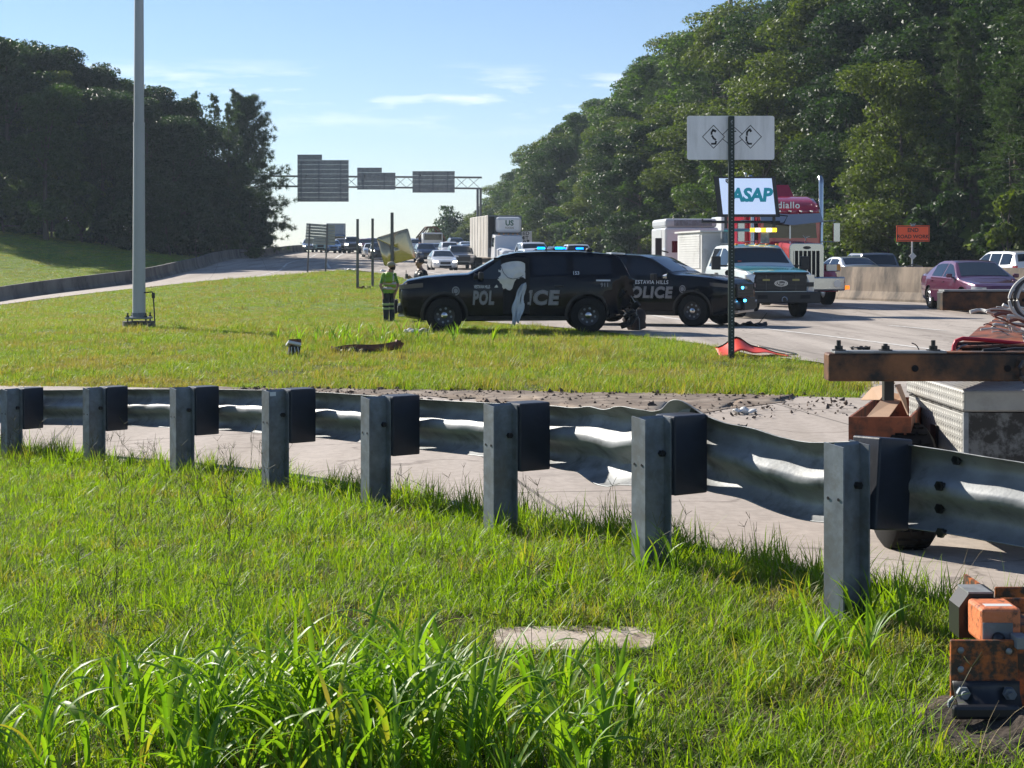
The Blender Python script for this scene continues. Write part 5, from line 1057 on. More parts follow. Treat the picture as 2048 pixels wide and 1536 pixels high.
b = MB(); b.add([(-.6+.012,-.92,1.82),(-.6+.012,.92,1.82),(-.835+.012,.90,2.46),(-.835+.012,-.90,2.46)], [(0,1,2,3)]); b.build('windshield', M['glass_car'], ut)
for sd in (1,-1):
    b = MB(); b.add([(-1.0,sd*1.09,1.8),(-1.75,sd*1.11,1.8),(-1.75,sd*1.05,2.45),(-1.05,sd*1.05,2.45)], [(0,1,2,3)]); b.build('side_window', M['glass_dark'], ut, solid=.02)
    b = MB(); b.box((-.75,sd*1.45,2.0),(.1,.18,.6)); b.tube([(-.8,sd*1.1,2.2),(-.75,sd*1.45,2.25)], .02, 5); b.build('mirror', M['black_plastic'], ut, bevel=.03)
    b = MB(); b.bb((.72,min(sd*.62,sd*.95),1.0),(.86,max(sd*.62,sd*.95),1.22)); b.build('headlight', M['head_lens'], ut, bevel=.03)
    for xx in (.15,-7.6): tyre(ut, xx, sd*1.0, .5, .3 if xx > 0 else .5)
b = MB(); G = [[(x,w,.8),(x,w,z-.15),(x,w-.2,z),(x,-w+.2,z),(x,-w,z-.15),(x,-w,.8)] for x,w,z in ((-.6,1.0,1.78),(.3,.92,1.62),(.75,.82,1.48),(.85,.78,1.2))]; b.grid(G); b.add(G[-1], [tuple(range(6))]); b.build('hood', M['white'], ut, smooth=40, fix=True)
b = MB(); b.bb((.84,-.5,.85),(.88,.5,1.35)); b.build('grille', M['chrome'], ut, bevel=.03); b = MB(); b.bb((.88,-.43,.9),(.885,.43,1.3)); b.build('grille_core', M['dark_void'], ut)
b = MB(); b.bb((.6,-1.1,.45),(.95,1.1,.78)); b.build('bumper', M['galv_post'], ut, bevel=.04); b = MB(); b.bb((-9.6,-.45,.6),(.5,.45,.95)); b.build('frame', M['steel_black'], ut)
for k in range(5): b = MB(); b.box((-.95,-.7+.35*k,2.72),(.08,.1,.06)); b.build('cab_lamp', M['amber'], ut)
# flatbed carrying a dark steel frame
fb = semi('flatbed_truck', 'flatbed truck carrying a dark trapezoid steel frame above the queue', 862, 170, -80); fb.location.z = hz1((862-1024)*170/F,170)
b = MB(); b.bb((-6,-1.25,1.0),(0,1.25,1.35)); b.build('deck', M['rust'], fb); b = MB(); b.bb((.2,-1.1,.6),(1.8,1.1,2.4)); b.build('cab', PT['white'], fb, bevel=.15)
b = MB(); b.bb((1.8,-.95,1.6),(1.81,.95,2.25)); b.build('windshield', M['glass_dark'], fb)
for xx in (1.2,-4.8):
    for sd in (1,-1): tyre(fb, xx, sd*1.05, .48)
cg = thing('steel_frame', 'dark trapezoid steel frame load riding above the queued cars', 'steel frame', (fb.location.x, fb.location.y+2, fb.location.z+1.35), R(-80))
def bar(root, pts, r=.09, name='bar', mt=None): b = MB(); b.tube(pts, r, 5); return b.build(name, mt or M['rust'], root)
for xx in (0,-2.5):
    bar(cg, [(xx,-1.45,.0),(xx,1.45,0)]); bar(cg, [(xx,-1.45,.6),(xx,1.45,.6)]); bar(cg, [(xx,-1.45,.0),(xx,-1.45,.6),(xx,-.5,1.75),(xx,.5,1.75),(xx,1.45,.6),(xx,1.45,0)]); bar(cg, [(xx,-.7,.6),(xx,-.15,1.75)], .05); bar(cg, [(xx,.7,.6),(xx,.15,1.75)], .05)
b = MB(); b.bb((-2.5,-1.4,.05),(-.05,1.4,.62)); b.build('panel', M['dark_void'], cg)
for y in (-.5,.5): bar(cg, [(0,y,1.75),(-2.5,y,1.75)])
# blue and white truck at the crest
bl = semi('box_truck', 'pale blue box truck rising over the crest beside the exit sign', 672, 200, -80); bl.location.z = hz1((672-1024)*200/F,200)-.25
b = MB(); b.bb((-6,-1.25,.8),(0,1.25,4.0)); b.build('cargo_box', M['truck_grey'], bl, bevel=.04); b = MB(); b.bb((0,-1.1,.6),(1.6,1.1,2.5)); b.build('cab', PT['blue'], bl, bevel=.12); b = MB(); b.bb((0.0,-1.0,2.6),(.02,1.0,3.8)); b.build('blue_panel', PT['blue'], bl)
b = MB(); b.bb((1.6,-.95,1.6),(1.61,.95,2.3)); b.build('windshield', M['glass_dark'], bl)
for xx in (1.0,-4.8):
    for sd in (1,-1): tyre(bl, xx, sd*1.05, .48)
# ------------------------------------------------------------------ people
def figure(chains, blobs, voxel=.011):
    """one continuous body: tapered capsules fused by a voxel remesh"""
    b = MB()
    for ch in chains:
        pts = [Vector(p[:3]) for p in ch]; rr = [p[3] for p in ch]
        for i in range(len(pts)-1):
            n = max(2, int((pts[i+1]-pts[i]).length/.03)); 
            b.tube([pts[i].lerp(pts[i+1], k/n) for k in range(n+1)], [lerp(rr[i], rr[i+1], k/n) for k in range(n+1)], 12)
        for p, r in zip(pts, rr): b.sphere(p, r*.995, 12, 8)
    for c, sc in blobs: b.sphere(c, 1, 16, 12, sc)
    o = b.build('tmp', M['skin'], None, fix=False); m = o.modifiers.new('r', 'REMESH'); m.mode = 'VOXEL'; m.voxel_size = voxel
    k = o.modifiers.new('s', 'SMOOTH'); k.iterations = 3; k.factor = .5
    bpy.context.view_layer.update(); me = bpy.data.meshes.new_from_object(o.evaluated_get(bpy.context.evaluated_depsgraph_get())); bpy.data.objects.remove(o)
    me.polygons.foreach_set('use_smooth', [True]*len(me.polygons)); return me
def hand(base, d, side, palm_n, ln=.085, curl=.6):
    """palm and five bent fingers from the wrist at base along d; side = thumb direction"""
    base, d, side, pn = Vector(base), Vector(d).normalized(), Vector(side).normalized(), Vector(palm_n).normalized(); ch = []
    pe = base+d*.095
    for k in range(4):
        off = side*(.030-.020*k); r = .0092
        ch.append([(*(base+off*.6), .016), (*(pe+off), .0125)])
        a = pe+off; L = [.042,.047,.044,.035][k]; b1 = a+(d*math.cos(curl*.5)+pn*math.sin(curl*.5))*L; c1 = b1+(d*math.cos(curl*1.3)+pn*math.sin(curl*1.3))*L*.75; ch.append([(*a,.0105),(*b1,r),(*c1,.0075)])
    t0 = base+d*.025+side*.025; t1 = t0+(d*.6+side*.8).normalized()*.045; t2 = t1+(d*.9+side*.3+pn*.3).normalized()*.035; ch.append([(*t0,.014),(*t1,.0115),(*t2,.009)])
    return ch
def head(c, yaw, nod=0):
    """skull, jaw, nose, ears, brow as capsules and blobs, looking along yaw (radians from +X)"""
    f = Vector((math.cos(yaw), math.sin(yaw), -math.sin(nod))).normalized(); l = Vector((-math.sin(yaw), math.cos(yaw), 0)); u = f.cross(l); c = Vector(c)
    P = lambda a, b_, d: tuple(c+f*a+l*b_+u*d)
    ch = [[(*P(.03,0,.02),.085),(*P(-.02,0,.04),.092)], [(*P(.045,0,-.06),.052),(*P(.03,0,.0),.075)], [(*P(.075,0,-.085),.03),(*P(.05,0,-.06),.045)],
          [(*P(.095,0,.015),.012),(*P(.118,0,-.022),.016)], [(*P(.09,-.025,-.062),.010),(*P(.09,.025,-.062),.010)], [(*P(.088,-.04,.026),.012),(*P(.088,.04,.026),.012)]]
    for sd in (1,-1): ch.append([(*P(.0,sd*.088,.018),.014),(*P(-.008,sd*.09,-.02),.012)])
    return ch, P
def paint_body(me, fn, mats):
    me.materials.clear()
    for m in mats: me.materials.append(m)
    idx = [fn(p.center) for p in me.polygons]; me.polygons.foreach_set('material_index', idx)
def shell(me, keep, off, name, mat_, parent, fn=None, mats=None):
    """clothing grown outward from the body's own surface"""
    nv = {}; V = []; Fc = []; mi = []
    for p in me.polygons:
        if not keep(p.center): continue
        f = []
        for i in p.vertices:
            if i not in nv: nv[i] = len(V); v = me.vertices[i]; V.append(tuple(v.co+v.normal*off))
            f.append(nv[i])
        Fc.append(tuple(f)); mi.append(fn(p.center) if fn else 0)
    m = bpy.data.meshes.new(name); m.from_pydata(V, [], Fc)
    for x in (mats or [mat_]): m.materials.append(x)
    m.polygons.foreach_set('material_index', mi); m.polygons.foreach_set('use_smooth', [True]*len(Fc))
    o = bpy.data.objects.new(name, m); COL.objects.link(o); o.parent = parent; k = o.modifiers.new('s', 'SOLIDIFY'); k.thickness = .008; k.offset = 1; return o
M['trouser'] = mat('dark_navy_trousers', (.012,.015,.026), .85, var=.2, vscale=8)
M['vest'] = mat('lime_safety_vest', (.17,.34,.02), .7, var=.12, vscale=9)
M['reflect'] = mat('silver_reflective_tape', (.42,.42,.38), .4)
M['orange_tape'] = mat('orange_vest_trim', (.45,.14,.03), .6)
M['boot'] = mat('black_boots', (.012,.012,.012), .5)
M['cap'] = mat('khaki_cap', (.30,.27,.20), .8)
M['hair'] = mat('dark_hair', (.015,.011,.009), .7)
M['shirt'] = mat('black_uniform_shirt', (.012,.013,.018), .8, var=.2, vscale=10)
# worker in the vest, facing right and slightly away, arms hanging, hands resting at the pockets
pw = thing('person', 'person in a lime safety vest and cap standing on the grass before the wreck', 'person', (0,0,0))
YW = 43.0; q = at(778, 645, YW); pw.location = (q.x, YW, hz1(q.x, YW)-.02); Hs = (EYE-(523-HY)*YW/F-pw.location.z)/1.79; pw.scale = (Hs*1.06, Hs*1.06, Hs)
hd, HP = head((.06,0,1.66), R(-12))
ch = [[(-.07,-.10,.07,.072),(-.075,-.10,.50,.088),(-.07,-.095,.93,.12)], [(.075,.09,.07,.072),(.07,.10,.50,.088),(.05,.09,.93,.12)],
      [(-.10,-.10,.05,.045),(.06,-.13,.035,.042),(.09,-.135,.03,.034)], [(.05,.09,.05,.045),(.20,.08,.035,.042),(.23,.08,.03,.034)],
      [(-.02,0,.98,.15),(.0,0,1.12,.150),(.0,0,1.30,.155),(.0,0,1.41,.12)], [(-.0,-.11,.98,.10),(0,.11,.98,.10)], [(.0,-.10,1.27,.12),(.0,.10,1.27,.12)],
      [(.0,-.17,1.40,.070),(.0,.17,1.40,.070)], [(.01,0,1.42,.062),(.04,0,1.56,.055)],
      [(-.14,-.12,1.38,.062),(-.215,-.17,1.10,.048),(-.13,-.22,.88,.034)], [(.14,.10,1.38,.062),(.235,.12,1.10,.048),(.17,.0,.88,.034)]]+hd
ch += hand((-.13,-.22,.87), (.35,.05,-.9), (.9,-.2,.3), (.1,.9,0), curl=.7)+hand((.17,.0,.87), (-.35,-.1,-.9), (-.8,-.2,.3), (-.2,.9,0), curl=.7)
mew = figure(ch, [((.07,0,1.10),(.15,.15,.15))])
def fw(c):
    if c.z < .10: return 2
    if c.z < .95 and abs(c.x+.02) < .17 and not (c.z > .70 and (c.x < -.125 or c.x > .125) and c.z < .95): return 1
    if c.z > 1.46: return 0
    if c.z < 1.16 and (c.x < -.165 or c.x > .185): return 0
    if c.z < .92: return 0 if (c.x < -.12 or c.x > .125) else 1
    return 3
paint_body(mew, fw, [M['skin'], M['trouser'], M['boot'], mat('green_work_shirt', (.06,.20,.02), .8)])
ob = bpy.data.objects.new('body', mew); COL.objects.link(ob); ob.parent = pw
def kv(c): return .88 < c.z < 1.46 and -.165 < c.x < .185 and not (c.z > 1.28 and abs(c.y) < .055 and c.x > .06+.0) and not (c.z < 1.0 and (c.x < -.14 or c.x > .16))
def cv(c):
    if 1.13 < c.z < 1.18 or .985 < c.z < 1.035: return 1
    if 1.115 < c.z < 1.195 or .97 < c.z < 1.05: return 2
    if c.z > 1.18 and .085 < abs(c.x-.01) < .115: return 1
    return 0
shell(mew, kv, .016, 'safety_vest', M['vest'], pw, cv, [M['vest'], M['reflect'], M['orange_tape']])
shell(mew, lambda c: (.52 < c.z < .585 or .40 < c.z < .455), .012, 'trouser_bands', mat('lime_reflective_band', (.30,.40,.17), .5), pw)
b = MB(); cc = Vector(HP(.0,0,.045)); b.sphere(cc, 1, 16, 10, (.118,.106,.088)); b.v = [v for v in b.v]; G = []
f_ = (Vector(HP(1,0,0))-Vector(HP(0,0,0))); l_ = (Vector(HP(0,1,0))-Vector(HP(0,0,0)))
b.grid([[tuple(cc+f_*(.09+.095*u*(1-.35*v*v))+l_*(.085*v)+Vector((0,0,.005-.02*u-.01*v*v))) for v in np.linspace(-1,1,7)] for u in (0,.5,1)])
b.build('cap', M['cap'], pw, smooth=50)
b = MB(); 
for sd in (1,-1): b.sphere(HP(.097,sd*.033,.012), .011, 8, 6)
b.build('eyes', M['lettering_black'], pw)
shell(mew, lambda c: c.z < 1.66 and c.z > 1.555 and (c-Vector(HP(.06,0,-.07))).length < .075, .006, 'beard', M['hair'], pw)
# officer behind the bonnet, head down, both hands raised to a radio
po = thing('person', 'person in a black uniform holding a handheld device behind the wrecked SUV', 'person', (0,0,0))
YO = 42.0; q = at(842, 600, YO); po.location = (q.x, YO, hz1(q.x, YO)-.02); Ho = (EYE-(517-HY)*YO/F-po.location.z)/1.77; po.scale = (Ho*1.08, Ho*1.08, Ho)
fa = R(205); fx2, fy2 = math.cos(fa), math.sin(fa); T2 = lambda f, l, z, r: (f*fx2-l*fy2, f*fy2+l*fx2, z, r)
hd, HP2 = head((T2(.03,0,0,0)[0], T2(.03,0,0,0)[1], 1.64), fa, .25)
ch = [[T2(0,.1,.09,.05),T2(.02,.1,.5,.06),T2(0,.09,.93,.10)], [T2(0,-.1,.09,.05),T2(.02,-.1,.5,.06),T2(0,-.09,.93,.10)], [T2(-.02,.1,.05,.045),T2(.16,.11,.035,.04)], [T2(-.02,-.1,.05,.045),T2(.16,-.11,.035,.04)],
      [T2(0,0,.98,.14),T2(.01,0,1.15,.145),T2(0,0,1.30,.155),T2(0,0,1.41,.115)], [T2(0,.1,1.28,.125),T2(0,-.1,1.28,.125)], [T2(0,.1,.98,.1),T2(0,-.1,.98,.1)], [T2(0,.18,1.40,.075),T2(0,-.18,1.40,.075)], [T2(0,0,1.42,.06),T2(.02,0,1.55,.055)],
      [T2(0,.22,1.38,.068),T2(.04,.30,1.12,.052),T2(.27,.10,1.22,.038)], [T2(0,-.22,1.38,.068),T2(.04,-.30,1.12,.052),T2(.27,-.10,1.22,.038)]]+hd
D2 = lambda f, l, z: T2(f, l, z, 0)[:3]
ch += hand(D2(.28,.10,1.23), D2(.7,-.5,.4), D2(.2,.3,.9), D2(0,-1,0), curl=.9)+hand(D2(.28,-.10,1.23), D2(.7,.5,.4), D2(.2,-.3,.9), D2(0,1,0), curl=.9)
meo = figure(ch, [])
ff = Vector((fx2, fy2, 0)); ll = Vector((-fy2, fx2, 0))
def fo(c):
    if c.z < .1: return 2
    if c.z < .95: return 1
    if c.z > 1.46: return 0
    if c.dot(ff) > .10 and c.z > 1.08 and abs(c.dot(ll)) < .30 and (c-Vector(D2(.0,0,1.2))).length > .20: return 0
    return 3
paint_body(meo, fo, [M['skin'], M['trouser'], M['boot'], M['shirt']])
ob = bpy.data.objects.new('body', meo); COL.objects.link(ob); ob.parent = po
shell(meo, lambda c: 1.05 < c.z < 1.42 and abs(c.dot(ll)) < .17 and c.dot(ff) < .20, .02, 'tactical_vest', M['steel_black'], po)
shell(meo, lambda c: c.z > 1.655 and (c.dot(ff) < .075 or c.z > 1.715), .008, 'hair', M['hair'], po)
b = MB(); 
for sd in (1,-1): b.sphere(HP2(.097,sd*.033,.012), .010, 8, 6)
b.build('eyes', M['lettering_black'], po)
dv = thing('handheld_device', 'small black handheld device in the hands of the officer', 'device', tuple(po.location)); dv.scale = po.scale
b = MB(); b.box(D2(.385,0,1.29), (.05,.10,.13), (0,0,fa)); b.build('case', M['steel_black'], dv, bevel=.01); b = MB(); b.box(D2(.41,.03,1.40), (.015,.015,.12)); b.build('aerial', M['steel_black'], dv)
# ------------------------------------------------------------------ debris
def crumple(root, name, mt, n, size, amp, seed, th=.01, fold=None):
    r = np.random.default_rng(seed); G = []
    ph = r.uniform(0, 6, 6)
    for i in range(n+1):
        row = []
        for j in range(n+1):
            u, v = i/n*2-1, j/n*2-1; z = amp*(math.sin(3*u+ph[0])*math.cos(2.6*v+ph[1])+.6*math.sin(6*u+4*v+ph[2])+.4*math.sin(9*v-5*u+ph[3]))
            row.append((u*size[0]/2*(1+.15*math.sin(4*v+ph[4])), v*size[1]/2*(1+.15*math.sin(4*u+ph[5])), size[2]+z))
        G.append(row)
    b = MB(); b.grid(G); return b.build(name, mt, root, smooth=60, solid=th)
def at_ground(px, py, Y, dz=0): x = (px-1024)*Y/F; return (x, Y, hz1(x, Y)+dz)
t = thing('crumpled_sign', 'bent orange road sign with pale back lying in the grass at the green post', 'road sign', at_ground(1490, 735, 24.6, .0))
G = []; G2 = []
for i in range(21):
    u = i/20; row = []
    for j in range(7):
        v = j/6; x = -.42+1.12*u; z = .03+.27*math.exp(-((u-.30)/.17)**2)*(1-.25*v)+.07*math.exp(-((u-.62)/.2)**2)+.10*v*(1-u); row.append((x, -.12+.55*v-.1*u, z-.20*(1-v)*math.exp(-((u-.3)/.2)**2)*.9))
    G.append(row)
b = MB(); b.grid(G); b.build('panel', mat('red_orange_sheeting', (.72,.05,.018), .5), t, smooth=60, solid=.006)
b = MB(); b.grid([[tuple(Vector(r[6])+Vector((0,.0,.004))), tuple(Vector(r[6])+Vector((0,-.045,.012)))] for r in G]); b.build('border_stripe', M['lettering_black'], t, solid=.004)
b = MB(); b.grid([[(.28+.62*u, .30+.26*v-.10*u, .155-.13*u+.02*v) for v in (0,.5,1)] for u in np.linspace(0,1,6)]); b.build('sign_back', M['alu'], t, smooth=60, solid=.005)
t = thing('white_cloth', 'crumpled white cloth on the grass at the front wheel of the wreck', 'cloth', at_ground(831, 664, 31.6, .02)); crumple(t, 'fabric', M['airbag'], 12, (.42,.24,.05), .035, 4, .012)
t = thing('broken_box', 'broken white and black plastic housing standing in the grass', 'car debris', at_ground(588, 716, 25.2)); t.rotation_euler = (0,0,R(20))
b = MB(); b.box((0,0,.10), (.18,.14,.2), (R(8),R(10),0)); b.build('housing', M['black_plastic'], t, bevel=.02); b = MB(); b.box((-.02,-.05,.20), (.22,.16,.05), (R(-25),R(12),0)); b.build('broken_cover', M['white_dull'], t, bevel=.01)
b = MB(); b.box((.0,-.09,.24), (.20,.02,.10), (R(-15),0,0)); b.build('flap', M['rust'], t)
for k in range(3): b = MB(); b.tube([(-.06+.05*k,-.09,.16),(-.07+.06*k,-.13,.08),(-.05+.05*k,-.10,.01)], .008, 5); b.build('prong', M['white_dull'], t)
t = thing('torn_beam', 'long torn rusty metal beam lying in a gouge in the grass', 'car debris', at_ground(730, 715, 25.6))
b = MB(); b.grid([[(-.55+1.15*u, .05*math.sin(5*u)+.02*v, .03+.02*math.sin(7*u)+.13*v*(.6+.5*u)+.05*u) for v in (0,.5,1)] for u in np.linspace(0,1,12)]); b.build('beam', M['rust'], t, smooth=50, solid=.02)
crumple(t, 'torn_edge', M['black_plastic'], 8, (.45,.15,.06), .04, 8, .012).location = (-.15,-.12,0)
b = MB(); b.box((.56,.0,.17), (.14,.08,.1), (0,.5,.4)); b.box((-.5,-.02,.07), (.16,.1,.08), (.2,.3,.1)); b.build('torn_end', M['rust'], t)
t = thing('bumper_fragment', 'black bumper fragment on the road under the nose of the second police SUV', 'car debris', at_ground(1500, 650, 37, .0)); crumple(t, 'fragment', M['black_plastic'], 8, (.75,.3,.06), .05, 13, .02)
b = MB(); b.tube([(.2,0,.08),(.42,.05,.35)], .012, 5); b.build('strip', M['black_plastic'], t)
t = thing('burst_bag', 'dark brown crushed bag leaning behind the wrecked tail', 'car debris', at_ground(1270, 655, 34.2)); b = MB(); b.sphere((0,0,.24), 1, 14, 10, (.26,.2,.27)); o = b.build('bag', mat('dark_brown_fabric', (.035,.025,.022), .85, var=.3), t, smooth=60)
for v in o.data.vertices: v.co += Vector((.03*math.sin(v.co.z*19), .02*math.sin(v.co.x*23), .035*math.sin(v.co.x*15+v.co.y*11)))
b = MB(); b.box((-.20,-.18,.40), (.26,.03,.05), (0,R(45),0)); b.box((-.24,-.19,.36), (.26,.03,.03), (0,R(45),0)); b.build('chrome_strip', M['alloy'], t)
for (px, py, Y, lab, sx, mt) in ((1720, 697, 26.5, 'thin curled strip of black rubber on the highway', .3, 'black_plastic'), (770, 548, 92, 'pale scrap lying at the tip of the grass gore', .5, 'white_dull'), (700, 541, 97, 'white sack lying by the exit sign posts', .7, 'white_dull'), (728, 575, 70, 'small dark clump between the two bare posts', .55, 'rust'), (1490, 838, 15.4, 'white paper scrap on the ramp beyond the buckled rail', .22, 'white_dull'), (1470, 863, 14.0, 'small dark strip of rubber on the ramp beyond the rail', .2, 'black_plastic')):
    t = thing('debris', lab, 'debris', at_ground(px, py, Y, .03)); crumple(t, 'fragment', M[mt], 6, (sx, sx*.35, .03), .025 if sx < .4 else .07, int(px), .008)
# ------------------------------------------------------------------ guardrail repair trailer
M['plate'] = mat('aluminium_tread_plate', (.40,.39,.36), .55, .3, var=.15, vscale=5, dirt=(.22,.21,.19), dscale=5, dlo=.5, dhi=.75)
M['shaded_plate'] = mat('shaded_mottled_aluminium', (.20,.195,.18), .6, .3, dirt=(.045,.04,.034), dscale=14, dlo=.42, dhi=.56)  # mottled spatter; the near side's shade is put into the darker base colour
M['beam_mat'] = mat('oily_rusty_beam', (.20,.082,.03), .5, .15, var=.3, vscale=5, dirt=(.016,.013,.011), dscale=3.2, dlo=.40, dhi=.58, bump=.12, bscale=50)
tr = thing('equipment_trailer', 'rusty equipment trailer with steel beams, tread-plate toolbox and red crates', 'trailer', (2.2, 8.0, hz1(2.2, 8.0)+.025))
O = Vector(tr.location); L_ = lambda px, py, Y: at(px, py, Y)-O
y0 = 7.55; a = L_(1657, 717, y0); zt_ = L_(1700, 707, y0).z; zb_ = L_(1700, 763, y0).z
# near beam with bolt holes cut by rings
b = MB(); n = 1; b.bb((a.x, a.y, zb_), (a.x+2.4, a.y+.12, zt_)); bm_ = b.build('beam', M['beam_mat'], tr, bevel=.01)
b = MB(); b.bb((a.x+.03, a.y-.004, zt_+.0005), (L_(1893,0,y0).x, a.y+.10, zt_+.012)); b.build('top_plate', M['galv'], tr, bevel=.002)
b = MB(); b.bb((L_(1880,0,y0).x, a.y-.002, zt_+.0005), (a.x+2.4, a.y+.11, zt_+.007)); b.build('top_strip', M['rust'], tr)
for px in (1830, 2015):
    c = L_(px, 737, y0); b = MB(); b.tube([(c.x,a.y-.001,c.z),(c.x,a.y-.004,c.z)], .017, 14); b.build('bolt_hole', M['dark_void'], bm_)
for px, h in ((1681,.045),(1775,.028),(1871,.045)):
    c = L_(px, 704, y0); b = MB(); zz_ = zt_+.012; b.tube([(c.x,a.y+.04,zz_),(c.x,a.y+.04,zz_+.006)], .034, 14); b.tube([(c.x,a.y+.04,zz_+.006),(c.x,a.y+.04,zz_+.024)], .021, 6); b.tube([(c.x,a.y+.04,zz_+.024),(c.x,a.y+.04,zz_+.006+h)], .011, 8); b.build('bolt', M['steel_black'], tr)
# toolbox
xb, yb0, yb1, zt2 = 2.285-O.x, 7.75-O.y, 8.85-O.y, .845-O.z
b = MB(); b.bb((xb, yb0, zt2-.62), (xb+.9, yb1, zt2-.115)); tb = b.build('toolbox', M['shaded_plate'], tr)
b = MB(); b.bb((xb-.006, yb0+.02, zt2-.60), (xb, yb1-.02, zt2-.125)); b.build('toolbox_door', M['plate'], tr, bevel=.003)
b = MB(); b.bb((xb-.014, yb0-.012, zt2-.11), (xb+.92, yb1+.012, zt2)); b.build('toolbox_lid', M['plate'], tr, bevel=.012)
b = MB(); b.bb((xb-.012, yb0-.01, zt2-.60), (xb+.012, yb0+.012, zt2-.112)); b.build('toolbox_corner', M['galv'], tr)
b = MB()         # raised tread bars on door, lid and top
for (ua, ub, va, vb, fn) in ((yb0+.04, yb1-.03, zt2-.59, zt2-.14, lambda u, v, t: (xb-.0062-t, u, v)), (yb0+.0, yb1, zt2-.10, zt2-.012, lambda u, v, t: (xb-.0142-t, u, v)), (xb, xb+.9, yb0, yb1, lambda u, v, t: (u, v, zt2+.0002+t))):
    i = 0; v = va
    while v < vb:
        u = ua+(.021 if i % 2 else 0)
        while u < ub:
            if not (fn(0,0,0)[0] != 0 and False):
                an = R(45) if (i % 2) else R(-45); dx, dy = math.cos(an)*.012, math.sin(an)*.012; nx, ny = -math.sin(an)*.003, math.cos(an)*.003
                q = [(u-dx-nx, v-dy-ny), (u+dx-nx, v+dy-ny), (u+dx+nx, v+dy+ny), (u-dx+nx, v-dy+ny)]; ctr = [fn(u-dx*.5, v-dy*.5, .0018), fn(u+dx*.5, v+dy*.5, .0018)]
                P_ = [fn(*w_, 0) for w_ in q]; b.add(P_+ctr, [(0,1,5,4),(2,3,4,5),(1,2,5),(3,0,4)])
            u += .042
        v += .021; i += 1
o = b.build('tread_bars', M['plate'], tr); o['kind'] = 'stuff'
b = MB(); c = Vector((xb-.016, yb0+.52, zt2-.30)); b.box(c, (.012, .12, .15)); lk = b.build('latch', M['steel_black'], tr, bevel=.02)
b = MB(); b.box(c+Vector((-.012,0,-.02)), (.012,.10,.02)); b.box(c+Vector((-.012,0,-.05)), (.012,.03,.05)); b.build('latch_handle', M['chrome'], lk, bevel=.004)
# left tray with folded boards
M['tray'] = mat('red_oxide_tray', (.26,.075,.032), .65, .1, var=.3, vscale=9, dirt=(.05,.03,.022), dscale=8, dlo=.46, dhi=.62)
tx0, tx1, ty0, ty1, tz0, tz1 = L_(1697,0,8.0).x, L_(1822,0,8.0).x, 8.0-O.y, 9.15-O.y, L_(0,905,8.0).z, L_(0,834,8.0).z
for nm, lo, hi in (('tray_front',(tx0,ty0,tz0),(tx1,ty0+.012,tz1)),('tray_back',(tx0,ty1,tz0),(tx1,ty1+.012,tz1)),('tray_side',(tx0,ty0+.012,tz0),(tx0+.012,ty1,tz1)),('tray_side',(tx1-.012,ty0+.012,tz0),(tx1,ty1,tz1)),('tray_floor',(tx0+.012,ty0+.012,tz0),(tx1-.012,ty1,tz0+.01))):
    b = MB(); b.bb(lo, hi); b.v = [(x+.36*(y-ty0), y, z) for x, y, z in b.v]; b.build(nm, M['tray'], tr)
bd = thing('cardboard', 'folded sheets of brown cardboard stuffed in the trailer tray', 'cardboard', tuple(O)); M['card'] = mat('cardboard', (.42,.27,.17), .85, var=.12, vscale=5)
for pts in ([(1730,838,8.1),(1775,785,8.7),(1810,790,8.7),(1775,838,8.1)], [(1722,800,8.9),(1745,775,8.7),(1790,765,8.5),(1760,800,8.5)], [(1790,770,8.5),(1816,830,8.3),(1812,800,8.6),(1800,768,8.8)]):
    b = MB(); b.add([tuple(L_(*p)) for p in pts], [(0,1,2,3)]); b.build('sheet', M['card'], bd, solid=.006)
b = MB(); c = L_(1776,775,7.9); b.box(c, (.05,.05,.13)); b.build('hanger', M['steel_black'], tr)
# rear beam, angled side rail, crates
y2 = 10.2; b = MB(); p0_ = L_(1885, 621, y2); p1_ = L_(1885, 583, y2); b.bb((p0_.x, p0_.y, p0_.z), (p0_.x+2.2, p0_.y+.14, p1_.z)); b.build('beam', M['beam_mat'], tr, bevel=.01)
b = MB(); b.bb((p0_.x+.01, p0_.y-.006, p1_.z), (p0_.x+2.2, p0_.y+.13, p1_.z+.012)); b.build('top_strip', M['galv'], tr)
for px in (2032, 2047): c = L_(px, 600, y2); b = MB(); b.tube([(c.x,p0_.y-.002,c.z),(c.x,p0_.y-.006,c.z)], .012, 10); b.build('bolt_hole', M['dark_void'], tr)
b = MB(); s0_, s1_ = L_(1884, 712, 7.75), L_(1995, 632, 10.1); d_ = Vector((.10,.0,0)); dn = Vector((0,0,-.12))
b.add([s0_, s0_+d_, s1_+d_, s1_, s0_+dn, s0_+d_+dn, s1_+d_+dn, s1_+dn], [(0,1,2,3),(0,4,5,1),(3,7,4,0),(1,5,6,2),(2,6,7,3),(7,6,5,4)]); b.build('side_rail', M['tray'], tr, bevel=.006)
b = MB(); q0 = L_(1960, 655, 9.2); b.add([tuple(q0), tuple(L_(2040,650,9.2)), tuple(L_(2048,690,8.0)), tuple(L_(1915,695,8.0))], [(0,1,2,3)]); b.build('deck_plate', M['tray'], tr, solid=.01)
b = MB(); b.bb((a.x+.85, 7.7-O.y, -.02+.34), (a.x+2.4, 9.9-O.y, .40)); b.build('frame', M['beam_mat'], tr)
b = MB(); ry = 8.15-O.y; rx = L_(1807,0,8.15).x
b.lathe([(.17,-.125),(.29,-.125),(.325,-.10),(.325,.10),(.29,.125),(.17,.125)], (rx+.0, ry, .325), 'x', 28)
for k in range(28):
    for q in (-.06, 0, .06): an = 2*math.pi*k/28; b.box((rx+q, ry+.327*math.cos(an), .325+.327*math.sin(an)), (.045,.03,.012), Matrix.Rotation(an-math.pi/2, 3, 'X'))
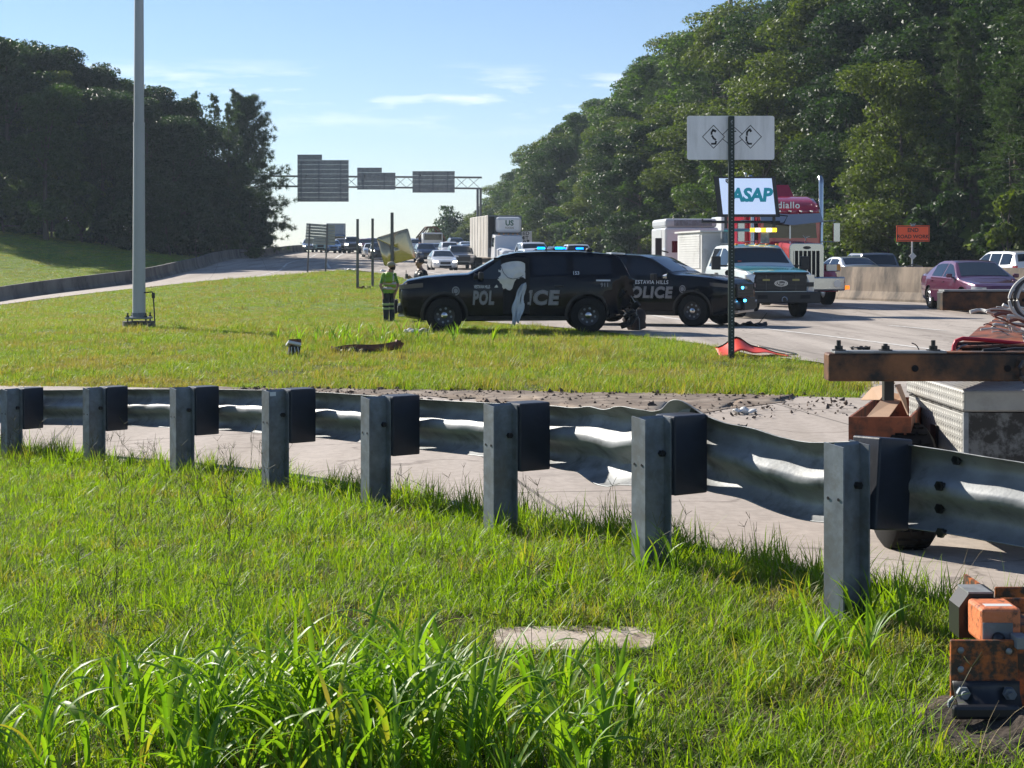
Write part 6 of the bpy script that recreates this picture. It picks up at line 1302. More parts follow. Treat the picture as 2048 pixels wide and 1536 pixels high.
b.build('wheel', M['tyre'], tr, smooth=40)
M['crate'] = mat('red_plastic', (.40,.015,.03), .4)
cr_ = thing('red_crate', 'red rimmed plastic crate with dark inside lying on the trailer', 'crate', tuple(O))
b = MB(); pth = [L_(1906,714,8.0), L_(1908,692,8.0), L_(1912,682,8.0), L_(1926,677,8.0), L_(1960,679,8.02), L_(2060,689,8.05)]; b.tube(pth, .011, 7); b.build('rim', M['crate'], cr_, smooth=50)
b = MB(); b.grid([[tuple(L_(px, py, 8.06)) for py in (684, 700, 722)] for px in np.linspace(1912, 2080, 9)]); b.build('inside', mat('dark_crate_inside', (.012,.012,.016), .7), cr_)
for k in range(9): b = MB(); x_ = 1925+15*k; b.tube([L_(x_, 688, 8.03), L_(x_+2, 712, 8.03)], .004, 5); b.build('rib', M['black_plastic'], cr_)
b = MB(); b.tube([L_(1912,712,7.98), L_(1914,700,7.98), L_(1922,692,7.98), L_(1935,689,7.98)], .004, 5); b.build('edge_highlight', M['galv_post'], cr_)
# cables
M['cable_w'] = mat('dirty_white_cable', (.52,.51,.48), .6); M['cable_k'] = mat('dark_cable', (.05,.045,.045), .5)
hc = thing('hose_coil', 'thick grey hose looping up over the trailer', 'hose', tuple(O))
for k, dx in enumerate((0, 9, 16)):
    b = MB(); pth = [L_(2072+dx,548,8.3), L_(2048+dx,556,8.3), L_(2029+dx,572,8.3), L_(2019+dx,594,8.3), L_(2022+dx,614,8.3), L_(2034+dx,630,8.3), L_(2060+dx,642,8.3)]
    P_ = [cr(pth, s) for s in np.linspace(0, len(pth)-1.01, 26)]; b.tube(P_, .0085, 8); b.build('hose_loop', M['cable_w'] if k != 1 else M['cable_k'], hc, smooth=60)
cb = thing('cable_bundle', 'tangle of white and brown frayed cables heaped on the trailer', 'cables', tuple(O)); r_ = np.random.default_rng(21)
for k in range(26):
    x_ = r_.uniform(1990, 2055); y_ = r_.uniform(618, 672); Yk = r_.uniform(8.3, 8.8); pth = [L_(x_-r_.uniform(5,55), y_+r_.uniform(-10,8), Yk), L_(x_-r_.uniform(0,20), y_+r_.uniform(-8,4), Yk), L_(x_+22, y_+r_.uniform(0,12), Yk), L_(x_+60, y_+r_.uniform(4,22), Yk)]
    P_ = [cr(pth, s) for s in np.linspace(0, 2.98, 12)]; b = MB(); b.tube(P_, r_.choice([.004,.006,.011]), 6); b.build('cable', [M['cable_w'], M['cable_w'], mat('brown_cable', (.16,.07,.06), .6)][k % 3], cb, smooth=60)
b = MB(); pth = [L_(1940,624,9.4), L_(1962,620,9.4), L_(1985,628,9.3), L_(2005,640,9.2)]; b.tube([cr(pth, s) for s in np.linspace(0, 2.98, 10)], .012, 6); b.build('cable', M['cable_w'], cb, smooth=60)
hs = thing('air_tool', 'black handled air hose lying along the top of the near beam', 'tool', tuple(O))
b = MB(); b.tube([L_(1966,703,7.62), L_(2000,700,7.62)], .014, 8); b.build('grip', M['black_plastic'], hs, smooth=50); b = MB(); b.tube([L_(2000,701,7.62), L_(2030,697,7.62), L_(2075,698,7.62)], .007, 7); b.build('hose', M['cable_k'], hs, smooth=50); b = MB(); b.tube([L_(1952,708,7.62), L_(1967,703,7.62)], .006, 6); b.build('nozzle', M['galv'], hs)
b = MB(); b.tube([L_(2048,722,7.52), L_(2040,735,7.52), L_(2042,752,7.52), L_(2052,765,7.52)], .012, 7); b.build('hose', M['cable_k'], hs, smooth=50)
b = MB(); pth = [L_(1823,686,9.0), L_(1832,690,9.0), L_(1838,700,9.0), L_(1839,712,9.0)]; b.tube([cr(pth, s) for s in np.linspace(0,2.98,9)], .0035, 5)
o = b.build('wire', M['cable_k']); o.location = O; tag(o, 'single bent wire sticking up behind the near beam', 'wire')
# ------------------------------------------------------------------ orange post driver foot in the corner
yd = 4.98; pd = thing('post_puller', 'dirty orange hydraulic post puller foot in a dug hole, lower right corner', 'machine', (1.5, yd, 0)); D_ = lambda px, py, Y=yd: at(px, py, Y)-Vector((1.5, yd, 0))
M['orange_dirty'] = mat('muddy_orange_paint', (.44,.115,.02), .55, var=.3, vscale=10, dirt=(.05,.033,.022), dscale=22, dlo=.40, dhi=.56, bump=.2, bscale=60)
M['orange_pale'] = mat('sunbleached_orange_paint', (.66,.20,.08), .5, var=.12, vscale=14, dirt=(.16,.07,.04), dscale=34, dlo=.52, dhi=.66, bump=.15, bscale=80)
def dbox(name, px0, px1, py0, py1, Y, dep, mt, bev=.006, parent=None): p, q_ = D_(px0, py1, Y), D_(px1, py0, Y); b = MB(); b.bb((p.x, p.y, p.z), (q_.x, p.y+dep, q_.z)); return b.build(name, mt, parent or pd, bevel=bev)
fp = dbox('front_plate', 1902, 2036, 1281, 1440, yd, .018, M['orange_dirty'], .003)
b = MB(); G = []
for k in range(7): q = k/6; G.append([(D_(1903+6*q,0).x, -.012-.10*q**2*1.2, D_(0,1360+70*q).z), (D_(2036-6*q,0).x, -.012-.10*q**2*1.2, D_(0,1360+70*q).z)])
b.grid(G); b.build('rubber_flange', M['steel_black'], pd, smooth=60, solid=.012)
b = MB(); p, q_ = D_(1904,1440,yd-.13), D_(2040,1408,yd-.13); b.box(((p.x+q_.x)/2, -.13, (p.z+q_.z)/2), (q_.x-p.x, .03, .045)); b.build('lower_lip', M['steel_black'], pd, bevel=.012)
for px, py in ((1921,1300),(1921,1338),(2017,1302)): c = D_(px, py); b = MB(); b.sphere((c.x,-.004,c.z), .011, 10, 6, (1,.6,1)); b.build('rivet', M['galv'], pd, smooth=60)
for px, py in ((1920,1380),(2012,1382)): c = D_(px, py); b = MB(); b.tube([(c.x,-.02,c.z),(c.x,-.045,c.z)], .022, 6); b.tube([(c.x,-.045,c.z),(c.x,-.06,c.z)], .012, 8); b.build('bolt', M['galv_post'], pd)
dbox('motor_box', 1963, 2043, 1217, 1290, yd+.05, .16, M['orange_pale'], .012); dbox('motor_face', 1966, 2026, 1246, 1284, yd+.046, .004, M['galv_post'], .001)
b = MB(); c = D_(1997, 1278, yd+.04); b.sphere(tuple(c), .022, 12, 8); b.build('shaft_boss', M['steel_black'], pd, smooth=60)
b = MB(); c = D_(2005, 1222, yd+.05); b.box((c.x, c.y+.05, c.z+.008), (.09,.035,.002)); b.build('worn_label', M['white_dull'], pd)
V = [(1918,1276),(1918,1215),(1938,1187),(1988,1183),(1988,1276)]; b = MB(); b.prism([(D_(px,0,yd+.22).x, D_(0,py,yd+.22).z) for px, py in V], lambda u, v, t: (u, .22+t, v), .12); b.build('black_guard', M['steel_black'], pd, fix=True)
b = MB(); p, q_ = D_(1936,1187,yd+.22), D_(1985,1182,yd+.22); b.bb((p.x,.216,p.z),(q_.x,.34,p.z+.006)); b.build('guard_cap', M['galv'], pd)
dbox('rear_tray', 1979, 2075, 1196, 1290, yd+.26, .012, M['orange_dirty']); dbox('rear_tray_back', 1990, 2080, 1174, 1230, yd+.55, .012, M['orange_dirty']); 
b = MB(); p = D_(1979,1196,yd+.26); b.bb((p.x,.27,p.z-.15),(p.x+.012,.56,p.z+.02)); b.build('rear_tray_side', M['orange_dirty'], pd)
dbox('mast', 2030, 2120, 1250, 1430, yd+.06, .2, M['orange_dirty'], .01); dbox('clamp', 2034, 2060, 1275, 1300, yd-.03, .07, M['galv'], .004)
b = MB(); b.tube([D_(1908,1395,yd-.03), D_(1898,1405,yd-.03), D_(1896,1420,yd-.04), D_(1904,1432,yd-.04)], .007, 6); b.build('hook', M['galv_post'], pd)
# dug earth round the machine
M['earth'] = mat('dark_dug_earth', (.045,.032,.022), .95, var=.5, vscale=14, bump=1.0, bscale=26)
r_ = np.random.default_rng(3); G = []
for i in range(25):
    row = []
    for j in range(25):
        u, v = i/24*2-1, j/24*2-1; rr = math.hypot(u, v); x = 1.62+u*.42; y = 4.80+v*.42; h = .09*max(0, 1-rr**2)*(.7+.5*math.sin(5*u+1)*math.cos(6*v))-.05*math.exp(-((u-.0)**2+(v+.25)**2)*6)-.03*(rr > 1)+r_.uniform(-.008,.008)*(rr < 1.1); row.append((x, y, hz1(x, y)+h))
    G.append(row)
b = MB(); b.grid(G); tag(b.build('earth_mound', M['earth'], smooth=80), 'dark dug earth heaped round the orange machine', None, kind='stuff')
# clods on the ramp edge
CL = MB(); r_ = np.random.default_rng(31)
for k in range(900):
    u = r_.uniform(0, 1); x = r_.uniform(-3.5, 3.6); yb_ = np.interp(x, [-4.5,-2.2,-.45,.9,2.1,3.1,4], [19.6,18.75,17.5,15.9,15.2,15.6,15]); yt_ = np.interp(x, [-4.6,-2.4,-.6,1.2,2.6,3.2,4], [19.85,19.3,18.75,18,17.55,17.3,17]); y = yb_-.5+(yt_-yb_+.6)*r_.beta(1.6,1.2); s_ = r_.choice([.008,.014,.022,.034], p=[.45,.35,.16,.04])
    c = Vector((x, y, hz1(x, y)+.04)); V = [c+Vector(r_.normal(0,1,3))*s_*.4+Vector(d_)*s_ for d_ in ((1,0,0),(-1,0,0),(0,1,0),(0,-1,0),(0,0,.8),(0,0,-.5))]
    CL.add(V, [(0,2,4),(2,1,4),(1,3,4),(3,0,4),(2,0,5),(1,2,5),(3,1,5),(0,3,5)])
tag(CL.build('dirt_clods', mat('brown_clods', (.085,.06,.045), .95, var=.4, vscale=6)), 'scattered dirt clods along the ramp edge', None, kind='stuff')
# ------------------------------------------------------------------ trees
def cloud_mesh(name, P, mt):
    """P: (n, k, 3) polygons"""
    n, k = P.shape[:2]; me = bpy.data.meshes.new(name); me.vertices.add(n*k); me.vertices.foreach_set('co', P.reshape(-1).astype(np.float32))
    me.loops.add(n*k); me.loops.foreach_set('vertex_index', np.arange(n*k, dtype=np.int32)); me.polygons.add(n); me.polygons.foreach_set('loop_start', np.arange(0, n*k, k, dtype=np.int32)); me.polygons.foreach_set('loop_total', np.full(n, k, dtype=np.int32))
    me.materials.append(mt); me.update(calc_edges=True); return me
def unit(v): return v/np.maximum(np.linalg.norm(v, axis=-1, keepdims=True), 1e-9)
def leaf_quads(C, N, w, h, r):
    n = len(C); t = unit(np.cross(N, r.normal(0, 1, (n, 3)))); s = np.cross(N, t); w = np.asarray(w).reshape(-1,1); h = np.asarray(h).reshape(-1,1)
    fold = N*h*.25
    return np.stack([C-t*h, C+s*w*.8-t*h*.1+fold, C+t*h, C-s*w*.8-t*h*.1+fold], 1)
M['leaf_a'] = leaf_mat('broadleaf_foliage', (.026,.058,.014), (.075,.120,.024), (1.7,1.9,.5), rough=.52, spec=.26, tw=.4, big=.55)
M['leaf_b'] = leaf_mat('olive_foliage', (.046,.074,.016), (.110,.140,.030), (1.6,1.7,.5), rough=.52, spec=.26, tw=.4, big=.5)
M['leaf_c'] = leaf_mat('dark_foliage', (.014,.034,.013), (.042,.074,.022), (1.6,1.8,.6), rough=.5, spec=.25, tw=.34, big=.5)
M['needle'] = leaf_mat('pine_needles', (.022,.046,.018), (.065,.098,.034), (1.5,1.7,.6), rough=.55, spec=.2, tw=.32, big=.5)
M['bark'] = mat('bark', (.075,.06,.048), .95, var=.35, vscale=5, bump=.6, bscale=10, stretch=(1,1,.3))
_r = np.random.default_rng(99)
def broad_parts(seed, H, Wd, n, leaf, base=.22, lobes=70, skirt=False):
    """crown built from a few heavy limbs, each carrying its own clumps, so that gaps and ledges stay open between them"""
    r = np.random.default_rng(seed); C = []; nl_ = max(7, lobes//7)
    for i in range(nl_):
        f = base+(1-base)*((i+r.uniform(.1,.9))/nl_)**.9; prof = (1-((f-.45)/.62)**2 if f > .45 else .72+.28*(f/.45)) if not skirt else (1-f*.7)
        a = i*2.4+r.normal(0,.5); q = Wd/2*max(.12, prof)*r.uniform(.30,.80); L = np.array([q*math.cos(a), q*math.sin(a), f*H*.92]); R_ = min(H, Wd*1.2)*r.uniform(.13,.23)
        for j in range(7):
            o = unit(r.normal(0,1,3)*np.array([1,1,.7]))*R_*r.uniform(.35,1.0); c = L+o; C.append((c[0], c[1], min(max(c[2], .3), H*.97), R_*r.uniform(.32,.62)))
    C = np.array(C); w = C[:,3]**2; k = r.choice(len(C), n, p=w/w.sum()); d = unit(r.normal(0, 1, (n, 3))); d[:,2] = np.where(r.uniform(0,1,n) < .5, np.abs(d[:,2]), d[:,2])
    P = C[k,:3]+d*(C[k,3]*(.45+.75*r.uniform(0,1,n)**.7))[:,None]*np.array([1.15,1.15,.70]); P[:,2] = np.maximum(P[:,2], .15)
    N = unit(d*.55+np.array([0,0,.5])+r.normal(0,.75,(n,3))); s = leaf*r.uniform(.45,1.4,n)
    return leaf_quads(P, N, s*.40, s*.66, r), C
def trunk_mb(seed, H, rad, C, nl=9, lean=.3):
    r = np.random.default_rng(seed+5); b = MB(); z = np.linspace(-.5, H*.86, 9); ox = lean*np.sin(z/H*3+seed); oy = lean*np.cos(z/H*2.3+seed)-lean
    b.tube([(x,y,q) for x,y,q in zip(ox,oy,z)], [max(.03, rad*(1.25 if k == 0 else 1)*(1-.85*k/8)) for k in range(9)], 7)
    for i in r.choice(len(C), min(nl, len(C)), replace=False):
        c = C[i]; z0 = max(.15*H, c[2]*.72); x0, y0 = np.interp(z0, z, ox), np.interp(z0, z, oy); q = rad*.35*(1-z0/H)+.03
        b.tube([(x0,y0,z0),((x0+c[0])*.5,(y0+c[1])*.5,lerp(z0,c[2],.35)),(c[0],c[1],c[2])], [q, q*.7, q*.3], 5)
    return b
def make_broad(name, seed, H, Wd, n, leaf, mt, label, cat='tree', **kw):
    Q, C = broad_parts(seed, H, Wd, n, leaf, **kw); root = thing(name, label, cat)
    c = bpy.data.objects.new('crown', cloud_mesh('crown', Q, mt)); COL.objects.link(c); c.parent = root
    trunk_mb(seed, H, H*.014+.03, C).build('trunk', M['bark'], root, smooth=60); root['H'] = H; return root
def make_pine(seed, H, Wd, mt, label, base=.35, nb=64, tufts=9, flat=.12, tl=.34):
    r = np.random.default_rng(seed); root = thing('pine_tree', label, 'tree'); tr_ = MB(); z = np.linspace(-.5, H, 9); ox = .25*np.sin(z/H*2.6+seed); oy = .2*np.cos(z/H*2+seed)-.2
    tr_.tube([(x,y,q) for x,y,q in zip(ox,oy,z)], [max(.02, (H*.012+.04)*(1-.93*k/8)) for k in range(9)], 7); Cs = []; Ds = []
    for i in range(nb):
        f = base+(1-base)*((i+r.uniform(0,1))/nb); z0 = f*H*.985; a = i*2.4+r.normal(0,.4); L = Wd/2*(1-((f-base)/(1-base))**1.6*.82)*r.uniform(.45,1.1)*(1 if f > base+.08 else .7); up = r.uniform(-.12,.22)+.35*(f-base)/(1-base)
        x0, y0 = np.interp(z0, z, ox), np.interp(z0, z, oy); e = np.array([x0+L*math.cos(a), y0+L*math.sin(a), z0+L*up]); m = np.array([x0+.5*L*math.cos(a+.1), y0+.5*L*math.sin(a+.1), z0+L*up*.25])
        tr_.tube([(x0,y0,z0), tuple(m), tuple(e)], [.02+.008*L, .012+.004*L, .008], 4, cap=False)
        for t in range(tufts):
            u = .35+.68*(t+r.uniform(0,1))/tufts; p = (1-u)**2*np.array([x0,y0,z0])+2*u*(1-u)*m+u*u*e; p = p+r.normal(0,1,3)*np.array([.30,.30,flat])*(.5+.35*L*.4); Cs.append(p); Ds.append(unit(np.array([math.cos(a),math.sin(a),.5])+r.normal(0,.5,3)))
    Cs, Ds = np.array(Cs), np.array(Ds); k = 24; n = len(Cs)*k; P = np.repeat(Cs, k, 0)+r.normal(0,.06,(n,3)); d = unit(np.repeat(Ds, k, 0)*.75+r.normal(0,.75,(n,3))); L = tl*r.uniform(.6,1.2,(n,1)); s = unit(np.cross(d, r.normal(0,1,(n,3))))*.028
    Q = np.stack([P-s, P+s, P+d*L], 1); c = bpy.data.objects.new('crown', cloud_mesh('crown', Q, mt)); COL.objects.link(c); c.parent = root
    tr_.build('trunk', M['bark'], root, smooth=60); root['H'] = H; return root
B1, B2, B3 = ('leafy green tree in the wooded hillside right of the highway', 'olive green tree in the wooded hillside right of the highway', 'dark tree in the wooded hillside right of the highway')
PROTO = [make_broad('leafy_tree', 1, 15, 8.5, 32000, .197, M['leaf_a'], B1), make_broad('leafy_tree', 2, 15, 7.5, 32000, .173, M['leaf_a'], B1, base=.15), make_broad('leafy_tree', 3, 15, 9, 32000, .197, M['leaf_b'], B2, base=.12),
  make_broad('leafy_tree', 4, 15, 8, 32000, .181, M['leaf_c'], B3, base=.18), make_broad('leafy_tree', 5, 15, 6.5, 32000, .165, M['leaf_b'], B2, base=.1, lobes=84), make_broad('leafy_tree', 6, 15, 8, 32000, .197, M['leaf_c'], B3, base=.1, lobes=56)]
BL = 'pine tree in the wooded hillside right of the highway'
PINE = [make_pine(11, 18, 7.0, M['needle'], BL), make_pine(12, 18, 6.2, M['needle'], BL, base=.22, nb=76), make_pine(13, 18, 8.0, M['needle'], BL, base=.4, nb=58)]
SH = 'leafy shrub at the foot of the wooded hillside'
BUSH = [make_broad('shrub', 21, 3.6, 5.0, 7000, .22, M['leaf_a'], SH, 'shrub', base=.02, lobes=49, skirt=True), make_broad('shrub', 22, 3.6, 4.4, 7000, .20, M['leaf_b'], SH, 'shrub', base=.02, lobes=49, skirt=True), make_broad('shrub', 23, 3.6, 4.8, 7000, .20, M['leaf_c'], SH, 'shrub', base=.02, lobes=49, skirt=True)]
LK = ['leaf_a','leaf_b','leaf_c']
for i_, b_ in enumerate(BUSH): b_['k'] = i_
used = set()
PL = [(960,'near the crest of the road'),(1060,'above the box truck'),(1200,'above the blue police beacons'),(1330,'above the second police SUV'),(1450,'above the white semi truck'),(1560,'behind the message board'),(1690,'behind the red semi truck'),(1790,'left of the road work sign'),(1870,'behind the road work sign'),(1960,'above the purple sedan'),(9999,'at the right edge above the white SUV')]
def where(px): return next(t for q, t in PL if px < q)
def plant(proto, x, y, H, label=None, group=None, wide=1.0, name=None):
    if proto.name in used: o = copy_tree(proto)
    else: o = proto; used.add(proto.name)
    s = H/proto['H']; w = s*wide*(1 if s < 1.2 else .95); o.location = (x, y, hz1(x, y)-.15); o.scale = (w, w, s); o.rotation_euler = (0, 0, _r.uniform(0, 6.28))
    if label: o['label'] = label
    if group: o['group'] = group
    return o
SKY_R = np.array([(700,478),(840,462),(890,440),(930,430),(965,405),(1000,385),(1040,325),(1080,285),(1160,215),(1200,190),(1250,145),(1290,120),(1330,72),(1400,45),(1440,20),(1480,-10),(1600,-90),(2400,-200)], float)
nR = 0
for row, d in enumerate((1.0, 5.5, 11.5, 18, 26, 35)):
    Y = 68+_r.uniform(0, 3)
    while Y < 335:
        step = (3.6 if row == 0 else 4.8+.25*row)*(1 if Y < 190 else 1.25); Y += step*_r.uniform(.75, 1.25)
        x = float(edge_x(Y))+d+_r.normal(0, .9); px = 1024+x/Y*F
        if not 845 < px < 2190: continue
        base = hz1(x, Y); top = EYE-(np.interp(px, SKY_R[:,0], SKY_R[:,1])-HY)*Y/F; Hmax = top-base
        want = _r.uniform(15, 23) if row else _r.uniform(8, 15); H = min(want, Hmax*(_r.uniform(.86, 1.03) if row else _r.uniform(.8, 1.02)))
        if H < 3.5 or (row >= 4 and px > 1900): continue
        pine = _r.uniform() < (.25 if px < 1300 else .50 if px < 1700 else .62)
        if row == 0 and H < 7: pine = False
        pr = PINE[_r.integers(0, 3)] if pine else PROTO[_r.choice(6, p=[.26,.2,.18,.16,.12,.08])]
        kind_ = 'bushy pine' if pine else pr['label'].split(' tree')[0]; hgt_ = 'low on the right hillside' if row < 2 else 'halfway up the right hillside' if row < 4 else 'high on the right hillside'
        plant(pr, x, Y, H, '%s tree %s, %s' % (kind_, hgt_, where(px)), {'pine_tree': 'pines on the right hillside'}.get(pr.name.split('.')[0], 'leafy trees on the right hillside')+(' '+pr['label'].split()[0] if not pine else ''), wide=_r.uniform(1.05, 1.45)*(1.0 if H > 9 else 1.25)); nR += 1
Y = 66
while Y < 300:
    Y += _r.uniform(1.9, 3.0)*(1 if Y < 180 else 1.6); x = float(edge_x(Y))+_r.uniform(-1.6, .6); px = 1024+x/Y*F
    if not 900 < px < 2150: continue
    pr = BUSH[_r.integers(0, 3)]; plant(pr, x, Y, _r.uniform(2.6, 5.2), {'leaf_a':'green','leaf_b':'olive','leaf_c':'dark'}[LK[pr['k']]]+' shrub low on the right hillside, '+where(px), 'shrubs at the foot of the right hillside', wide=_r.uniform(.8, 1.15)); nR += 1
for (px, Y, y) in ((872,318,452),(886,300,446),(900,322,440),(915,300,438),(930,285,434),(944,300,428),(956,270,424),(970,280,404),(985,262,398),(940,262,446),(905,280,456),(925,255,452),(968,250,440)):
    x = (px-1024)*Y/F; H = EYE-(y-HY)*Y/F-hz1(x, Y); plant(PROTO[(px//3) % 6], x, Y, max(3.5, H), 'hazy far tree beyond the crest, %s' % ('left of the box truck' if px < 945 else 'above the box truck'), 'far trees beyond the crest', wide=1.3)
# left woods
SKY_L = np.array([(-120,40),(0,75),(40,72),(75,118),(100,92),(140,88),(180,142),(240,168),(280,155),(310,178),(350,184),(400,178),(440,192),(500,200)], float)
LL = ['dark leafy tree in the shaded wood left of the exit ramp', 'lighter green tree in the shaded wood left of the exit ramp']
for (px, Y, k, hk) in ((-70,128,3,1),(5,127,5,1.02),(20,136,3,1.0),(70,130,0,.86),(105,124,1,.80),(112,140,3,1.0),(140,133,4,.9),(165,139,5,1),(215,131,3,.95),(232,142,0,1),(285,132,5,.92),(300,143,3,1),(345,134,3,.86),(372,143,5,.98),(250,152,3,.95),(330,153,5,1),(60,150,3,1),(150,150,5,1),(410,150,3,.8),(440,158,5,.62),(468,150,3,.60),(495,153,5,.46),(425,140,3,.55)):
    x = (px-1024)*Y/F; H = (EYE-(np.interp(px, SKY_L[:,0], SKY_L[:,1])-HY)*Y/F-hz1(x, Y))*hk*1.07; plant(PROTO[k], x, Y, H, (LL[1] if k in (0,1,4) else LL[0])[:-len(' left of the exit ramp')]+(', back row' if Y > 137 else ', front row')+(' left of the light pole' if px < 190 else ' behind the light pole' if px < 320 else ' right of the light pole'), 'lighter trees of the left wood' if k in (0,1,4) else 'dark trees of the left wood', wide=1.12)
for i, (px, Y, y, w_) in enumerate(((385,146,182,.75),(432,152,186,.8),(470,158,178,.85),(455,147,205,.7))):
    x = (px-1024)*Y/F; H = EYE-(y-HY)*Y/F-hz1(x, Y); plant(PINE[(1,1,1,1)[i]], x, Y, H, 'dark pine at the right part of the left wood', 'dark pines of the left wood', wide=w_)
px, Y = 497, 158; x = (px-1024)*Y/F; H = EYE-(192-HY)*Y/F-hz1(x, Y)
bp = make_pine(31, 18, 11.5, M['needle'], 'tallest dark pine with long level branches at the right end of the left wood', base=.04, nb=190, tufts=15, flat=.13, tl=.55)
bp['H'] = 18; plant(bp, x, Y, H, wide=1.0)
for px in range(-80, 500, 34):
    Y = np.interp(px, [-80,0,200,400,520], [124,124,124,128,150])+_r.uniform(0, 4); x = (px-1024)*Y/F; pr = BUSH[_r.choice([0,2,2])]; plant(pr, x, Y, _r.uniform(3.2, 6.0), 'dark shrub at the foot of the left wood, '+('left of the light pole' if px < 200 else 'behind the light pole' if px < 330 else 'right of the light pole'), 'shrubs along the left wood', wide=1.0)
# sparse tree against the sky at the far right of the crest
sp_ = make_broad('sparse_tree', 41, 9, 8, 2200, .35, M['leaf_c'], 'sparse flat-topped tree against the sky beyond the crest', base=.5, lobes=49); Y = 262; x = (905-1024)*Y/F
sp_['H'] = 9; plant(sp_, x, Y, EYE-(412-HY)*Y/F-hz1(x, Y), wide=.85)
for p in PROTO+PINE+BUSH:
    if p.name not in used:
        for c in list(p.children): bpy.data.objects.remove(c)
        bpy.data.objects.remove(p)
# ------------------------------------------------------------------ grass
TUFTS = bpy.data.collections.new('grass_blades')
def tuft(name, n, hr, wr, spread, lean, mt, seed, seg=4, curl=.6, coll=None, taper=.75):
    r = np.random.default_rng(seed); V = []; Fc = []
    for i in range(n):
        a = r.uniform(0, 6.283); q = spread*math.sqrt(r.uniform()); bx, by = q*math.cos(a), q*math.sin(a); az = r.uniform(0, 6.283); h = r.uniform(*hr); w = r.uniform(*wr); l0 = r.uniform(0, lean); c = r.uniform(.3, 1)*curl*2
        sx, sy = -math.sin(az)*w/2, math.cos(az)*w/2; x, y, z = bx, by, -.015; b0 = len(V); tw = r.uniform(-.8,.8)
        for k in range(seg+1):
            u = k/seg; wd = (1-u**1.6)*.92+.08 if k < seg else .04; ct, st = math.cos(tw*u), math.sin(tw*u)
            V += [(x-(sx*ct-sy*st)*wd, y-(sx*st+sy*ct)*wd, z), (x+(sx*ct-sy*st)*wd, y+(sx*st+sy*ct)*wd, z+w*.12)]
            th = l0+c*u; dl = h/seg; x += math.cos(az)*math.sin(th)*dl; y += math.sin(az)*math.sin(th)*dl; z += math.cos(th)*dl
        Fc += [(b0+2*k, b0+2*k+1, b0+2*k+3, b0+2*k+2) for k in range(seg)]
    me = bpy.data.meshes.new(name); me.from_pydata(V, [], Fc); me.materials.append(mt); me.polygons.foreach_set('use_smooth', [True]*len(Fc))
    o = bpy.data.objects.new(name, me); (coll or TUFTS).objects.link(o); return o
def stalks(name, n, hr, mt, seed, coll, spread=.08, w=.0022):
    r = np.random.default_rng(seed); b = MB()
    for i in range(n):
        a = r.uniform(0, 6.28); q = spread*math.sqrt(r.uniform()); p = Vector((q*math.cos(a), q*math.sin(a), 0)); h = r.uniform(*hr); az = r.uniform(0, 6.28); l = r.uniform(.05, .45); top = p+Vector((math.cos(az)*math.sin(l), math.sin(az)*math.sin(l), math.cos(l)))*h; mid = p.lerp(top, .5)+Vector((0,0,.02))
        b.tube([p, mid, top], [w*.6, w*.5, w*.4], 3, cap=False)
        for k in range(r.integers(2, 5)):
            e = top+Vector((r.normal(0,.5), r.normal(0,.5), r.uniform(.4,1))).normalized()*r.uniform(.03,.075); b.tube([top, e], [w*.65, w*.45], 3, cap=False)
    me = bpy.data.meshes.new(name); me.from_pydata(b.v, [], b.f); me.materials.append(mt); o = bpy.data.objects.new(name, me); coll.objects.link(o); return o
def scatter(name, label, P, rot, sc, idx, coll, n_var):
    me = bpy.data.meshes.new(name); me.vertices.add(len(P)); me.vertices.foreach_set('co', np.ascontiguousarray(P, dtype=np.float32).reshape(-1))
    a = me.attributes.new('rot', 'FLOAT_VECTOR', 'POINT'); a.data.foreach_set('vector', np.ascontiguousarray(rot, dtype=np.float32).reshape(-1))
    a = me.attributes.new('sc', 'FLOAT_VECTOR', 'POINT'); a.data.foreach_set('vector', np.ascontiguousarray(sc, dtype=np.float32).reshape(-1))
    a = me.attributes.new('ix', 'INT', 'POINT'); a.data.foreach_set('value', np.ascontiguousarray(idx, dtype=np.int32))
    o = bpy.data.objects.new(name, me); COL.objects.link(o)
    g = bpy.data.node_groups.new(name, 'GeometryNodeTree'); g.interface.new_socket('Geometry', in_out='INPUT', socket_type='NodeSocketGeometry'); g.interface.new_socket('Geometry', in_out='OUTPUT', socket_type='NodeSocketGeometry')
    n = g.nodes; l = g.links; i_, o_ = n.new('NodeGroupInput'), n.new('NodeGroupOutput'); ip = n.new('GeometryNodeInstanceOnPoints'); ci = n.new('GeometryNodeCollectionInfo')
    ci.inputs['Collection'].default_value = coll; ci.inputs['Separate Children'].default_value = True; ci.inputs['Reset Children'].default_value = True; ip.inputs['Pick Instance'].default_value = True
    def na(nm, t): q = n.new('GeometryNodeInputNamedAttribute'); q.data_type = t; q.inputs[0].default_value = nm; return q.outputs[0]
    l.new(i_.outputs[0], ip.inputs['Points']); l.new(ci.outputs[0], ip.inputs['Instance']); l.new(na('ix','INT'), ip.inputs['Instance Index']); l.new(na('rot','FLOAT_VECTOR'), ip.inputs['Rotation']); l.new(na('sc','FLOAT_VECTOR'), ip.inputs['Scale']); l.new(ip.outputs[0], o_.inputs[0])
    m = o.modifiers.new('scatter', 'NODES'); m.node_group = g
    return tag(o, label, None, kind='stuff')
def inside(P, poly):
    x, y = P[:,0], P[:,1]; c = np.zeros(len(P), bool); q = np.array(poly); j = len(q)-1
    for i in range(len(q)):
        xi, yi, xj, yj = q[i,0], q[i,1], q[j,0], q[j,1]; m = ((yi > y) != (yj > y)) & (x < (xj-xi)*(y-yi)/(yj-yi+1e-12)+xi); c ^= m; j = i
    return c
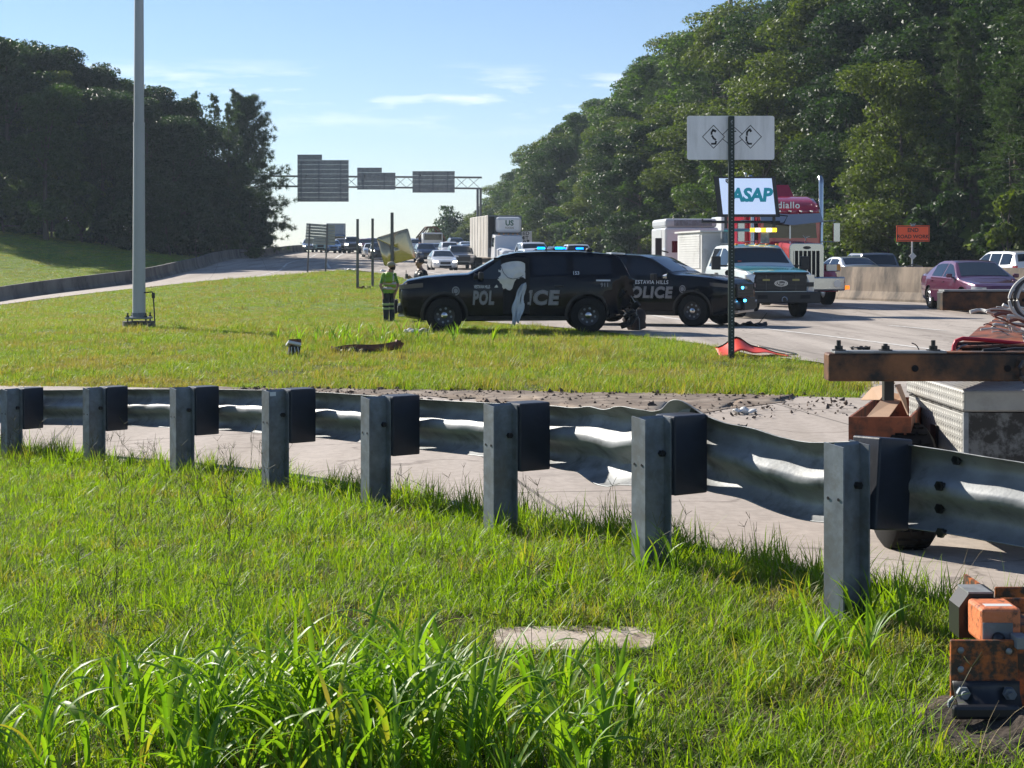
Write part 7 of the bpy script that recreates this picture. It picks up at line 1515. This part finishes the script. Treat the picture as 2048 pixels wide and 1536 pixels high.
M['grass_near'] = leaf_mat('lawn_grass', (.11,.205,.013), (.23,.33,.024), (1.85,1.9,.35), rough=.5, dry=(.26,.22,.09), dryscale=2.2, dlo=.55, dhi=.74, spec=.3, tw=.47, big=.3)
M['grass_far'] = leaf_mat('meadow_grass', (.135,.23,.020), (.26,.345,.036), (1.7,1.75,.45), rough=.5, dry=(.30,.235,.10), dryscale=.55, dlo=.43, dhi=.63, spec=.2, tw=.40, big=.3)
M['straw'] = mat('dry_straw', (.30,.235,.12), .8, var=.3, vscale=30)
M['stalk'] = leaf_mat('grass_stalk', (.05,.07,.02), (.12,.11,.04), (1.2,1.2,.5), rough=.6, tw=.2)
near = bpy.data.collections.new('near_grass'); farc = bpy.data.collections.new('far_grass'); stc = bpy.data.collections.new('stalk_grass')
for k in range(6): tuft('blade_a%d' % k, 34, (.04,.10), (.0035,.0070), .06, 1.15, M['grass_near'], 100+k, 4, .7, near)
for k in range(3): tuft('blade_b%d' % k, 16, (.09,.19), (.004,.0085), .04, .6, M['grass_near'], 120+k, 5, .7, near)
tuft('blade_c0', 14, (.05,.16), (.002,.004), .06, 1.3, M['straw'], 130, 3, .5, near); tuft('blade_c1', 9, (.08,.22), (.0018,.0032), .06, 1.2, M['straw'], 131, 4, .6, near)
for k in range(5): tuft('meadow_a%d' % k, 40, (.035,.09), (.005,.010), .12, .95, M['grass_far'], 200+k, 3, .6, farc)
for k in range(2): tuft('meadow_b%d' % k, 24, (.10,.20), (.006,.011), .09, .55, M['grass_far'], 210+k, 3, .6, farc)
for k in range(4): stalks('stalk_%d' % k, 6, (.16,.36), M['stalk'], 300+k, stc)
NLx = np.array(nl)[::-1]
def ramp_x(y): a = NLx[np.argsort(NLx[:,1])]; return np.interp(y, a[:,1], a[:,0])
def field(n, xr, yr, seed):
    r = np.random.default_rng(seed); return np.stack([r.uniform(*xr, n), r.uniform(*yr, n)], 1)
PADC = (pc.x, pc.y)
def lawn(n, seed, dens, margin=-.07):
    r = np.random.default_rng(seed); P = field(n, (-7.5, 3.2), (3.6, 16.5), seed); k = (np.abs(P[:,0]) < .355*P[:,1]+.5) & (P[:,0] < ramp_x(P[:,1])-margin+r.normal(0,.05,n)) & (r.uniform(0,1,n) < dens(P[:,1]))
    k &= ~((np.abs(P[:,0]-PADC[0]) < .29) & (np.abs(P[:,1]-PADC[1]) < .125)); k &= ~((np.hypot((P[:,0]-1.62)/.34, (P[:,1]-4.80)/.30) < 1))
    return P[k]
P = lawn(56000, 1, lambda y: np.clip(1.25-.05*y, .45, 1)); n = len(P); r = np.random.default_rng(2); Z = hz(P[:,0], P[:,1])
pn = np.sin(P[:,0]*2.1+1)*np.cos(P[:,1]*1.7)+.6*np.sin(P[:,0]*5+P[:,1]*3); near_rail = np.exp(-((ramp_x(P[:,1])-P[:,0])/.45)**2)
idx = np.where(r.uniform(0,1,n) < .10, r.integers(9,11,n), np.where(r.uniform(0,1,n) < .05+.40*near_rail+.08*(pn > .6), r.integers(6,9,n), r.integers(0,6,n)))
s = r.uniform(.7,1.25,n)*(1+.12*pn); SCL = np.stack([s, s, s*r.uniform(.8,1.25,n)*(1+.35*near_rail)], 1); ROT = np.stack([r.normal(0,.12,n), r.normal(0,.12,n), r.uniform(0,6.28,n)], 1)
scatter('lawn_grass', 'sunlit green lawn in front of the guardrail', np.c_[P, Z], ROT, SCL, idx, near, 11)
P = lawn(2600, 3, lambda y: np.clip(.10+.05*(y-4), .1, .6)); r = np.random.default_rng(4); nrl = np.exp(-((ramp_x(P[:,1])-P[:,0])/.6)**2); P = P[r.uniform(0,1,len(P)) < .22+.78*nrl]; n = len(P); s = r.uniform(.7,1.2,n)
scatter('seed_stalks', 'thin dark seed stalks standing along the guardrail', np.c_[P, hz(P[:,0], P[:,1])], np.stack([r.normal(0,.15,n), r.normal(0,.15,n), r.uniform(0,6.28,n)], 1), np.stack([s,s,s], 1), r.integers(0,4,n), stc, 4)
# grass island between the roads
ISL = ISL_NEAR+HWY_L[1:]+ISL_FAR[::-1][1:]+[(-45,60),(-40,40),(-25,30)]
def island(n, yr, xr, seed, keep):
    P = field(n, xr, yr, seed); r = np.random.default_rng(seed+1); Q = P+r.normal(0,.12,P.shape); nz_ = np.sin(P[:,0]*.9+1.3)*np.cos(P[:,1]*.7)+.6*np.sin(P[:,0]*2.3-P[:,1]*1.6)+.4*np.sin(P[:,0]*4.1+P[:,1]*3.3)
    k = inside(Q, ISL) & (r.uniform(0,1,n) > np.clip((nz_-.75)*1.3, 0, .85)) & (np.abs(P[:,0]) < .35*P[:,1]+1.2) & keep(P, r)
    return P[k]
def rut(P): return np.exp(-((P[:,1]-(33.2-.02*P[:,0]))/.35)**2)*(P[:,0] > -1.4)*(P[:,0] < 1.6)
Ps = [island(24000, (16.5,30), (-11.5,5), 11, lambda P, r: r.uniform(0,1,len(P)) > .9*rut(P)), island(22000, (30,50), (-18,3), 12, lambda P, r: r.uniform(0,1,len(P)) > .92*rut(P)), island(18000, (50,99), (-35,-2), 13, lambda P, r: True)]
SZ = np.concatenate([np.full(len(p), q) for p, q in zip(Ps, (1.0, 1.15, 1.7))]); P = np.concatenate(Ps); n = len(P); r = np.random.default_rng(14)
tall = np.exp(-((P[:,0]+2.6)/1.6)**2-((P[:,1]-27.5)/2.2)**2)+.7*np.exp(-((P[:,1]-18.6)/1.2)**2)+.5*np.exp(-((P[:,0]-.5)/2)**2-((P[:,1]-25)/3)**2)
idx = np.where(r.uniform(0,1,n) < .06+.4*tall, r.integers(5,7,n), r.integers(0,5,n)); s = r.uniform(.7,1.25,n)*SZ; SCL = np.stack([s, s, s*r.uniform(.75,1.2,n)*np.where(P[:,1] > 34, .75, .9)*(1+.5*tall)], 1)
scatter('island_grass', 'mown grass island between the ramp and the highway', np.c_[P, hz(P[:,0], P[:,1])], np.stack([r.normal(0,.1,n), r.normal(0,.1,n), r.uniform(0,6.28,n)], 1), SCL, idx, farc, 7)
# grass slope left of the exit ramp
P = field(16000, (-62,-20), (74,132), 17); bx = np.interp(P[:,1], [p[1] for p in LBAR+LBAR2[1:4]], [p[0] for p in LBAR+LBAR2[1:4]]); P = P[(P[:,0] < bx-.5) & (P[:,0] > -.36*P[:,1]-2)]; n = len(P); r = np.random.default_rng(18); s = r.uniform(1.6,2.8,n)
scatter('slope_grass', 'mown grass slope below the left wood', np.c_[P, hz(P[:,0], P[:,1])], np.stack([r.normal(0,.1,n), r.normal(0,.1,n), r.uniform(0,6.28,n)], 1), np.stack([s,s,s*.6], 1), r.integers(0,5,n), farc, 7)
# tall broad-bladed grass in the lower left
M['reed'] = leaf_mat('broad_grass_leaf', (.10,.21,.024), (.21,.33,.04), (1.85,1.9,.35), rough=.45, dry=(.30,.24,.09), dryscale=3.0, dlo=.64, dhi=.80, spec=.35, tw=.42, big=0)
r = np.random.default_rng(77); b = MB()
def reed_leaf(p, az, L, w, l0, c, seg=9):
    V = []; x = Vector(p); sd = Vector((-math.sin(az), math.cos(az), 0)); tw = r.uniform(-.7,.7)
    for k in range(seg+1):
        u = k/seg; th = l0+c*u**1.5; wd = w*(math.sin(math.pi*min(1,(u*.92+.14)))**.65 if k < seg else .03); d = Vector((math.cos(az)*math.sin(th), math.sin(az)*math.sin(th), math.cos(th)))
        up = d.cross(sd); s2 = sd*math.cos(tw*u)+up*math.sin(tw*u); V += [x-s2*wd+up*wd*.35, x, x+s2*wd+up*wd*.35]; x = x+d*(L/seg)
    b.add(V, [f for k in range(seg) for f in ((3*k,3*k+1,3*k+4,3*k+3), (3*k+1,3*k+2,3*k+5,3*k+4))])
cnt = 0
while cnt < 165:
    x, y = r.uniform(-1.6, .40), r.uniform(4.05, 5.15); dens = math.exp(-((x+.52)/.60)**2-((y-4.48)/.40)**2)+.13*math.exp(-((x+1.4)/.3)**2-((y-4.45)/.3)**2)+.02
    if r.uniform() > dens or math.hypot(x-PADC[0], (y-PADC[1])) < .42: continue
    cnt += 1; z = hz1(x, y); h = r.uniform(.10, .25)*(.65+.5*dens); b.tube([(x,y,z-.02),(x+r.normal(0,.02),y+r.normal(0,.02),z+h)], [.0035,.0025], 4, cap=False)
    az0 = r.uniform(0, 6.28)
    for k in range(r.integers(4, 8)):
        f = r.uniform(.15, 1); reed_leaf((x, y, z+h*f), az0+k*math.pi*.9+r.normal(0,.45), r.uniform(.16,.36)*(.75+.4*dens), r.uniform(.005,.0105), r.uniform(.1,.5), r.uniform(.7,2.1))
ob = b.build('tall_grass', M['reed'], None, smooth=80); tag(ob, 'clump of tall broad-bladed grass in the lower left of the lawn', 'grass', kind='stuff')
b = MB(); r = np.random.default_rng(78)
for k in range(26):          # young broad blades at the second and nearest posts and on the island
    c = [(1.42,6.05),(.72,7.0),(1.2,5.6),(.2,5.0),(-.15,5.2)][k % 5]; x, y = c[0]+r.normal(0,.10), c[1]+r.normal(0,.10)
    for q in range(4): reed_leaf((x, y, hz1(x, y)), r.uniform(0,6.28), r.uniform(.14,.30), r.uniform(.005,.009), r.uniform(.1,.4), r.uniform(.4,1.4), 7)
for k in range(40):
    x, y = -2.7+r.normal(0,.9), 28.3+r.normal(0,1.0)
    for q in range(6): reed_leaf((x, y, hz1(x, y)), r.uniform(0,6.28), r.uniform(.2,.5), r.uniform(.008,.014), r.uniform(.1,.4), r.uniform(.4,1.4), 5)
ob = b.build('young_weeds', M['reed'], None, smooth=80); tag(ob, 'scattered broad weeds at the posts and on the island', 'grass', kind='stuff')
# ------------------------------------------------------------------ summer haze
def haze(dens):
    m = bpy.data.materials.new('haze_air'); m.use_nodes = True; nt = m.node_tree; nt.nodes.clear(); v = nt.nodes.new('ShaderNodeVolumePrincipled'); o = nt.nodes.new('ShaderNodeOutputMaterial')
    v.inputs['Color'].default_value = (.72,.86,1,1); v.inputs['Density'].default_value = dens; v.inputs['Anisotropy'].default_value = .1; nt.links.new(v.outputs[0], o.inputs['Volume'])
    b = MB(); b.bb((-950,-40,-20), (950,1720,48)); o = b.build('haze', m); tag(o, 'thin summer haze over the highway', None, kind='stuff')
haze(.00030)
